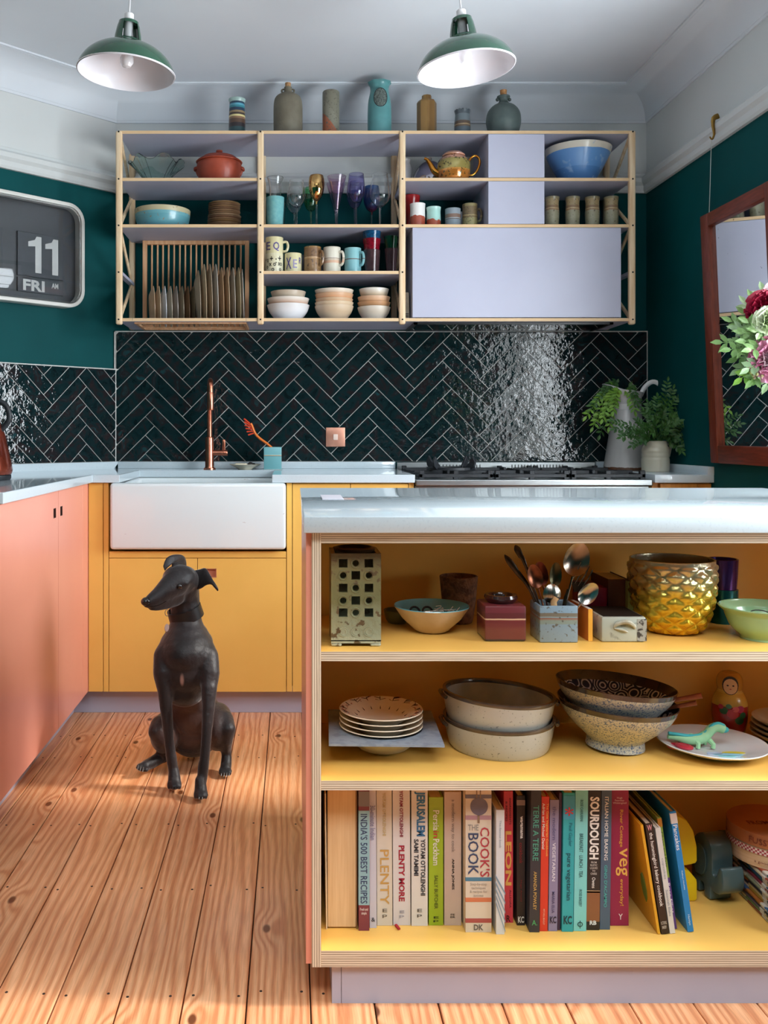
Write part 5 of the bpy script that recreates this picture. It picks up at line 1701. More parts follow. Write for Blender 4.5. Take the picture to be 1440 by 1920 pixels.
# yellow curved block behind the leaning books
yb = spineY(1697) + .01
sy = F / yb
yx = lambda px: (px - CX) / sy
yz = lambda py: H + (CY - py) / sy - ZC_
blk = thing('yellow_number', 'bright yellow chunky plastic figure three behind the leaning books', 'ornament', (yx(1295), yb, ZC_))
prf = [(-.035, 0.000), (.011, .0), (.0155, .004), (.0155, yz(1658)), (.0145, yz(1652)), (.0, yz(1636)), (-.022, yz(1632)), (-.022, yz(1627)), (.0, yz(1624)), (.0125, yz(1621)), (.0155, yz(1616)), (.015, yz(1590)), (.008, yz(1560)), (-.006, yz(1540)), (-.035, yz(1527))]
MB().prism(prf, -.040, .040, M=Matrix.Rotation(R(90), 4, 'X') @ Matrix.Translation((0, 0, 0))).build('figure', P('yellow_plastic', '#f0cf1c', '#e8c414', 5, .35), blk, loc=(0, .045, 0), bevel=.002, smooth=50)

# elephant shaped tape holder
ye = spineY(1693) + .015
se = F / ye
el = thing('elephant_tape_holder', 'dark grey green elephant shaped tape holder', 'tape holder', ((1346 - CX) / se, ye + .02, ZC_ + .002), (0, 0, R(-80)))
M_ELE = P('grey_green_plastic', '#4a5f60', '#41565a', 6, .3, coat=.2)
eo = [(-.040, .030), (-.038, .075), (-.030, .108), (-.010, .124), (.012, .122), (.026, .110), (.030, .086), (.030, .068), (.033, .055), (.040, .056), (.046, .066), (.052, .078), (.060, .080), (.064, .070), (.066, .050), (.062, .034), (.050, .024), (.034, .022), (.024, .026), (.024, .0), (.004, .0), (.002, .022), (-.012, .022), (-.014, .0), (-.036, .0)]
eo = [(p[0], max(p[1], 0)) for p in catmull(eo + [eo[0]], 3)][:-1]
Mr = Matrix.Rotation(R(90), 4, 'X')
bm = bmesh.new()
f_ = bm.faces.new([bm.verts.new((x, -.024, z)) for x, z in eo])
g_ = bmesh.ops.extrude_face_region(bm, geom=[f_])
for e_ in g_['geom']:
    if isinstance(e_, bmesh.types.BMVert):
        e_.co.y = .024
bmesh.ops.recalc_face_normals(bm, faces=bm.faces)
bmesh.ops.bevel(bm, geom=[e_ for e_ in bm.edges if e_.calc_face_angle(0) > 1.2], offset=.003, segments=2, affect='EDGES', profile=.5)
bmesh.ops.triangulate(bm, faces=[q for q in bm.faces if len(q.verts) > 4])
me = bpy.data.meshes.new('body')
bm.to_mesh(me)
bm.free()
me.materials.append(M_ELE)
me.shade_smooth()
me.set_sharp_from_angle(angle=R(45))
link('body', me, el)
ear = [(-.018, .040), (-.026, .060), (-.024, .088), (-.008, .102), (.010, .094), (.014, .070), (.004, .044)]
for s_ in (-1, 1):
    pr = [(p[0], p[1]) for p in catmull(ear + [ear[0]], 4)][:-1]
    MB().prism(pr, 0, .003, M=Matrix.Translation((0, s_ * .0255 + (.0 if s_ > 0 else .0), 0)) @ Mr).build('ear', M_ELE, el)

# magazines and the round cheese box
MC = ['#8a8f72', '#c9b07a', '#4a4440', '#8c3a34', '#2f5a8c', '#c7c2b8', '#3f3a44', '#b06a34', '#5c7a4a', '#d0c4a8', '#7a2f3c', '#31557a', '#b89a3c', '#565064', '#a8452f', '#3c6a70']
MLBL = ['olive', 'straw yellow', 'dark brown', 'brick red', 'royal blue', 'pale grey', 'near black', 'rust orange', 'leaf green', 'ivory', 'wine red', 'navy', 'mustard', 'slate violet', 'terracotta', 'petrol']
mx0 = (1396 - CX) * 1.86 / F
for k in range(16):
    z = ZC_ + .0005 + k * .0056
    m = BAND('magazine_spine', [(0, MC[k]), (.18, '#d8d2c8'), (.26, MC[(k * 5 + 3) % 16]), (.5, MC[k]), (.62, '#e6e2da'), (.7, MC[(k * 7 + 2) % 16]), (.86, MC[k])], -.13, .13, axis=1, noise=.25, nscale=60, rough=.35)
    o = MB().box(-.105, .105, -.13, .13, 0, .0053).build('magazine', m, loc=(1.033 + random.uniform(-.003, .003), 1.868 + random.uniform(-.003, .003), z), rot=(0, 0, R(random.uniform(-1, 1))), smooth=0, bevel=.001, bseg=1)
    tag(o, 'magazine with a patterned %s spine in the slanting pile' % MLBL[k], 'magazine', 'pile of magazines on the bottom shelf')
zc = ZC_ + .0005 + 16 * .0056
chx, chy = (1452 - CX) * 1.88 / F, 1.885
ch = thing('cheese_box', 'round wooden cheese box with a gingham ribbon on the magazines', 'box', (chx, chy, zc))
rc_ = 78 * 1.88 / F
M_CHIP = P('poplar_veneer', '#dcbc98', '#cda880', 10, .6, stretch=(1, 1, 20))
MB().lathe([(0, 0), (rc_, 0), (rc_, .040), (0, .040)], 48).build('base', M_CHIP, ch)
MB().lathe([(0, .041), (rc_ + .002, .041), (rc_ + .002, .066), (rc_ - .001, .068), (0, .068)], 48).build('lid', P('poplar_lid', '#b5764c', '#a5663e', 8, .6), ch)
rb2 = MB()
n = 132
for k in range(n):
    for j in range(3):
        a0, a1 = 2 * PI * k / n, 2 * PI * (k + 1) / n
        z0 = .027 + j * .0036
        r0 = rc_ + .0026
        rb2.add([(r0 * math.cos(a0), r0 * math.sin(a0), z0), (r0 * math.cos(a1), r0 * math.sin(a1), z0), (r0 * math.cos(a1), r0 * math.sin(a1), z0 + .0036), (r0 * math.cos(a0), r0 * math.sin(a0), z0 + .0036)], [(0, 1, 2, 3)], (k + j) % 2)
rb2.build('ribbon', [P('ribbon_red', '#a8404a', rough=.7), P('ribbon_white', '#e6d6d0', rough=.7)], ch, smooth=0)
for body, w_, h_, z_, a_ in (('FUSSY', .045, .012, .053, -.75), ('a good serving of rich cheese', .12, .007, .012, -.2)):
    wrap_text(body, w_, h_, P('brown_stamp', '#7c3c2c', rough=.6), ch, rc_ + .0022, z_, a_)
me = text_mesh('FROMAGE', .075, .018)
me.materials.append(P('red_stamp', '#7a2a1e', rough=.6))
link('lettering', me, ch, (-.02, -.01, .0686))

# ---------------------------------------------------------------- middle shelf


def dep(py, zfl):
    """distance of something whose foot touches the shelf of height zfl at row py"""
    return F * (H - zfl) / (py - CY)


# square blue-grey bowl with saucers
yq = 1.86
sq = F / yq
qx = (718 - CX) / sq
bl = thing('square_rimmed_bowl', 'blue grey stoneware bowl with a wide square rim', 'bowl', (qx, yq, ZB), (0, 0, R(-2)))
M_BG = P('blue_grey_stoneware', '#8f9aa8', '#808b9a', 60, .45, lo=.42, hi=.52, bump=.05)
hb = .046
hwq = 107 / (F / 1.77)
mb = MB()
n = 48
rings = []
prof_o = [(.034, 0), (.050, .006), (.076, .028), (.084, hb - .004)]
mb.lathe([(0, 0)] + prof_o, n, 1)
inn = [(.080, hb), (.072, .030), (.046, .010), (0, .009)]
mb.lathe(inn, n, 0)
vs_, fs = [], []
for z in (hb, hb - .004):
    for k in range(n):
        a = 2 * PI * k / n
        r0 = .080 if z == hb else .084
        vs_.append((r0 * math.cos(a), r0 * math.sin(a), z))
    for k in range(n):
        a = 2 * PI * k / n
        c_, s_ = math.cos(a), math.sin(a)
        kq = hwq / max(abs(c_), abs(s_))
        vs_.append((kq * c_, kq * s_, z))
for k in range(n):
    j = (k + 1) % n
    fs.append((k, j, n + j, n + k))
    fs.append((2 * n + k, 3 * n + k, 3 * n + j, 2 * n + j))
    fs.append((n + k, n + j, 3 * n + j, 3 * n + k))
mb.add(vs_, fs, 0)
mb.build('bowl', [M_BG, P('pale_grey_foot', '#b9b4a8', rough=.45)], bl, smooth=40, weld=True)
for k in range(4):
    r0 = 78 / sq
    z = ZB + .018 + k * .0105
    pr = [(0, 0), (r0 * .52, 0), (r0 * .56, .002), (r0 * .72, .014), (r0 * .97, .021), (r0, .0225), (r0 * .985, .024), (r0 * .71, .0165), (r0 * .55, .006), (0, .0055)]
    o = thing('saucer', ['cream saucer lowest in the saucer pile', 'cream saucer second from the bottom of the pile', 'cream saucer second from the top of the pile', 'cream saucer with a brown branch print on top of the pile'][k], 'saucer', ((714 - CX) / sq, yq - .004, z + .012), group='pile of cream saucers')
    MB().lathe(pr, 48).build('dish', P('cream_earthenware', '#ebdfca', '#e2d4bc', 12, .25, coat=.4), o)
    if k == 3:
        M_BR = P('sepia_print', '#4a3028', rough=.5)
        M_LF = P('russet_print', '#a8563a', rough=.5)
        bmh, lf = MB(), MB()
        for a_ in (20, 42, 64, 86, 108, 130, 152, 174, 196, -2, -24, -46):
            a = R(a_)
            p0 = Vector((math.cos(a), math.sin(a), 0)) * r0 * .56
            p1 = Vector((math.cos(a), math.sin(a), 0)) * r0 * .93
            zf = lambda p: .0072 + max(0, (p.length / r0 - .55)) * .044
            mid = p0.lerp(p1, .5)
            bmh.tube([(p0.x, p0.y, zf(p0)), (mid.x, mid.y, zf(mid)), (p1.x, p1.y, zf(p1))], .0009, 4)
            for q in range(9):
                t_ = random.uniform(.2, 1)
                pp = p0.lerp(p1, t_)
                sd_ = Vector((-math.sin(a), math.cos(a), 0)) * random.choice((-1, 1)) * random.uniform(.006, .013)
                e_ = pp + sd_ + (p1 - p0) * .10
                bmh.tube([(pp.x, pp.y, zf(pp)), (e_.x, e_.y, zf(e_))], .0006, 4)
                lf.ball((e_.x, e_.y, zf(e_)), .0019, seg=6, rings=4, sc_=(1, 1, .3))
        bmh.build('printed_branches', M_BR, o)
        lf.build('printed_leaves', M_LF, o)
# two round grey dishes
M_DISH = P('speckled_grey_stoneware', '#b4b2a9', '#7c7a72', 190, .3, lo=.30, hi=.36, coat=.4)
M_DRIM = P('iron_brown_rim', '#3c3430', '#57483c', 30, .25, coat=.5)
yd = 1.885
sd_ = F / yd
for k, (cx, hw, zz_, tilt, lab) in enumerate(((935, 103, 0, 0, 'lower speckled grey oven dish with an iron dark rim'), (932, 104, .036, 4, 'upper speckled grey dish with a fish drawn inside'))):
    r0 = hw / sd_
    t = thing('oven_dish', lab, 'dish', ((cx - CX) / sd_, yd, ZB + zz_), (R(-tilt * .4), R(tilt * .9), 0))
    if k == 1:
        t.location.z += .012
    hh_ = .062
    pr = [(r0 * .86, 0), (r0 * .90, .006), (r0 * .95, .030), (r0 * .985, hh_ - .008)]
    MB().lathe([(0, 0)] + pr, 56).build('dish', M_DISH, t)
    MB().lathe([(r0 * .93, hh_ - .008), (r0 * .90, .030), (r0 * .86, .008), (0, .008)], 56).build('glazed_inside', P('pale_blue_grey_glaze_inside', '#b9c0bf', '#9ba4a5', 18, .12, coat=.6), t)
    MB().lathe([(r0 * .985, hh_ - .008), (r0 * 1.005, hh_ - .004), (r0, hh_), (r0 * .95, hh_), (r0 * .93, hh_ - .006), (r0 * .93, hh_ - .008), (r0 * .985, hh_ - .008)], 56).build('rim', M_DRIM, t)
    if k == 1:
        MB().tube([(r0 * .80 * math.cos(a), r0 * .80 * math.sin(a), .0088) for a in [2 * PI * q / 48 for q in range(48)]], .0011, 5, closed=True).build('printed_ring', M_INK, t)
        fish = MB()
        fo = [(-.060, .0), (-.040, .022), (0, .030), (.035, .018), (.055, .0), (.075, .018), (.078, -.018), (.055, -.002), (.030, -.020), (0, -.028), (-.040, -.020)]
        fish.tube([(p[0], p[1], .0088) for p in catmull(fo + [fo[0]], 3)][:-1], .0009, 5, closed=True)
        for q in range(9):
            x_ = -.03 + q * .010
            fish.tube([(x_, -.016 + .003 * (q % 2), .0088), (x_ + .006, 0, .0088), (x_, .016, .0088)], .0007, 4)
        fish.tube([(-.045 + .005 * math.cos(2 * PI * q / 10), .006 + .005 * math.sin(2 * PI * q / 10), .0088) for q in range(10)], .0008, 4, closed=True)
        fish.build('drawn_fish', M_INK, t)
    for s2_ in (-1, 1):
        MB().tube(catmull([(s2_ * r0 * .99, -.03, hh_ - .012), (s2_ * (r0 + .004), -.016, hh_ - .010), (s2_ * (r0 + .004), .016, hh_ - .010), (s2_ * r0 * .99, .03, hh_ - .012)], 4), .004, 8).build('handle', M_DRIM, t)
# ramen bowls
M_RB = P('blue_speckled_glaze', '#bcb9aa', '#3f5a84', 300, .3, lo=.36, hi=.52, coat=.3)


def wave_mat():
    """blue and white overlapping arcs inside the bowl"""
    m, nt, b, L = new_mat('blue_wave_pattern')
    tc = node(nt, 'ShaderNodeTexCoord')
    mp = node(nt, 'ShaderNodeMapping')
    mp.inputs['Scale'].default_value = (30, 30, 22)
    L(tc.outputs['Object'], mp.inputs['Vector'])
    vo = node(nt, 'ShaderNodeTexVoronoi')
    vo.inputs['Scale'].default_value = 1.0
    vo.inputs['Randomness'].default_value = .35
    L(mp.outputs[0], vo.inputs['Vector'])
    mu = node(nt, 'ShaderNodeMath', operation='MULTIPLY')
    L(vo.outputs['Distance'], mu.inputs[0])
    mu.inputs[1].default_value = 44
    si = node(nt, 'ShaderNodeMath', operation='SINE')
    L(mu.outputs[0], si.inputs[0])
    r = node(nt, 'ShaderNodeValToRGB')
    r.color_ramp.elements[0].position, r.color_ramp.elements[0].color = .3, lin('#1f2f55')
    r.color_ramp.elements[1].position, r.color_ramp.elements[1].color = .55, lin('#c5cbd6')
    L(si.outputs[0], r.inputs['Fac'])
    L(r.outputs['Color'], b.inputs['Base Color'])
    b.inputs['Roughness'].default_value = .2
    return m


M_WAVE = wave_mat()
M_RIMB = P('metallic_brown_rim', '#3a2a24', '#2a1e1a', 30, .2, coat=.6)
yr = 1.872
sr = F / yr
bowls_loc = []
for k, (cx, zz_, tl, lab) in enumerate(((1153, 0, 0, 'lower ramen bowl speckled in blue on a tall foot'), (1149, .030, 0, 'upper ramen bowl with a blue wave pattern inside'))):
    r0 = 109 / sr
    t = thing('ramen_bowl', lab, 'bowl', ((cx - CX) / sr, yr, ZB + zz_), (R(-2) * k, R(4.5) if k else R(3), 0))
    if k == 0:
        t.location.z += .004
    else:
        t.location.z += .008
    hh_ = .092
    ou = [(r0 * .49, 0), (r0 * .47, .016), (r0 * .50, .020), (r0 * .70, .040), (r0 * .90, .066), (r0 * .97, hh_ - .010)]
    MB().lathe([(0, .004), (r0 * .44, .004), (r0 * .46, 0)] + ou, 56).build('bowl', M_RB, t)
    MB().lathe([(r0 * .97, hh_ - .010), (r0 * 1.0, hh_), (r0 * .985, hh_ + .001), (r0 * .955, hh_ - .008), (r0 * .92, hh_ - .018)], 56).build('rim', M_RIMB, t)
    MB().lathe([(r0 * .92, hh_ - .018), (r0 * .86, .064), (r0 * .66, .042), (r0 * .46, .028), (0, .024)], 56).build('glazed_inside', M_WAVE, t)
# wooden spoons in the upper bowl
M_SPN = P('reddish_wood', '#8a4526', '#75391f', 12, .4, stretch=(2, 12, 12))


def spoon(name, label, bowl_c, tip, m, bw=.028, bl=.036, hr=.004, cat='spoon', up=Vector((0, 0, 1)), slots=False, dish=.3):
    """spoon with its bowl at bowl_c and the handle end at tip (world)"""
    bowl_c, tip = Vector(bowl_c), Vector(tip)
    d = (tip - bowl_c).normalized()
    u = (up - d * up.dot(d)).normalized()
    s_ = d.cross(u)
    Mx = Matrix((s_.to_4d(), (-d).to_4d(), u.to_4d(), (0, 0, 0, 1))).transposed()
    for i in range(3):
        Mx[3][i] = 0
    Mx[0][3], Mx[1][3], Mx[2][3] = bowl_c
    Mx[3][3] = 1
    t = thing(name, label, cat, tuple(tip))
    mb = MB()
    rings, seg = 6, 20
    vs_ = []
    for sgn in (0, 1):
        for q in range(rings + 1):
            f = q / rings
            for k in range(seg):
                a = 2 * PI * k / seg
                r = f
                x, y = bw * r * math.cos(a), bl * r * math.sin(a) * (1 + .12 * math.sin(a))
                z = -bw * dish * 2 * (1 - f * f) + (.0014 if sgn else 0)
                vs_.append((x, y, z))
    fs = []
    base = (rings + 1) * seg
    for sgn in (0, 1):
        for q in range(rings):
            for k in range(seg):
                j = (k + 1) % seg
                fs.append((sgn * base + q * seg + k, sgn * base + q * seg + j, sgn * base + (q + 1) * seg + j, sgn * base + (q + 1) * seg + k))
    for k in range(seg):
        j = (k + 1) % seg
        fs.append((rings * seg + k, rings * seg + j, base + rings * seg + j, base + rings * seg + k))
    mb.add(vs_, fs, 0, Mx)
    mb.build('spoon_bowl', m, t, world_=True, weld=True)
    st = bowl_c + d * bl * .92
    MB().tube([st, st.lerp(tip, .3), st.lerp(tip, .75), tip], [hr * .8, hr * .8, hr, hr * 1.3], 8, flat=.7).build('handle', m, t, world_=True)
    return t


spoon('wooden_spoon', 'reddish wooden spoon resting in the upper ramen bowl', at(1134, 1334, 1.872), at(1316, 1304, 1.80), M_SPN, .024, .032, .0045)
spoon('wooden_spoon', 'second reddish wooden spoon lying under the first', at(1150, 1346, 1.885), at(1306, 1318, 1.815), M_SPN, .020, .028, .004)
# white plate with modelling-clay figures
pp = (1335, 1.845)
spx = F / pp[1]
wp = thing('white_plate', 'large white plate carrying plasticine figures and paint smears', 'plate', ((pp[0] - CX) / spx, pp[1], ZB + .002), (0, R(.8), 0))
r0 = 98 / spx
wpm = P('white_porcelain', '#dfe2e4', '#d8dbde', 6, .15, coat=.5)
MB().lathe([(0, 0), (r0 * .58, 0), (r0 * .62, .003), (r0 * .97, .016), (r0, .019), (r0 * .985, .0205), (r0 * .62, .0085), (r0 * .56, .006), (0, .0055)], 56).build('plate', wpm, wp)
for c_, x_, y_, a_, b_ in (('#c9b93c', .030, -.030, .028, .007), ('#8fc4d8', .015, -.042, .030, .010), ('#a9b4d0', -.012, -.036, .018, .009), ('#7fc8cc', .008, -.050, .018, .005)):
    sm = [(x_ + a_ * math.cos(2 * PI * k / 14) * random.uniform(.8, 1.1), y_ + b_ * math.sin(2 * PI * k / 14) * random.uniform(.7, 1.1)) for k in range(14)]
    MB().prism(sm, .0052, .0068).build('paint_smear', P('paint', c_, rough=.4), wp, smooth=0)
ppz = ZB + .0100
PXY = lambda px, py: at(px, py, F * (H - ppz) / (py - CY))
dl = PXY(1290, 1400)
lz = thing('clay_lizard', 'pale green and turquoise plasticine lizard rearing up on the white plate', 'figurine', (dl.x, dl.y, ppz))
M_CL1 = P('green_clay', '#9fd0a0', '#92c494', 20, .55)
M_CL2 = P('turquoise_clay', '#3fb0b4', '#35a2a8', 20, .5)
Q = lambda px, py, dy=0: tuple(at(px, py, dl.y + dy) - Vector((dl.x, dl.y, ppz)))
body = [Q(1252, 1381), Q(1268, 1383), Q(1290, 1386), Q(1312, 1385), Q(1325, 1377), Q(1334, 1367), Q(1345, 1363), Q(1356, 1367)]
MB().tube(catmull(body, 4), [.004 + .007 * min(1, k / 10) * (1 if k < 16 else .8) for k in range(29)], 10).build('body', M_CL1, lz)
MB().tube(catmull([tuple(Vector(p) + Vector((0, -.003, .008))) for p in body], 4), .0034, 8).build('crest', M_CL2, lz)
for px_, py_, dy_ in ((1300, 1398, -.012), (1328, 1400, -.012), (1296, 1394, .012), (1322, 1395, .012)):
    a = Vector(Q(px_, py_ - 14, 0))
    b = Vector((a.x + .004, dy_, .001))
    MB().tube([a, (a + b) / 2 + Vector((.003, dy_ * .5, 0)), b], [.006, .0045, .0045], 8).build('leg', M_CL1, lz)
MB().ball(Q(1358, 1368), .008, seg=10, rings=6, sc_=(1.2, .8, .8)).build('head', M_CL2, lz)
cp = PXY(1277, 1394)
cu = thing('clay_cup', 'tiny brown plasticine cup with pale filling', 'figurine', (cp.x, cp.y - .012, ZB + .0118))
MB().lathe(shell([(.008, 0), (.011, .006), (.0125, .016)], .002), 20).build('cup', P('brown_clay', '#5f3c34', rough=.5), cu)
MB().ball((.002, 0, .014), .006, seg=8, rings=5).ball((-.005, .003, .013), .005, seg=8, rings=5).build('filling', P('cream_clay', '#dfe3cf', rough=.5), cu)
for k, (px_, py_, lab) in enumerate(((1267, 1404, 'flat red plasticine disc nearest the brown cup'), (1283, 1409, 'flat red plasticine disc overlapping its neighbour'))):
    c_ = PXY(px_, py_)
    tag(MB().lathe([(0, 0), (.016, 0), (.017, .002), (.0165, .004), (.012, .0045), (.010, .0055), (.008, .0045), (0, .005)], 24).build('clay_disc', P('red_clay', '#b3283a', '#a02032', 20, .5), loc=(c_.x, c_.y, ZB + .0130 + k * .005), rot=(0, R(6 * k), 0)), lab, 'figurine', 'red clay discs')
# nesting doll
ydl = 1.972
sdl = F / ydl
nd = thing('nesting_doll', 'painted wooden nesting doll in a red skirt with roses', 'doll', ((1368 - CX) / sdl, ydl, ZB), (0, 0, R(-22)))
hd_ = lambda py: H + (CY - py) / sdl - ZB
HT = hd_(1257)
doll_prof = [(0, 0), (.028, 0), (.031, .006), (.036, HT * .25), (.0365, HT * .42), (.033, HT * .56), (.0265, HT * .66), (.0245, HT * .70), (.0265, HT * .78), (.0255, HT * .88), (.019, HT * .96), (.008, HT * .995), (0, HT)]
MB().lathe([(max(p[0], 0), max(p[1], 0)) for p in catmull(doll_prof, 3)], 36).build('body', BAND('doll_paint', [(0, '#6a1c18'), (.06, '#a3201f'), (.46, '#c9a24a'), (.66, '#d2b05a'), (.70, '#b9863c'), (.97, '#a8782f')], 0, HT, noise=.03, nscale=10, rough=.25, coat=.6), nd)


def doll_disc(x, z, a, b, r, m, name, dz=.0009, n=18):
    pts = [(x + a * math.cos(2 * PI * k / n), z + b * math.sin(2 * PI * k / n)) for k in range(n)]
    vs_ = [on_round(x, z, r + dz)] + [on_round(p[0], p[1], r + dz) for p in pts]
    return MB().add(vs_, [(0, 1 + k, 1 + (k + 1) % n) for k in range(n)]).build(name, m, nd)


doll_disc(0, HT * .80, .017, .020, .0262, P('doll_hair', '#231512', rough=.4), 'painted_hair', .0012)
doll_disc(0, HT * .785, .0145, .0165, .0262, P('doll_face', '#dcae84', rough=.4), 'painted_face', .0018)
for s_ in (-1, 1):
    doll_disc(s_ * .0055, HT * .80, .0022, .0016, .0262, M_INK, 'painted_eye', .0023, 10)
doll_disc(0, HT * .745, .0022, .0010, .0262, P('doll_lip', '#b02c2c', rough=.4), 'painted_mouth', .0023, 10)
for x_, z_, a_, c_ in ((.004, .36, .012, '#b9242a'), (-.014, .40, .009, '#2f5a34'), (.020, .44, .009, '#b02a50'), (.018, .26, .010, '#2a4f2c'), (-.004, .48, .006, '#3a6a3c'), (.026, .34, .008, '#2f5a34'), (-.020, .46, .006, '#c23a4a'), (.010, .44, .007, '#d85a5a')):
    doll_disc(x_, HT * z_, a_, a_ * .85, .0368 if z_ < .5 else .034, P('doll_flower', c_, rough=.35), 'painted_flower', .0010 + .0002 * (hash(c_) % 3), 12)
# stack at the picture edge on the middle shelf
for k in range(4):
    ysk = 1.90
    r0 = .080 - .002 * (k == 0)
    o = MB().lathe([(0, 0), (r0 * .6, 0), (r0 * .66, .003), (r0 * .97, .016), (r0, .019), (r0 * .95, .020), (r0 * .62, .009), (0, .008)], 48).build('side_plate', P('sandy_plate', ['#b59a70', '#a58a64', '#b8a27c', '#c6bda4'][k], '#8c7450', 16, .35), loc=((1484 - CX) * ysk / F + .002 * k, ysk, ZB + .010 * k))
    tag(o, ['sandy plate lowest in the pile beside the doll', 'sandy plate second from the bottom beside the doll', 'sandy plate second from the top beside the doll', 'grey green sandy plate on top of the pile beside the doll'][k], 'plate', 'plates beside the doll')

# ---------------------------------------------------------------- upper shelf of the island
# pierced ceramic tower
yv = dep(1203, ZA) + .006
sv_ = F / yv
tw = thing('pierced_lantern', 'tall square pottery lantern pierced with rows of square and round holes', 'lantern', ((664.5 - CX) / sv_, yv, ZA))
hwv = 45.5 / sv_
hv = lambda py: H + (CY - py) / sv_ - ZA
M_LAN = BAND('green_brown_ash_glaze', [(0, '#a9ab94'), (.22, '#8a8c70'), (.5, '#6b6b48'), (.8, '#726c48'), (1, '#4f4430')], 0, hv(1030), noise=.25, nscale=22, const=False, rough=.35, speck=('#5a4a34', 70, .60), coat=.4, bump=.2, bscale=90)
rows = [1050, 1072, 1095, 1118, 1140]
cols = [641, 664, 688]
# front face as a grid of cells with openings; the other three walls plain
fm = MB()
ztop, zbot = hv(1032), hv(1192)
zs_ = [hv(r) for r in rows]
xs_ = [(c - 664.5) / sv_ for c in cols]
half = .0082


def pierced(x0, x1, z0, z1, holes, y0, y1):
    """flat wall with openings: grid boxes between the hole edges, round holes get an 12-gon collar"""
    xe = sorted(set([x0, x1] + [h[0] - half for h in holes] + [h[0] + half for h in holes]))
    ze = sorted(set([z0, z1] + [h[1] - half for h in holes] + [h[1] + half for h in holes]))
    xe = [v for k, v in enumerate(xe) if k == 0 or v - xe[k - 1] > 1e-4]
    ze = [v for k, v in enumerate(ze) if k == 0 or v - ze[k - 1] > 1e-4]
    for i in range(len(xe) - 1):
        for j in range(len(ze) - 1):
            cx, cz = (xe[i] + xe[i + 1]) / 2, (ze[j] + ze[j + 1]) / 2
            if any(abs(cx - h[0]) < half * .9 and abs(cz - h[1]) < half * .9 for h in holes):
                continue
            fm.box(xe[i], xe[i + 1], y0, y1, ze[j], ze[j + 1])


holes = [(x, z, (i + j) % 2) for i, x in enumerate(xs_) for j, z in enumerate(zs_)]
pierced(-hwv, hwv, zbot, ztop, holes, -hwv, -hwv + .008)
for x, z, rd in holes:
    if rd:
        nn_ = 16
        vs_, fs = [], []
        for yy in (-hwv, -hwv + .008):
            for k in range(nn_):
                a = 2 * PI * k / nn_
                vs_.append((x + .0062 * math.cos(a), yy, z + .0062 * math.sin(a)))
            for k in range(nn_):
                a = 2 * PI * k / nn_
                m_ = half / max(abs(math.cos(a)), abs(math.sin(a)))
                vs_.append((x + m_ * math.cos(a), yy, z + m_ * math.sin(a)))
        for k in range(nn_):
            j = (k + 1) % nn_
            fs.append((k, j, nn_ + j, nn_ + k))
            fs.append((k, j, 2 * nn_ + j, 2 * nn_ + k))
        fm.add(vs_, fs)
fm.box(-hwv, -hwv + .008, -hwv + .008, hwv, zbot, ztop).box(hwv - .008, hwv, -hwv + .008, hwv, zbot, ztop).box(-hwv + .008, hwv - .008, hwv - .008, hwv, zbot, ztop)
fm.box(-hwv, hwv, -hwv, hwv, zbot - .004, zbot + .002)
fm.build('body', M_LAN, tw, smooth=30)
ftm = MB()
for sx_ in (-1, 1):
    for sy_ in (-1, 1):
        MB().box(min(sx_ * hwv, sx_ * (hwv - .020)), max(sx_ * hwv, sx_ * (hwv - .020)), min(sy_ * hwv, sy_ * (hwv - .02)), max(sy_ * hwv, sy_ * (hwv - .02)), 0, zbot - .0035).build('foot', M_LAN, tw, bevel=.002, bseg=1)
for x in xs_:
    z = hv(1175)
    MB().lathe([(.0, 0), (.009, 0), (.009, .0012), (.0065, .0008), (.006, .0016), (.003, .0008), (0, .002)], 16, M=Matrix.Translation((x, -hwv, z)) @ Matrix.Rotation(R(90), 4, 'X')).build('rosette', M_LAN, tw)
for x, z, rd in holes:
    if rd:
        MB().tube([(x + .0088 * math.cos(2 * PI * k / 14), -hwv - .0002, z + .0088 * math.sin(2 * PI * k / 14)) for k in range(14)], .0011, 5, closed=True).build('hole_collar', M_LAN, tw)
MB().lathe([(0, ztop), (.038, ztop), (.042, ztop + .006), (.034, ztop + .008), (.030, ztop + .002), (0, ztop + .002)], 28).build('rim', P('dark_brown_glaze', '#3a2818', rough=.3), tw)

# bowl with scissors
yb1 = 1.865
sb1 = F / yb1
bz = lambda py: H + (CY - py) / sb1 - ZA
nb = thing('small_bowl', 'cream bowl with a turquoise inside holding scissors and string', 'bowl', ((809 - CX) / sb1, yb1, ZA))
r0 = 71 / sb1
hb1 = .052
MB().lathe([(0, .002), (r0 * .36, 0), (r0 * .45, .004), (r0 * .78, .028), (r0 * .99, hb1)], 48).build('bowl', P('sandy_cream_glaze', '#cfb89a', '#c2a685', 25, .4), nb)
MB().lathe([(r0 * .99, hb1), (r0 * .98, hb1 + .0015), (r0 * .955, hb1 - .001), (r0 * .74, .029), (r0 * .42, .009), (0, .007)], 48).build('glazed_inside', P('turquoise_inside', '#6fb0ba', '#5fa2ae', 10, .2, coat=.5), nb)
sci = thing('scissors', 'dark handled scissors lying in the turquoise lined bowl', 'scissors', nb.location + Vector((0, 0, .012)))
for dx in (-.014, .012):
    MB().tube([(dx + .010 * math.cos(2 * PI * k / 14), -.002, .024 + .013 * math.sin(2 * PI * k / 14)) for k in range(14)], .0022, 6, closed=True).build('finger_loop', M_INK, sci, rot=(R(-50), 0, 0), loc=(-.018, -.004, .008))
MB().tube([(-.02, .02, .022), (.045, .0, .030)], [.003, .0012], 6, flat=.4).tube([(-.03, .01, .022), (.045, .004, .031)], [.003, .0012], 6, flat=.4).build('blades', M_SILVER, sci)
stg = MB()
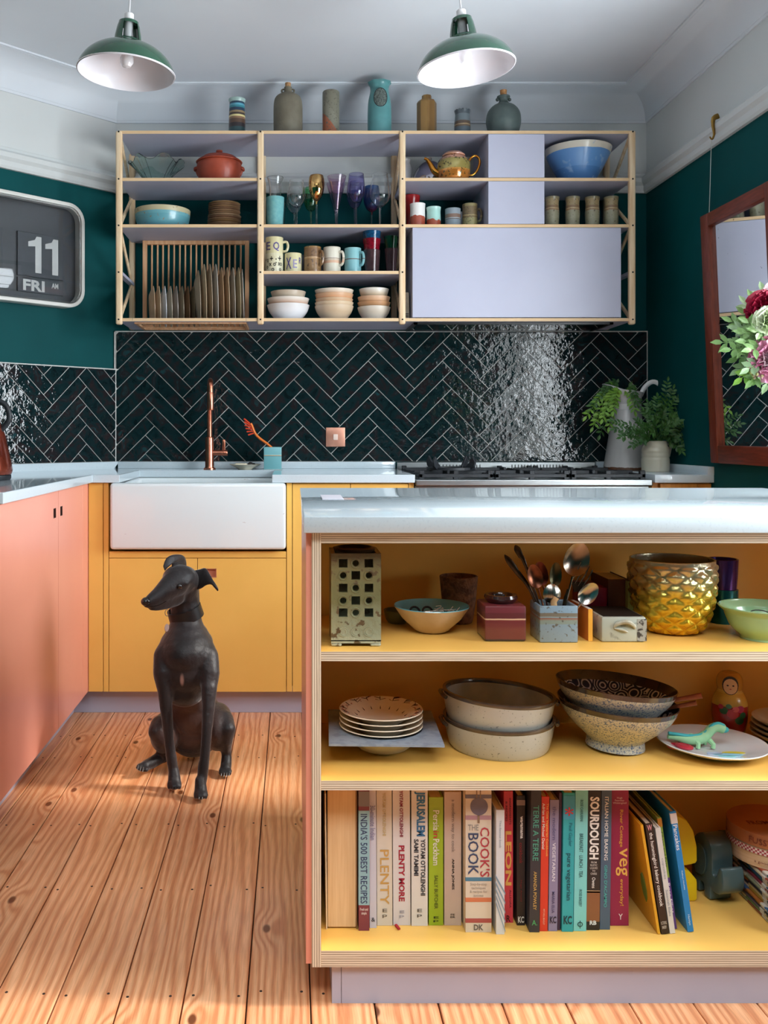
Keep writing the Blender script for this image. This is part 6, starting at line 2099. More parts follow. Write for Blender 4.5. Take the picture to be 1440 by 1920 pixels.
for k in range(9):
    p = Vector((.030 + random.uniform(-.02, .012), random.uniform(-.02, .02), .036 + random.uniform(0, .008)))
    pts = [p]
    for q in range(5):
        p = p + Vector((random.uniform(-.012, .012), random.uniform(-.008, .008), random.uniform(-.004, .006)))
        pts.append(p)
    stg.tube(catmull([tuple(v) for v in pts], 2), .0008, 4)
tag(stg.build('string', P('pale_string', '#c9c2b4', rough=.8), loc=nb.location), 'loose pale string in the turquoise lined bowl', 'string')
vessel('small_dish', 'small olive dish half hidden behind the cream bowl', 'dish', 745, 1.95, ZA, [(16, 1176), (22, 1160), (26, 1143)], P('olive_dish_glaze', '#6c6a3c', '#5a5832', 20, .35), t=.004)
vessel('cork_pot', 'rough brown cork pot standing behind the cream bowl', 'pot', 860, 1.955, ZA, [(24, 1185), (27, 1160), (32, 1120), (35.5, 1082), (35.5, 1080)], P('dark_cork', '#7a4f34', '#54331f', 70, .85, lo=.4, hi=.56, bump=.5, bscale=120), t=.005, crisp=True)


def square_pot(name, label, px0, px1, ptop, pbot, m, t=.005, dpt=None, rot=0):
    Y = dep(pbot, ZA)
    s = F / Y
    w = (px1 - px0) / s / 2
    h = H + (CY - ptop) / s - ZA
    o = thing(name, label, 'pot', (((px0 + px1) / 2 - CX) / s, Y + w, ZA), (0, 0, rot))
    return o, w, h, s


o, w, h, s = square_pot('lidded_jar', 'square oxblood red jar with a cream line and round neck', 909, 987, 1136, 1203, None)
mb = MB()
mb.add(*basin(-w, w, -w, w, 0, h, .006))
mb = MB().box(-w, w, -w, w, 0, h)
mb.build('jar', BAND('oxblood_glaze', [(0, '#2f2022'), (.06, '#6a2a2c'), (.56, '#72302f'), (.60, '#d0a888'), (.64, '#5c2628'), (.80, '#6a2a30')], 0, h, noise=.03, nscale=30, coat=.5), o, bevel=.004, bseg=2)
MB().lathe([(.022, h - .002), (.030, h + .004), (.033, h + .010), (.031, h + .016), (.025, h + .016), (.022, h + .010), (.020, h - .002)], 32).build('neck', P('dark_brown_neck', '#3a1c18', '#2a1310', 20, .15, coat=.8), o)
o, w, h, s = square_pot('utensil_pot', 'square blue grey pot crammed with old spoons', 1012, 1084, 1136, 1205, None)
up_o, up_w, up_h = o, w, h
mb = MB()
mb.add(*basin(-w, w, -w, w, 0, h, .005))
mb.build('pot', BAND('blue_rust_glaze', [(0, '#7d909c'), (.50, '#7f8a80'), (.60, '#85796a'), (.635, '#8a4a34'), (.66, '#7f8c8c'), (.70, '#71685a'), (.80, '#7f96a6')], 0, h, noise=.05, nscale=20, speck=('#5c5a52', 110, .60), coat=.4), o, bevel=.003, bseg=2)
ux, uy, uz = up_o.location
U = lambda px, py, dy=0: at(px, py, uy + dy)
inside = lambda dx, dy: Vector((ux + dx * up_w * .6, uy + dy * up_w * .6, uz + .008))
M_DKS = P('tarnished_dark_silver', '#4a4038', '#2f2822', 30, .3, metal=.9)
M_BRZ = P('worn_copper_plate', '#7a4a34', '#4f2f24', 40, .3, metal=.9)
cam_up = Vector((0, -1, .25))
spoon('spoon', 'big worn serving spoon with a broad bowl standing in the pot', U(1081, 1052, -.01), inside(.3, -.2), P('worn_silver_spoon', '#8f857a', '#5a4a40', 18, .25, metal=1), .025, .034, .0035, up=-cam_up, dish=-.22)
# slotted spoon: the wide one with open tines
ss = thing('slotted_server', 'slotted silver server with long tines standing in the pot', 'server', tuple(inside(.5, .3)))
ce = U(1092, 1062, .0)
MB().tube([inside(.5, .3), U(1060, 1120, 0), U(1066, 1105, 0)], .003, 8).build('handle', M_DKS, ss, world_=True)
MB().prism([(-.016, -.030), (.004, -.036), (.012, -.020), (-.012, -.010)], -.001, .001, M=Matrix.Translation(U(1078, 1078, .004)) @ Matrix.Rotation(R(-25), 4, 'Y') @ Matrix.Rotation(R(90), 4, 'X')).build('blade', M_DKS, ss, world_=True)
for k in range(4):
    MB().tube([U(1072 + k * 6, 1090 + k * 4, 0), U(1084 + k * 6.5, 1066 + k * 6, -.002), U(1093 + k * 6, 1046 + k * 7.5, 0)], [.0012, .0016, .0012], 6).build('tine', M_SILVER, ss, world_=True)
spoon('spoon', 'rust brown spoon with a pointed bowl standing in the pot', U(1004, 1083, -.004), inside(-.3, -.3), M_BRZ, .015, .024, .003, up=-cam_up, dish=-.2)
spoon('spoon', 'dark spoon behind the rust brown one', U(1015, 1078, .012), inside(0, .4), P('dark_red_metal', '#5a2a20', rough=.3, metal=.8), .014, .024, .003, up=-cam_up, dish=-.2)
spoon('spoon', 'olive tarnished spoon at the back of the pot', U(1042, 1080, .02), inside(.1, .6), P('olive_metal', '#4f4a34', rough=.3, metal=.8), .012, .024, .003, up=-cam_up, dish=-.2)
spoon('spoon', 'fluted shell spoon low in the pot', U(1035, 1115, -.015), inside(-.1, -.5), P('fluted_silver', '#a8a39a', '#6a655e', 8, .25, metal=1, stretch=(40, 1, 1)), .0175, .019, .0032, up=-cam_up, dish=.22)
spoon('spoon', 'shiny silver spoon leaning out over the pale box', U(1102, 1115, -.01), inside(.4, .2), P('bright_silver', '#b9b4ae', '#94908a', 20, .2, metal=1), .0165, .024, .003, up=-cam_up, dish=-.22)
for (x1, y1, x2, y2, w_, lab) in ((946, 1040, 994, 1106, .0062, 'dark knife leaning out over the red jar'), (966, 1022, 986, 1062, .0064, 'dark broad blade rising behind the knife')):
    k_ = thing('knife', lab, 'knife', tuple(inside(-.4, .2)))
    a, b = U(x1, y1, .01), U(x2, y2, .005)
    mid = a.lerp(b, .5)
    MB().tube(catmull([tuple(a), tuple(a.lerp(b, .25)), tuple(mid), tuple(b), tuple(inside(-.4, .2))], 4), [.0008, .003, .005, w_, w_, w_, w_ * .95, w_ * .9, w_ * .85, w_ * .8, w_ * .7, w_ * .6, .003, .003, .003, .003, .003], 8, flat=.35).build('blade', M_DKS, k_, world_=True)
cc = thing('wooden_utensil', 'pale stub of a wooden handle at the front of the pot', 'utensil', tuple(inside(.1, -.7)))
MB().tube([inside(.1, -.7), U(1038, 1129, -.02), U(1043, 1120, -.02)], .006, 10).build('grip', P('pale_wood_grip', '#c9a070', rough=.6), cc, world_=True)
# little orange book, pale box, books behind
ob = thing('pocket_book', 'small orange paperback between the blue pot and pale box', 'book', ((1107 - CX) * 1.775 / F, 1.775, ZA), (0, 0, R(3)))
MB().box(-.004, .004, 0, .10, 0, .062).build('cover', P('orange_cover', '#d9742a', '#d06a20', 6, .5), ob, smooth=0)
MB().box(-.0042, .0042, -.0006, .001, 0, .062).build('spine', P('yellow_orange_spine', '#e8a43a', rough=.5), ob, smooth=0)
MB().box(-.0034, .0034, .002, .099, .062, .0625).build('pages', P('white_pages', '#d8d4cc', rough=.8), ob, smooth=0)
yx_ = dep(1204, ZA)
sx2 = F / yx_
bx = thing('ceramic_box', 'low pale ceramic box with a curled leaf relief', 'box', ((1170 - CX) / sx2, yx_, ZA), (0, 0, R(0)))
wb_, hb_ = 42 / sx2, H + (CY - 1157) / sx2 - ZA
M_PAL = P('pale_crackle_glaze', '#a9aca0', '#8d8f82', 40, .35, coat=.3, speck=None) if False else P('pale_crackle_glaze', '#aeb1a4', '#84867a', 45, .35, lo=.34, hi=.42, coat=.3)
MB().box(-wb_, wb_, 0, .115, 0, hb_).build('body', M_PAL, bx, bevel=.004, bseg=2)
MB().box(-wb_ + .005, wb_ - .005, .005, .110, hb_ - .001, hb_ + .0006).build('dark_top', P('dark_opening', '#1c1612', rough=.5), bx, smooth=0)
MB().tube(catmull([(-.020, -.001, .028), (-.014, -.003, .036), (.004, -.005, .040), (.018, -.003, .032), (.020, -.001, .026)], 4), [.0016 + .003 * math.sin(PI * k / 16) for k in range(17)], 8).tube(catmull([(-.020, -.001, .027), (-.004, -.003, .024), (.006, -.003, .020)], 3), [.0014, .002, .0024, .003, .0026, .002, .0014], 8).build('leaf_relief', P('leaf_glaze', '#c5c7b8', '#8a7a5c', 20, .3), bx)
MB().box(wb_ - .018, wb_ + .0004, -.0005, .01, .002, hb_ - .004).build('cracked_patch', P('crackled_patch', '#9c9a90', '#3c3632', 90, .5, lo=.45, hi=.52), bx, smooth=0)
mg = MB().box(-.022, .022, 0, .10, 0, .082).build('storage_tin', P('magenta_tin_paint', '#8a1f56', '#7a184a', 6, .35), loc=((1120 - CX) * 1.905 / F, 1.905, ZA), bevel=.003)
tag(mg, 'plain magenta tin at the back behind the spoons', 'tin')
for lab, px_, c_, w__, hgt, y_ in (('tall brown book standing at the back', 1160, '#4a2216', .022, .100, 1.90), ('pale green book edge beside the gold pot', 1183, '#8a9a5c', .006, .098, 1.885)):
    b_ = thing('upright_book', lab, 'book', ((px_ - CX) * y_ / F, y_, ZA))
    MB().box(-w__, w__, 0, .003, 0, hgt).box(-w__, -w__ + .002, .003, .11, 0, hgt).box(w__ - .002, w__, .003, .11, 0, hgt).build('cover', P('upright_cover', c_, rough=.5), b_, smooth=0)  # plain cover colours, dark brown and pale green
    MB().box(-w__ + .002, w__ - .002, .003, .108, .002, hgt - .002).build('pages', P('dull_pages', '#cbbfa6', rough=.8), b_, smooth=0)
# gold pineapple-textured pot
yg_ = 1.865
sg_ = F / yg_
zg = lambda py: H + (CY - py) / sg_ - ZA
hg = zg(1047)
pgp = [(38 / sg_, 0), (48 / sg_, .035 * hg), (59 / sg_, .13 * hg), (68 / sg_, .29 * hg), (74 / sg_, .52 * hg), (76.5 / sg_, .78 * hg), (75.5 / sg_, .96 * hg), (75.5 / sg_, hg)]
pgp = [(p[0], p[1]) for p in catmull(pgp, 8)]


def pine_w(k, a, r, z):
    u, v = a * 10 / (2 * PI) * 2, z / .0135
    d1 = abs(((u + v) / 2) % 1 - .5) * 2
    d2 = abs(((u - v) / 2) % 1 - .5) * 2
    f = 1 - max(d1, d2)
    if z > zg(1056) or z < .004 or k > 56:
        return r, z
    return r + .0062 * min(1, f * 1.6) - .002, z


pm, nt, b, L = new_mat('gold_ombre_mercury_glass')
tc = node(nt, 'ShaderNodeTexCoord')
sxn = node(nt, 'ShaderNodeSeparateXYZ')
L(tc.outputs['Object'], sxn.inputs[0])
mr = node(nt, 'ShaderNodeMapRange')
mr.inputs['From Max'].default_value = zg(1046)
L(sxn.outputs[2], mr.inputs['Value'])
r = node(nt, 'ShaderNodeValToRGB')
r.color_ramp.elements[0].color = lin('#d8a81c')
r.color_ramp.elements[1].color = lin('#b8ae96')
e = r.color_ramp.elements.new(.55)
e.color = lin('#bfa63a')
e = r.color_ramp.elements.new(.8)
e.color = lin('#b3ac84')
L(mr.outputs[0], r.inputs['Fac'])
L(r.outputs[0], b.inputs['Base Color'])
b.inputs['Metallic'].default_value = .7
b.inputs['Roughness'].default_value = .26
add_bump(nt, b, tc.outputs['Object'], .15, 80)
tag(MB().lathe(shell(pgp, .004, .008), 200, wob=pine_w).build('pineapple_pot', pm, loc=((1260 - CX) / sg_, yg_, ZA), smooth=75), 'gold to silver glass pot covered in pineapple diamonds', 'pot')
ytm = 1.955
stm = F / ytm
vessel('tumbler', 'metallic teal tumbler under the purple one', 'tumbler', 1355, ytm, ZA, [(24, 1180), (26.5, 1150), (27, 1104)], P('teal_lustre', '#1f6a74', '#175a66', 14, .2, metal=.6), t=.004, crisp=True)
vessel('tumbler', 'metallic purple tumbler stacked on the teal one', 'tumbler', 1355, ytm, H + (CY - 1116) / stm, [(23, 1116), (26, 1080), (27.5, 1048)], P('purple_lustre', '#4a2a6e', '#3c2060', 14, .2, metal=.6), t=.004, crisp=True)
jb = thing('jade_bowl', 'jade green bowl with a wide lip at the shelf end', 'bowl', ((1431 - CX) * 1.80 / F, 1.80, ZA))
r0 = 77 * 1.83 / F
MB().lathe(shell([(p[0], p[1]) for p in catmull([(r0 * .50, 0), (r0 * .52, .006), (r0 * .72, .022), (r0 * .84, .044), (r0 * .88, .052), (r0 * .98, .060), (r0, .063)], 4)], .0045), 52).build('bowl', P('jade_glaze', '#9cc49a', '#8fb88e', 10, .2, coat=.6), jb)
gl_ = thing('spectacles', 'thin framed spectacles lying in the jade bowl', 'spectacles', jb.location + Vector((.01, -.004, .050)))
for dx in (-.018, .024):
    MB().tube([(dx + .018 * math.cos(2 * PI * k / 18), .012 * math.sin(2 * PI * k / 18), .004 * math.sin(2 * PI * k / 18)) for k in range(18)], .0011, 6, closed=True).build('lens_frame', M_INK, gl_)
MB().tube([(0, 0, 0), (.003, 0, .003), (.006, 0, 0)], .001, 5).build('bridge', M_INK, gl_)

# ================================================================ pendants
M_GREEN = P('green_enamel', '#23523c', '#1e4a36', 5, .22, coat=.5)
M_ENAM = P('white_enamel', '#e6e2e6', '#dedadf', 5, .25, coat=.4)
YL = 2.80
sL = F / YL


def pendant(cx, py_rim, label, rx, ry, win):
    X = (cx - CX) / sL
    zr = H + (CY - py_rim) / sL
    t = thing('pendant_lamp', label, 'lamp', (X, YL, zr), (rx, ry, 0), 'enamel pendant lamps')
    q = lambda d: d / sL
    outer = [(91, 0), (90.5, 3), (86, 14), (77, 27), (63, 39), (46, 48), (33, 53), (26, 56)]
    outer = [(q(r), q(z)) for r, z in outer]
    outer = [(p[0], p[1]) for p in catmull(outer, 4)]
    shd = MB().lathe(outer, 56).build('shade', M_GREEN, t)
    inner = [(max(r - .0025, 0), z - .0018) for r, z in outer]
    MB().lathe(inner + [(q(22), inner[-1][1]), (q(12), inner[-1][1] - .001)], 56).build('shade_lining', M_ENAM, shd)
    MB().lathe([(q(90), 0), (q(91.6), -.0006), (q(92), .0012), (q(91), .0024)], 56).build('shade_lip', M_ENAM, shd)
    # neck: two curved cheeks with openings between them
    for k in range(2):
        a = win + PI * k
        a0, a1 = a - R(50), a + R(50)
        prof = [(q(26), q(55)), (q(24.5), q(68)), (q(21), q(86)), (q(18), q(95))]
        mb = MB()
        mb.lathe(prof, 14, a0=a0, a1=a1)
        mb.lathe([(r - .002, z) for r, z in prof], 14, a0=a0, a1=a1)
        mb.build('neck_cheek', M_GREEN, t)
    MB().lathe([(q(18.5), q(90)), (q(18.5), q(95)), (q(14), q(98)), (q(8), q(99)), (q(7), q(97)), (q(16.5), q(94)), (q(17), q(90)), (q(18.5), q(90))], 28).build('neck_cap', M_GREEN, t)
    MB().lathe([(q(24), q(54.5)), (q(27.5), q(54.5)), (q(27), q(58)), (q(24.5), q(60)), (q(24), q(54.5))], 36).build('neck_ring', M_GREEN, t)
    MB().lathe([(0, q(98)), (q(9), q(98)), (q(9), q(110)), (q(7), q(112)), (0, q(112))], 20).build('cord_grip', P('white_plastic', '#e2dfe0', rough=.4), t)
    lho = MB().lathe([(0, q(46)), (q(9), q(46)), (q(9.5), q(60)), (q(7.5), q(62)), (q(7.5), q(66)), (q(9), q(68)), (q(8.5), q(96)), (0, q(96))], 20).build('lamp_holder', P('grey_bakelite', '#b9bcbe', rough=.35), t)
    MB().lathe([(0, q(10)), (q(8), q(12)), (q(12.5), q(20)), (q(12.5), q(28)), (q(8), q(38)), (q(6), q(46)), (0, q(46))], 24).build('bulb', P('opal_bulb', '#f0ecee', rough=.15, coat=.5), lho)
    Mi = Euler((rx, ry, 0)).to_matrix().inverted()
    top = Mi @ (Vector((X, YL, ZC)) - t.location)
    MB().tube([(0, 0, q(111)), (0, 0, q(135)), tuple(top)], .0027, 8).build('cord', P('white_flex', '#d8d6d8', rough=.6), t)
    rose = MB().lathe([(0, 0), (.04, 0), (.045, -.008), (.035, -.022), (0, -.024)], 28).build('ceiling_rose', M_ENAM, t, loc=tuple(top), rot=Mi.to_euler())
    return t


pendant(236.5, 137, 'green enamel pendant lamp hanging over the sink side', R(0), R(3), R(-155))
pendant(874, 130, 'green enamel pendant lamp hanging over the cooker side', R(0), R(-5), R(-25))

# ================================================================ wall clock on the slanted wall
u_r = .2 + .0
th = R(45)
ck = thing('flip_clock', 'large white framed flip clock showing eleven on the green wall', 'clock', lwd(.205 + .33, 1.80, .001), (0, 0, th))
zb_, zt_ = 1.06 + (815 - 583) * 3.94 / F, 1.06 + (815 - 395) * 3.94 / F
chh = (2.035 - 1.595) / 2
cwh = .335
ck.location.z = 1.815


def rrect(hw, hh, r, n=8):
    pts = []
    for cx, cz, a0 in ((hw - r, hh - r, 0), (-hw + r, hh - r, 90), (-hw + r, -hh + r, 180), (hw - r, -hh + r, 270)):
        for k in range(n + 1):
            a = R(a0 + 90 * k / n)
            pts.append((cx + r * math.cos(a), cz + r * math.sin(a)))
    return pts


def ring_prism(po, pi, y0, y1, mats, name, parent, bev=0):
    n = len(po)
    vs_ = [(x, y0, z) for x, z in po] + [(x, y0, z) for x, z in pi] + [(x, y1, z) for x, z in po] + [(x, y1, z) for x, z in pi]
    fs = []
    for k in range(n):
        j = (k + 1) % n
        fs += [(k, j, n + j, n + k), (2 * n + k, 3 * n + k, 3 * n + j, 2 * n + j), (k, 2 * n + k, 2 * n + j, j), (n + k, n + j, 3 * n + j, 3 * n + k)]
    return MB().add(vs_, fs).build(name, mats, parent, bevel=bev, smooth=35)


M_CASE = P('white_clock_case', '#d8d6d0', '#cfcdc6', 5, .35)
ring_prism(rrect(cwh, chh, .075), rrect(cwh - .016, chh - .016, .06), -.062, -.001, M_CASE, 'case', ck, .003)
MB().prism(rrect(cwh - .014, chh - .014, .06), .006, .012, M=Matrix.Rotation(R(90), 4, 'X')).build('dial', P('hazed_clock_dial', '#4a4c50', '#44464a', 4, .5), ck, smooth=0)  # dial grey has the reflection haze of the cover painted in
# the flaps stand a little proud of the dial
for nm, x0, x1, z0, z1 in (('hour_flap', .045, .255, -.105, .075), ('minute_flap', -.26, -.02, -.105, .075), ('weekday_flap', .045, .255, -.170, -.112)):
    MB().box(x0, x1, -.020, -.012, z0, z1).build(nm, P('hazed_flap', '#42454a', rough=.45), ck, smooth=0, bevel=.001, bseg=1)  # flaps greyed with the same painted haze as the dial
M_FW = P('flap_white_print', '#e2e1dc', rough=.5)
one = [(.006, -.075), (.034, -.075), (.034, .075), (.012, .075), (.004, .060), (-.026, .050), (-.026, .030), (.006, .034)]
for dx in (.118, .196):
    MB().prism(one, 0, .0008, M=Matrix.Translation((dx, -.0204, -.012)) @ Matrix.Rotation(R(90), 4, 'X')).build('hour_digit', M_FW, ck, smooth=0)
letter('FRI', .098, .046, M_FW, ck, (.118, -.0208, -.141))
letter('AM', .032, .022, M_FW, ck, (.215, -.0208, -.132))
gm = P('clear_perspex', '#f4f6f8', '#f4f6f8', rough=.02, trans=1, ior=1.3)
n = 40
pg = rrect(cwh - .017, chh - .017, .06, 9)
vs_, fs = [], []
lay = [(1.0, -.052), (.985, -.066), (.94, -.078), (.86, -.084), (0.5, -.089)]
m_ = len(pg)
for k_, y_ in lay:
    vs_ += [(x * k_, y_, z * k_) for x, z in pg]
vs_.append((0, -.090, 0))
for i in range(len(lay) - 1):
    for k in range(m_):
        j = (k + 1) % m_
        fs.append((i * m_ + k, i * m_ + j, (i + 1) * m_ + j, (i + 1) * m_ + k))
for k in range(m_):
    fs.append(((len(lay) - 1) * m_ + k, (len(lay) - 1) * m_ + (k + 1) % m_, len(vs_) - 1))
vi = [(x * .992, y + .0025, z * .992) for x, y, z in vs_]
o_ = len(vs_)
fs += [tuple(i + o_ for i in f) for f in fs]
for k in range(m_):
    j = (k + 1) % m_
    fs.append((k, j, o_ + j, o_ + k))
MB().add(vs_ + vi, fs).build('dome_cover', gm, ck, smooth=60)

# ================================================================ mirror on the right-hand wall
ya, yb_ = 3.385, 2.87
mz0, mz1 = .957, 1.868
mir = thing('wall_mirror', 'tall mirror in a worn red brown wooden frame hung on a wire', 'mirror', (XB - .004, (ya + yb_) / 2, mz0), (0, R(-2.5), 0))
wy = (ya - yb_) / 2
hm = mz1 - mz0
M_MAHO = P('worn_red_brown_wood', '#7a3420', '#5f2615', 10, .45, stretch=(14, 14, 1.5), bump=.1, bscale=60)
fw = .058
MB().box(-.028, 0, wy - fw, wy, 0, hm).build('stile', M_MAHO, mir, bevel=.004)
MB().box(-.028, 0, -wy, -wy + fw, 0, hm).build('stile', M_MAHO, mir, bevel=.004)
MB().box(-.027, -.001, -wy + fw, wy - fw, 0, fw + .006).build('rail', P('worn_red_brown_rail', '#7a3420', '#5f2615', 10, .45, stretch=(14, 1.5, 14)), mir, bevel=.004)
MB().box(-.027, -.001, -wy + fw, wy - fw, hm - fw + .01, hm).build('rail', P('worn_red_brown_top_rail', '#7a3420', '#5f2615', 10, .45, stretch=(14, 1.5, 14)), mir, bevel=.004)
mg_, nt, b, L = new_mat('foxed_mirror_glass')
b.inputs['Metallic'].default_value = 1
b.inputs['Base Color'].default_value = (.86, .88, .88, 1)
b.inputs['Roughness'].default_value = .015
tc = node(nt, 'ShaderNodeTexCoord')
ns = node(nt, 'ShaderNodeTexNoise')
ns.inputs['Scale'].default_value = 38
ns.inputs['Detail'].default_value = 6
L(tc.outputs['Object'], ns.inputs['Vector'])
rp = node(nt, 'ShaderNodeValToRGB')
rp.color_ramp.elements[0].position, rp.color_ramp.elements[0].color = .70, (.86, .88, .88, 1)
rp.color_ramp.elements[1].position, rp.color_ramp.elements[1].color = .73, (.25, .24, .25, 1)
L(ns.outputs['Fac'], rp.inputs['Fac'])
L(rp.outputs[0], b.inputs['Base Color'])
MB().box(-.012, -.008, -wy + fw - .004, wy - fw + .004, fw, hm - fw + .014).build('glass', mg_, mir, smooth=0)
wr_ = thing('picture_wire', 'thin pale wire and brass hook holding the mirror from the rail', 'wire', (XB - .036, 3.345, 2.19))
MB().tube([(XB - .046, 3.345, 2.145), (XB - .052, 3.35, 1.862)], .0013, 6).build('wire', P('pale_wire', '#b9b8b0', rough=.4, metal=.5), wr_, world_=True)
MB().tube(catmull([(XB - .020, 3.345, 2.226), (XB - .038, 3.345, 2.216), (XB - .040, 3.345, 2.190), (XB - .036, 3.345, 2.160), (XB - .044, 3.345, 2.140), (XB - .052, 3.345, 2.150)], 4), [.010, .010, .010, .009, .009, .008, .008, .007, .007, .006, .006, .005, .005, .004, .004, .004, .003, .003, .003, .003, .003], 8, flat=.5).build('hook', P('aged_brass', '#8a6a34', rough=.35, metal=.9), wr_, world_=True)

# ================================================================ foliage
LEAF = {}


def leaf_geo(mb, p, d, n_, L_, w, mi=0, curl=.15):
    """pointed leaf from p along d, flat side facing n_, folded slightly along its rib"""
    d = d.normalized()
    n_ = (n_ - d * n_.dot(d))
    if n_.length < 1e-5:
        n_ = d.orthogonal()
    n_.normalize()
    s_ = d.cross(n_)
    q = lambda t, x, z: tuple(p + d * (L_ * t) + s_ * (w * x) + n_ * (L_ * z))
    vs_ = [q(0, 0, 0), q(.3, .42, .03), q(.3, 0, 0), q(.3, -.42, .03), q(.6, .46, .02 - curl * .2), q(.6, 0, -curl * .3), q(.6, -.46, .02 - curl * .2), q(1, 0, -curl)]
    fs = [(0, 2, 1), (0, 3, 2), (1, 2, 5, 4), (2, 3, 6, 5), (4, 5, 7), (5, 6, 7)]
    mb.add(vs_, fs, mi)


def sprig(name, base, tip, m, parent, nleaf=7, L_=.032, w=.016, bend=.03, seed=0, facing=Vector((0, -1, .4))):
    rnd = random.Random(seed)
    base, tip = Vector(base), Vector(tip)
    mid = base.lerp(tip, .5) + Vector((0, 0, bend))
    path = [Vector(p) for p in catmull([tuple(base), tuple(mid), tuple(tip)], 6)]
    mb = MB()
    mb.tube(path, [.0016 - .0009 * k / (len(path) - 1) for k in range(len(path))], 5)
    n = len(path)
    for k in range(nleaf):
        f = .35 + .65 * k / nleaf
        i = min(int(f * (n - 1)), n - 2)
        p = path[i].lerp(path[i + 1], f * (n - 1) - i)
        t = (path[i + 1] - path[i]).normalized()
        nrm = (facing + Vector((rnd.uniform(-.5, .5), rnd.uniform(-.4, .4), rnd.uniform(-.3, .5)))).normalized()
        s_ = t.cross(nrm).normalized()
        for sg in (-1, 1):
            d = t * rnd.uniform(.5, .8) + s_ * sg * rnd.uniform(.7, 1)
            leaf_geo(mb, p, d, nrm, L_ * rnd.uniform(.75, 1.1), w * rnd.uniform(.85, 1.1), 0, rnd.uniform(0, .25))
    leaf_geo(mb, path[-1], path[-1] - path[-2], facing, L_, w)
    o = mb.build(name, m, parent, world_=True, smooth=0)
    return o


M_LEAFD = P('dark_green_leaf', '#3f6a2c', '#2c5222', 12, .45)
M_LEAFB = P('fresh_green_leaf', '#7fa83c', '#5c8a2c', 12, .45)
M_LEAFL = P('pale_green_leaf', '#76985a', '#5a803c', 12, .45)

# enamel pitcher and cream jug in the corner
Yp = 3.955
sp_ = F / Yp
zp = lambda py: H + (CY - py) / sp_ - ZT
ptc = thing('enamel_pitcher', 'tall white enamel pitcher with a rusty foot and arched handle', 'pitcher', ((1175 - CX) / sp_, Yp, ZT), (0, 0, R(0)))
prf = [(42, 878), (41, 872), (36, 840), (30, 800), (26, 770), (25.5, 764), (25.5, 758), (27, 745), (30, 733)]
prf = [(hw / sp_, zp(py)) for hw, py in prf]
prf[0] = (prf[0][0], 0)
h_top = prf[-1][1]


def spout_w(k, a, r, z):
    c = max(0, -math.cos(a))
    f = max(0, (z - zp(760)) / (h_top - zp(760)))
    return r * (1 + .52 * f * f * c ** 4), z + .030 * f * f * c ** 3 - .010 * f * f * max(0, math.cos(a))


MB().lathe(shell([(p[0], p[1]) for p in catmull(prf, 4)], .003), 44, wob=spout_w).build('body', BAND('chipped_enamel', [(0, '#6a4430'), (.028, '#c9c4c2'), (.5, '#cfccce'), (1, '#d8d6d8')], 0, h_top, noise=.03, nscale=70, const=True, coat=.4, rough=.25), ptc)
MB().lathe([(prf[4][0] + .0008, zp(768)), (prf[5][0] + .003, zp(764)), (prf[5][0] + .003, zp(762)), (prf[6][0] + .0008, zp(758))], 44).build('collar', M_CERAM, ptc)
hpp = [(26 / sp_, 0, zp(742)), (34 / sp_, 0, zp(726)), (48 / sp_, 0, zp(716)), (62 / sp_, 0, zp(722)), (68 / sp_, 0, zp(742)), (62 / sp_, 0, zp(775)), (46 / sp_, 0, zp(805)), (33 / sp_, 0, zp(812))]
MB().tube(catmull(hpp, 4), .0065, 10, flat=1.6).build('handle', M_CERAM, ptc)
Yj = 3.74
sj = F / Yj
zj = lambda py: H + (CY - py) / sj - ZT
cj = thing('cream_jug', 'small cream ribbed jug full of dark green leaves', 'jug', ((1229 - CX) / sj, Yj, ZT))
pr = [(24.5, 884), (25, 880), (25.2, 862), (24.3, 858), (25.2, 854), (24.5, 849), (25, 845), (23, 838), (20.5, 834), (20.5, 829), (22, 827)]
pr = [(hw / sj, zj(py)) for hw, py in pr]
pr[0] = (pr[0][0], 0)
MB().lathe(shell([(p[0], p[1]) for p in catmull(pr, 2)], .003), 40).build('body', P('cream_jug_glaze', '#d2cbb8', '#c9c2ad', 8, .25, coat=.4), cj)
MB().tube(catmull([(19 / sj, 0, zj(834)), (26 / sj, 0, zj(832)), (28 / sj, 0, zj(838)), (24.5 / sj, 0, zj(856))], 4), .006, 8).build('handle', P('cream_jug_handle', '#d0c9b5', rough=.25), cj)
fol = thing('leafy_branches', 'dark green leafy branches bursting from the cream jug', 'foliage', (cj.location.x, Yj, ZT + .02))
root_ = Vector((cj.location.x, Yj, ZT + .030))
neck = Vector((cj.location.x, Yj, ZT + zj(829)))
random.seed(21)
sd0 = 0
for tx, ty, dy in ((1148, 790, -.02), (1152, 805, -.04), (1165, 820, -.05), (1176, 812, -.03), (1185, 835, -.06), (1196, 790, 0), (1208, 770, .02), (1215, 756, .04), (1232, 745, .03), (1252, 716, .03), (1262, 730, .02), (1270, 745, .0), (1284, 752, .03), (1296, 764, .0), (1308, 770, .02), (1318, 782, 0), (1316, 800, -.03), (1300, 815, -.05), (1290, 835, -.06), (1278, 846, -.07), (1262, 780, -.06), (1244, 770, -.05), (1228, 785, -.07), (1212, 800, -.07), (1272, 790, -.08), (1255, 810, -.09), (1240, 760, .05), (1282, 775, .05), (1222, 812, -.10), (1292, 792, -.06), (1205, 828, -.06), (1268, 822, -.08)):
    sd0 += 1
    tip = at(tx, ty, Yj + dy)
    start = neck + Vector((random.uniform(-.02, .02), random.uniform(-.02, .02), .0))
    MB().tube([root_, start], .0013, 5).build('stem', M_LEAFD, fol, world_=True)
    sprig('leaf_spray', start, tip, M_LEAFD, fol, 8, .026, .0115, .02, sd0)
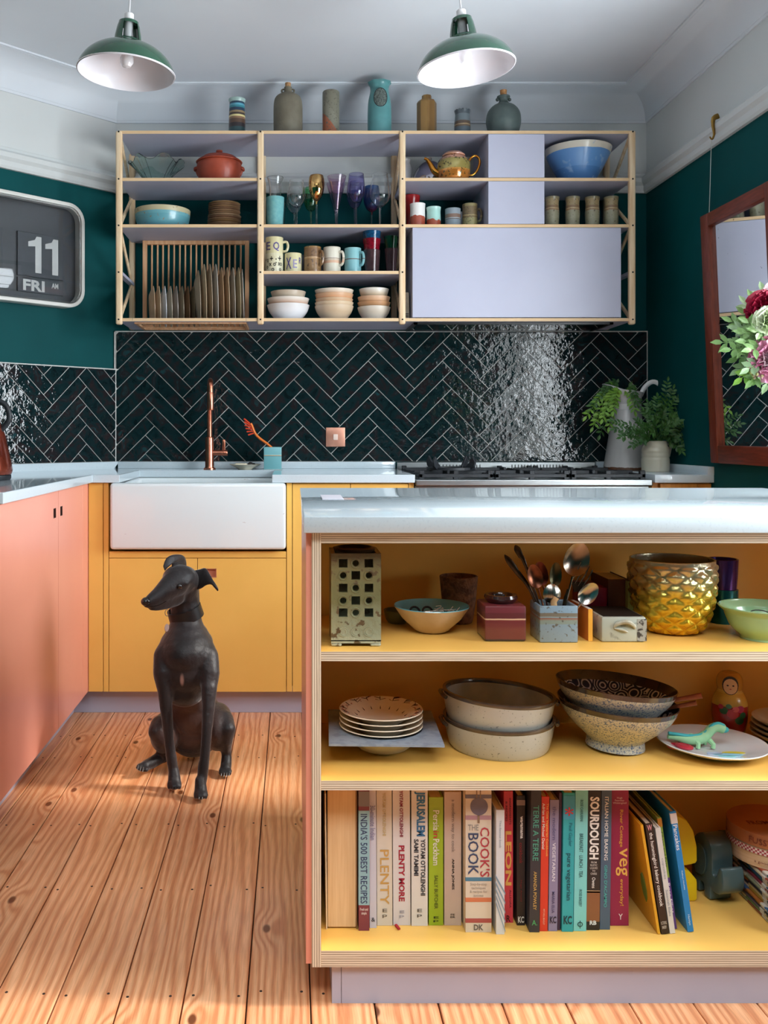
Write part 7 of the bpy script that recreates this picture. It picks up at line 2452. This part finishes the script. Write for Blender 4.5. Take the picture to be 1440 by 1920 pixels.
fo2 = thing('leafy_branches', 'bright green leafy branches drooping from the enamel pitcher', 'foliage', (ptc.location.x, Yp, ZT + .2))
start0 = Vector((ptc.location.x - .015, Yp - .01, ZT + h_top - .02))
for tx, ty, dy in ((1108, 765, -.05), (1100, 780, -.06), (1112, 800, -.08), (1125, 815, -.07), (1130, 785, -.10), (1140, 750, -.06), (1128, 740, -.03), (1150, 770, -.10), (1142, 800, -.09), (1195, 755, -.09), (1190, 770, -.1), (1118, 785, -.04), (1145, 735, -.05), (1136, 772, -.08)):
    sd0 += 1
    tip = at(tx, ty, Yp + dy)
    MB().tube([start0 + Vector((0, 0, -.1)), start0], .0013, 5).build('stem', M_LEAFB, fo2, world_=True)
    sprig('leaf_spray', start0 + Vector((random.uniform(-.03, .0), random.uniform(-.03, 0), .02)), tip, M_LEAFB if sd0 % 3 else M_LEAFD, fo2, 8, .030, .0135, .04, sd0, Vector((0, -1, .6)))

# bouquet on the island, mostly beyond the picture edge
Yf = 2.15
sf = F / Yf
vz = thing('flower_vase', 'clear glass vase holding the bouquet on the island', 'vase', (1.205, Yf, ZT))
MB().lathe(shell([(p[0], p[1]) for p in catmull([(.036, 0), (.040, .01), (.046, .06), (.038, .11), (.044, .15)], 4)], .003, .008), 32).build('body', G_CLEAR, vz)
bq = thing('bouquet', 'bouquet of crimson, pink and white flowers with pale green leaves', 'flowers', (1.205, Yf, ZT + .01))
nk = Vector((1.205, Yf, ZT + .14))
for k in range(6):
    MB().tube([Vector((1.205 + random.uniform(-.02, .02), Yf + random.uniform(-.02, .02), ZT + .012)), nk + Vector((random.uniform(-.02, .02), random.uniform(-.02, .02), 0)), nk + Vector((random.uniform(-.05, .03), random.uniform(-.04, .04), .1))], .0025, 6).build('stem', M_LEAFL, bq, world_=True)


def flower(c, r, cols, face, name='flower', layers=6, seed=0, ruff=.2):
    """ruffled many-petalled bloom"""
    rnd = random.Random(seed)
    c, face = Vector(c), Vector(face).normalized()
    rot = face.to_track_quat('Z', 'Y').to_matrix().to_4x4()
    mb = MB()
    for l in range(layers):
        f = l / (layers - 1)
        np_ = 9 - int(4 * f)
        tilt = R(80 * f + 4)
        for k in range(np_):
            a = 2 * PI * (k + .5 * (l % 2)) / np_ + rnd.uniform(-.15, .15)
            Lp = r * (1 - .45 * f) * rnd.uniform(.9, 1.08)
            wp_ = Lp * .95
            d = Vector((math.cos(a) * math.cos(tilt), math.sin(a) * math.cos(tilt), math.sin(tilt)))
            s_ = Vector((-math.sin(a), math.cos(a), 0))
            nn_ = s_.cross(d) * -1
            vs_, nx, ny = [], 6, 4
            for j in range(ny + 1):
                for i in range(nx + 1):
                    u, v = i / nx * 2 - 1, j / ny
                    w_ = wp_ * (.18 + .82 * math.sin(v * PI * .55)) * .5
                    edge = ruff * r * v * v * math.sin(u * 9 + k) * .35
                    p = d * (Lp * v * (1 - .10 * u * u)) + s_ * (u * w_) + nn_ * (edge + r * .16 * v * v - r * .12 * u * u * v)
                    vs_.append(p)
            fs = [(j * (nx + 1) + i, j * (nx + 1) + i + 1, (j + 1) * (nx + 1) + i + 1, (j + 1) * (nx + 1) + i) for j in range(ny) for i in range(nx)]
            mb.add(vs_, fs, min(l * len(cols) // layers, len(cols) - 1), Matrix.Translation(c) @ rot)
    return mb.build(name, cols, bq, world_=True, smooth=60)


M_CRIM = P('crimson_petal', '#b01840', '#8a1030', 30, .5)
M_PINKP = P('pink_petal', '#e8a8c0', '#d4789c', 50, .5)
M_WHP = P('white_green_petal', '#dfe6cc', '#b4c890', 40, .5)
M_BLUSH = P('blush_petal', '#f0d8dc', '#e6b8c8', 40, .5)
flower(at(1440, 582, Yf - .03), .052, [M_CRIM], (-.5, -1, .5), seed=1, ruff=.35)
flower(at(1440, 602, Yf - .08), .034, [M_WHP], (-.3, -1, .2), seed=2)
flower(at(1444, 640, Yf - .05), .040, [M_WHP, M_WHP, M_LEAFL], (-.7, -1, .1), seed=3, ruff=.3)
flower(at(1446, 674, Yf - .07), .052, [M_PINKP, M_BLUSH], (-.5, -1, .0), seed=4, ruff=.4)
flower(at(1420, 673, Yf - .04), .013, [P('magenta_petal', '#c01c6a', rough=.5)], (-1, -1, .0), seed=5, layers=4)
flower(at(1470, 560, Yf), .05, [M_BLUSH], (0, -1, .6), seed=6)
flower(at(1490, 620, Yf - .05), .055, [M_CRIM], (.2, -1, .3), seed=7)
flower(at(1500, 680, Yf - .02), .05, [M_WHP], (.5, -1, .1), seed=8)
ctr = at(1450, 640, Yf)
for k, (tx, ty, dy) in enumerate(((1356, 642, -.02), (1374, 604, 0), (1385, 618, -.03), (1372, 655, -.05), (1384, 672, -.02), (1388, 692, -.03), (1392, 708, -.05), (1412, 712, -.06), (1400, 572, .02), (1412, 562, .03), (1398, 590, .0), (1430, 548, .04), (1400, 640, -.06), (1410, 655, -.08), (1405, 690, -.08), (1420, 622, -.07), (1425, 705, -.05), (1438, 718, -.04), (1396, 625, -.05), (1404, 606, -.04))):
    sprig('leaf_spray', nk.lerp(ctr, .85) + Vector((0, dy * .5, .0)), at(tx, ty, Yf + dy), [M_LEAFL, M_LEAFL, P('silvery_leaf', '#879f78', '#6c8a5c', 12, .5)][k % 3] if k != 6 else M_LEAFB, bq, 6, .030, .0140, .01, 300 + k, Vector((-.2, -1, .3)))
ber = MB()
for k in range(40):
    c_ = at(1422 + random.uniform(-14, 12), 700 + random.uniform(-12, 10), Yf - .06 + random.uniform(-.02, .02))
    ber.ball(c_, .0042, seg=6, rings=4)
ber.build('berry_cluster', P('olive_berries', '#8a9440', '#7a5c4c', 60, .5), bq, world_=True)

# ================================================================ the dog
dogc = Vector(at(360, 1420, 2.86))
dog = thing('dog', 'slender black dog with folded ears sitting on the boards before the sink', 'dog', (dogc.x, 2.86, 0))


def DP(px, py, Y):
    return at(px, py, Y)


balls = []


def chain(pts, step=.35):
    """tapered limb: (px, row, distance, radius in px) joints, filled with overlapping balls"""
    js = [(DP(p[0], p[1], p[2]), p[3] * p[2] / F) for p in pts]
    for (a, ra), (b, rb) in zip(js, js[1:]):
        n = max(2, int((b - a).length / (min(ra, rb) * step)) + 1)
        for k in range(n + 1):
            t = k / n
            balls.append((a.lerp(b, t), ra + (rb - ra) * t, (1, 1, 1)))


def blob(px, py, Y, rx, ry, rz):
    s = Y / F
    balls.append((DP(px, py, Y), 1.0, (rx * s, rz, ry * s)))


# trunk: rump on the floor, deep chest, long neck
blob(364, 1368, 3.00, 52, 48, .105)
blob(362, 1330, 2.97, 47, 50, .10)
chain([(362, 1345, 2.98, 44), (358, 1300, 2.93, 45), (354, 1262, 2.88, 48)])
blob(350, 1252, 2.84, 58, 54, .105)
blob(350, 1222, 2.82, 52, 42, .10)
blob(347, 1290, 2.83, 40, 34, .075)
chain([(351, 1225, 2.83, 46), (350, 1192, 2.84, 38), (349, 1170, 2.85, 31), (348, 1150, 2.855, 29.5), (347, 1125, 2.855, 28.5), (346, 1100, 2.85, 28)])
chain([(334, 1222, 2.755, 14), (338, 1198, 2.79, 14)])
blob(350, 1190, 2.84, 41, 26, .078)
blob(350, 1205, 2.83, 50, 30, .09)
# shoulders and forelegs
chain([(324, 1196, 2.84, 17), (309, 1230, 2.79, 22), (307, 1262, 2.77, 21), (310, 1292, 2.76, 16)])
chain([(310, 1285, 2.76, 16), (310, 1310, 2.755, 13.5), (313, 1345, 2.75, 11.8), (317, 1390, 2.745, 10), (321, 1418, 2.742, 10.6), (325, 1445, 2.738, 9.8)])
chain([(376, 1196, 2.84, 18), (390, 1232, 2.79, 21), (393, 1262, 2.765, 20), (392, 1292, 2.745, 15.5)])
chain([(392, 1290, 2.74, 16), (391, 1325, 2.72, 13), (388, 1370, 2.70, 11), (384.5, 1415, 2.685, 10), (381, 1440, 2.68, 10.8), (379, 1462, 2.675, 10)])
# forepaws with toes
for (px, py, Y, s_) in ((327, 1466, 2.725, 1), (376.5, 1484, 2.655, 1.02)):
    chain([(px - 1, py - 20, Y + .012, 10.5), (px, py - 4, Y + .004, 12.5), (px, py + 3, Y - .004, 12)])
    for k, dx in enumerate((-8.5, -3, 3, 8.5)):
        yy = Y - .018 - (.008 if k in (1, 2) else 0)
        chain([(px + dx * .8, py - 1, Y, 5.6), (px + dx * 1.1, py + 5, yy + .006, 5.2), (px + dx * 1.1, py + 10, yy - .002, 4.6)])
# haunches, hind legs and hind paws
blob(312, 1372, 2.94, 30, 36, .10)
blob(409, 1362, 2.93, 29, 42, .10)
chain([(300, 1360, 2.90, 19), (294, 1372, 2.87, 17), (303, 1392, 2.88, 15), (310, 1410, 2.92, 13), (305, 1420, 2.93, 11)])
chain([(308, 1415, 2.93, 13), (296, 1423, 2.90, 11.5), (283, 1431, 2.87, 11), (272, 1436, 2.845, 10)])
for k, (dx, dz) in enumerate(((-7, -1), (-3, 2.5), (2, 4), (7, 4.5))):
    chain([(272, 1437, 2.85, 6), (268 + dx * 1.0, 1437 + dz, 2.832, 5.2), (266.5 + dx * 1.1, 1440 + dz * .8, 2.822, 4.4)])
chain([(420, 1350, 2.90, 19), (427, 1368, 2.86, 16), (424, 1388, 2.86, 13), (424, 1408, 2.88, 10), (425, 1425, 2.87, 9)])
chain([(425, 1420, 2.875, 10), (424, 1434, 2.86, 11), (423, 1441, 2.845, 11)])
for dx in (-7.5, -2.5, 2.5, 7):
    chain([(423 + dx * .7, 1440, 2.85, 5.4), (422.5 + dx * 1.1, 1446, 2.828, 5), (422.5 + dx * 1.1, 1450.5, 2.82, 4.4)])
# tail tucked behind
chain([(380, 1400, 3.06, 10), (405, 1410, 3.10, 7), (418, 1412, 3.08, 5)])
# head, turned to one side
blob(342, 1088, 2.82, 31, 28, .056)
blob(336, 1084, 2.80, 32, 25.5, .052)
chain([(350, 1092, 2.83, 26), (346, 1110, 2.84, 26)])
chain([(330, 1092, 2.78, 27), (314, 1105, 2.75, 21.5), (300, 1116, 2.73, 17.5), (287, 1124, 2.71, 14), (279, 1129, 2.70, 11.5), (275.5, 1131, 2.697, 9.5)])
chain([(328, 1117, 2.79, 20), (311, 1128, 2.755, 15), (297, 1135, 2.73, 10.5), (285, 1138, 2.712, 8)])
blob(317, 1083, 2.765, 11, 8, .020)
blob(345, 1093, 2.765, 12, 9, .020)
dog_b = MB()
for c_, r_, s_ in balls:
    if s_ == (1, 1, 1):
        dog_b.ball(c_, r_, seg=12, rings=8)
    else:
        dog_b.ball(c_, 1.0, seg=24, rings=16, sc_=s_)
# ears: folded flaps
EARS = []


def ear_flap(rows, name):
    """rows of (left edge point, right edge point) from the root to the tip; thickened flap"""
    vs_, fs = [], []
    n = len(rows)
    for a, b in rows:
        for t in (0, .33, .67, 1):
            p = a.lerp(b, t)
            vs_.append(p)
    for i in range(n - 1):
        for k in range(3):
            fs.append((i * 4 + k, i * 4 + k + 1, i * 4 + 4 + k + 1, i * 4 + 4 + k))
    return vs_, fs


def smooth_rows(rows, m=4):
    A_ = catmull([tuple(r[0]) for r in rows], m)
    B_ = catmull([tuple(r[1]) for r in rows], m)
    return list(zip(A_, B_))


rt = smooth_rows([(DP(322, 1072, 2.785), DP(350, 1070, 2.85)), (DP(322, 1056, 2.785), DP(349, 1052, 2.85)), (DP(323, 1056, 2.78), DP(343, 1041, 2.835)), (DP(319, 1061, 2.77), DP(326, 1039.5, 2.80)), (DP(314, 1065, 2.762), DP(312, 1046, 2.775)), (DP(309, 1071, 2.758), DP(305.5, 1062, 2.762))])
rt2 = smooth_rows([(DP(360, 1070, 2.84), DP(364, 1108, 2.82)), (DP(374, 1067, 2.84), DP(377, 1104, 2.81)), (DP(386, 1065, 2.83), DP(386, 1098, 2.80)), (DP(395, 1079, 2.81), DP(394, 1096, 2.79)), (DP(402, 1092, 2.79), DP(400, 1099, 2.78)), (DP(409.5, 1106, 2.78), DP(409, 1108.5, 2.778))])
me = dog_b.mesh('dog_raw', P('tmp', '#000000'), smooth=0)
raw = bpy.data.objects.new('dog_raw', me)
C.objects.link(raw)
md = raw.modifiers.new('remesh', 'REMESH')
md.mode = 'VOXEL'
md.voxel_size = .0040
ms = raw.modifiers.new('smooth', 'SMOOTH')
ms.factor, ms.iterations = .5, 4
dg = bpy.context.evaluated_depsgraph_get()
dg.update()
dme = bpy.data.meshes.new_from_object(raw.evaluated_get(dg))
bpy.data.objects.remove(raw)


def coat_mat():
    """short black coat, browner and barer low on the chest and belly, a small pale mark on the breast"""
    m, nt, b, L = new_mat('short_black_coat')
    tc = node(nt, 'ShaderNodeTexCoord')
    ns = node(nt, 'ShaderNodeTexNoise')
    ns.inputs['Scale'].default_value = 9
    ns.inputs['Detail'].default_value = 5
    L(tc.outputs['Object'], ns.inputs['Vector'])
    r = node(nt, 'ShaderNodeValToRGB')
    r.color_ramp.elements[0].position, r.color_ramp.elements[0].color = .35, lin('#171314')
    r.color_ramp.elements[1].position, r.color_ramp.elements[1].color = .7, lin('#2a2223')
    L(ns.outputs['Fac'], r.inputs['Fac'])
    out = r.outputs['Color']
    for c_, rad, soft, col in ((at(352, 1355, 2.86), .070, .06, '#4a342e'), (at(341, 1276, 2.735), .003, .011, '#a88478')):
        d = node(nt, 'ShaderNodeVectorMath', operation='DISTANCE')
        ad = node(nt, 'ShaderNodeVectorMath', operation='MULTIPLY_ADD')
        L(tc.outputs['Object'], ad.inputs[0])
        ad.inputs[1].default_value = (1.6 if rad < .02 else 1, .6 if rad < .02 else 1, .55 if rad < .02 else 1)
        ad.inputs[2].default_value = (0, 0, 0)
        cc_ = Vector((c_.x * ad.inputs[1].default_value[0], c_.y * ad.inputs[1].default_value[1], c_.z * ad.inputs[1].default_value[2]))
        L(ad.outputs[0], d.inputs[0])
        d.inputs[1].default_value = cc_
        mr = node(nt, 'ShaderNodeMapRange', interpolation_type='SMOOTHSTEP')
        mr.inputs['From Min'].default_value, mr.inputs['From Max'].default_value = rad, rad + soft
        mr.inputs['To Min'].default_value, mr.inputs['To Max'].default_value = 1, 0
        L(d.outputs['Value'], mr.inputs['Value'])
        mx = node(nt, 'ShaderNodeMixRGB')
        L(mr.outputs[0], mx.inputs[0])
        L(out, mx.inputs[1])
        mx.inputs[2].default_value = lin(col)
        out = mx.outputs[0]
    L(out, b.inputs['Base Color'])
    b.inputs['Roughness'].default_value = .5
    b.inputs['Specular IOR Level'].default_value = .4
    b.inputs['Sheen Weight'].default_value = .3
    b.inputs['Sheen Roughness'].default_value = .4
    add_bump(nt, b, tc.outputs['Object'], .25, 60, 6)
    return m


M_COAT = coat_mat()
dme.materials.clear()
dme.materials.append(M_COAT)
for p in dme.polygons:
    p.material_index = 0
dme.shade_smooth()
zmin = min(v.co.z for v in dme.vertices)
for v in dme.vertices:
    if v.co.z < .001:
        v.co.z = .001
bm = bmesh.new()
bm.from_mesh(dme)
hi_ = [v for v in bm.verts if v.co.z > .10]
for _ in range(9):
    bmesh.ops.smooth_vert(bm, verts=hi_, factor=.5, use_axis_x=True, use_axis_y=True, use_axis_z=True)
bm.to_mesh(dme)
bm.free()
dme.shade_smooth()
link('body', dme, dog, world_=True)
for rows in (rt, rt2):
    vs_, fs = ear_flap(rows, 'ear')
    mb = MB().add(vs_, fs)
    em = mb.mesh('ear', M_COAT, smooth=60)
    eo_ = link('ear', em, dog, world_=True)
    so = eo_.modifiers.new('thick', 'SOLIDIFY')
    so.thickness, so.offset = .010, 0
    ss_ = eo_.modifiers.new('soft', 'SUBSURF')
    ss_.levels = ss_.render_levels = 1
M_EYE = P('dark_brown_eye', '#1a0d08', rough=.05, coat=1)
MB().ball(at(336.5, 1099.5, 2.738), .0085, seg=16, rings=10).build('eye', M_EYE, dog, world_=True)
MB().ball(at(308.5, 1087, 2.752), .0075, seg=16, rings=10).build('eye', M_EYE, dog, world_=True)
MB().ball(at(273.5, 1128, 2.690), .0150, seg=16, rings=10, sc_=(1, 1, .85)).build('nose', P('wet_black_nose', '#161214', rough=.25, coat=.5), dog, world_=True)
MB().tube(catmull([tuple(at(x, y, Y)) for x, y, Y in ((277, 1137.5, 2.693), (288, 1137, 2.690), (300, 1134, 2.699), (312, 1127, 2.722))], 4), .0012, 5).build('mouth', P('mouth_line', '#120c0c', rough=.4), dog, world_=True)
M_CLAW = P('dark_claw', '#4f4a46', rough=.3)
for px, py, Y in ((318.5, 1478, 2.704), (324, 1480, 2.694), (330, 1480, 2.694), (335.5, 1478, 2.704), (368, 1496, 2.634), (373.5, 1498, 2.624), (379.5, 1498, 2.624), (385, 1496, 2.634), (415, 1455, 2.815), (420, 1456, 2.812), (425, 1456, 2.812), (429.5, 1455, 2.815), (258.5, 1443, 2.815), (263, 1446, 2.812), (268, 1447, 2.812)):
    p = at(px, py - 4, Y)
    p.z = max(p.z, .008)
    MB().tube([p + Vector((0, .008, .004)), p, p + Vector((0, -.007, -.005))], [.0022, .0020, .0006], 6).build('claw', M_CLAW, dog, world_=True)
# collar and tag
col = dog
cen = at(347.5, 1149, 2.853)
r0 = 31.5 * 2.853 / F
Mc = Matrix.Translation(cen) @ Matrix.Rotation(R(-15), 4, 'Y') @ Matrix.Rotation(R(10), 4, 'X')
MB().lathe([(r0 * 1.00, -.019), (r0 * 1.045, -.019), (r0 * 1.02, .018), (r0 * .97, .018), (r0 * 1.0, -.019)], 40, M=Mc).build('collar', P('black_leather', '#1c1a1a', rough=.4), col, world_=True)
tgp = at(312.5, 1160, 2.80)
MB().tube([at(313, 1149 + 6 * math.sin(2 * PI * k / 14), 2.80) + Vector((.006 * math.cos(2 * PI * k / 14), .0, 0)) for k in range(14)], .0012, 6, closed=True).build('tag_ring', M_STEEL, col, world_=True)
MB().lathe([(0, 0), (.0115, 0), (.012, .0012), (.0115, .0024), (0, .0026)], 24, M=Matrix.Translation(at(312, 1177, 2.77)) @ Matrix.Rotation(R(65), 4, 'Z') @ Matrix.Rotation(R(90), 4, 'X')).build('name_tag', P('rosy_silver', '#d9b8ac', rough=.3, metal=.5), col, world_=True)
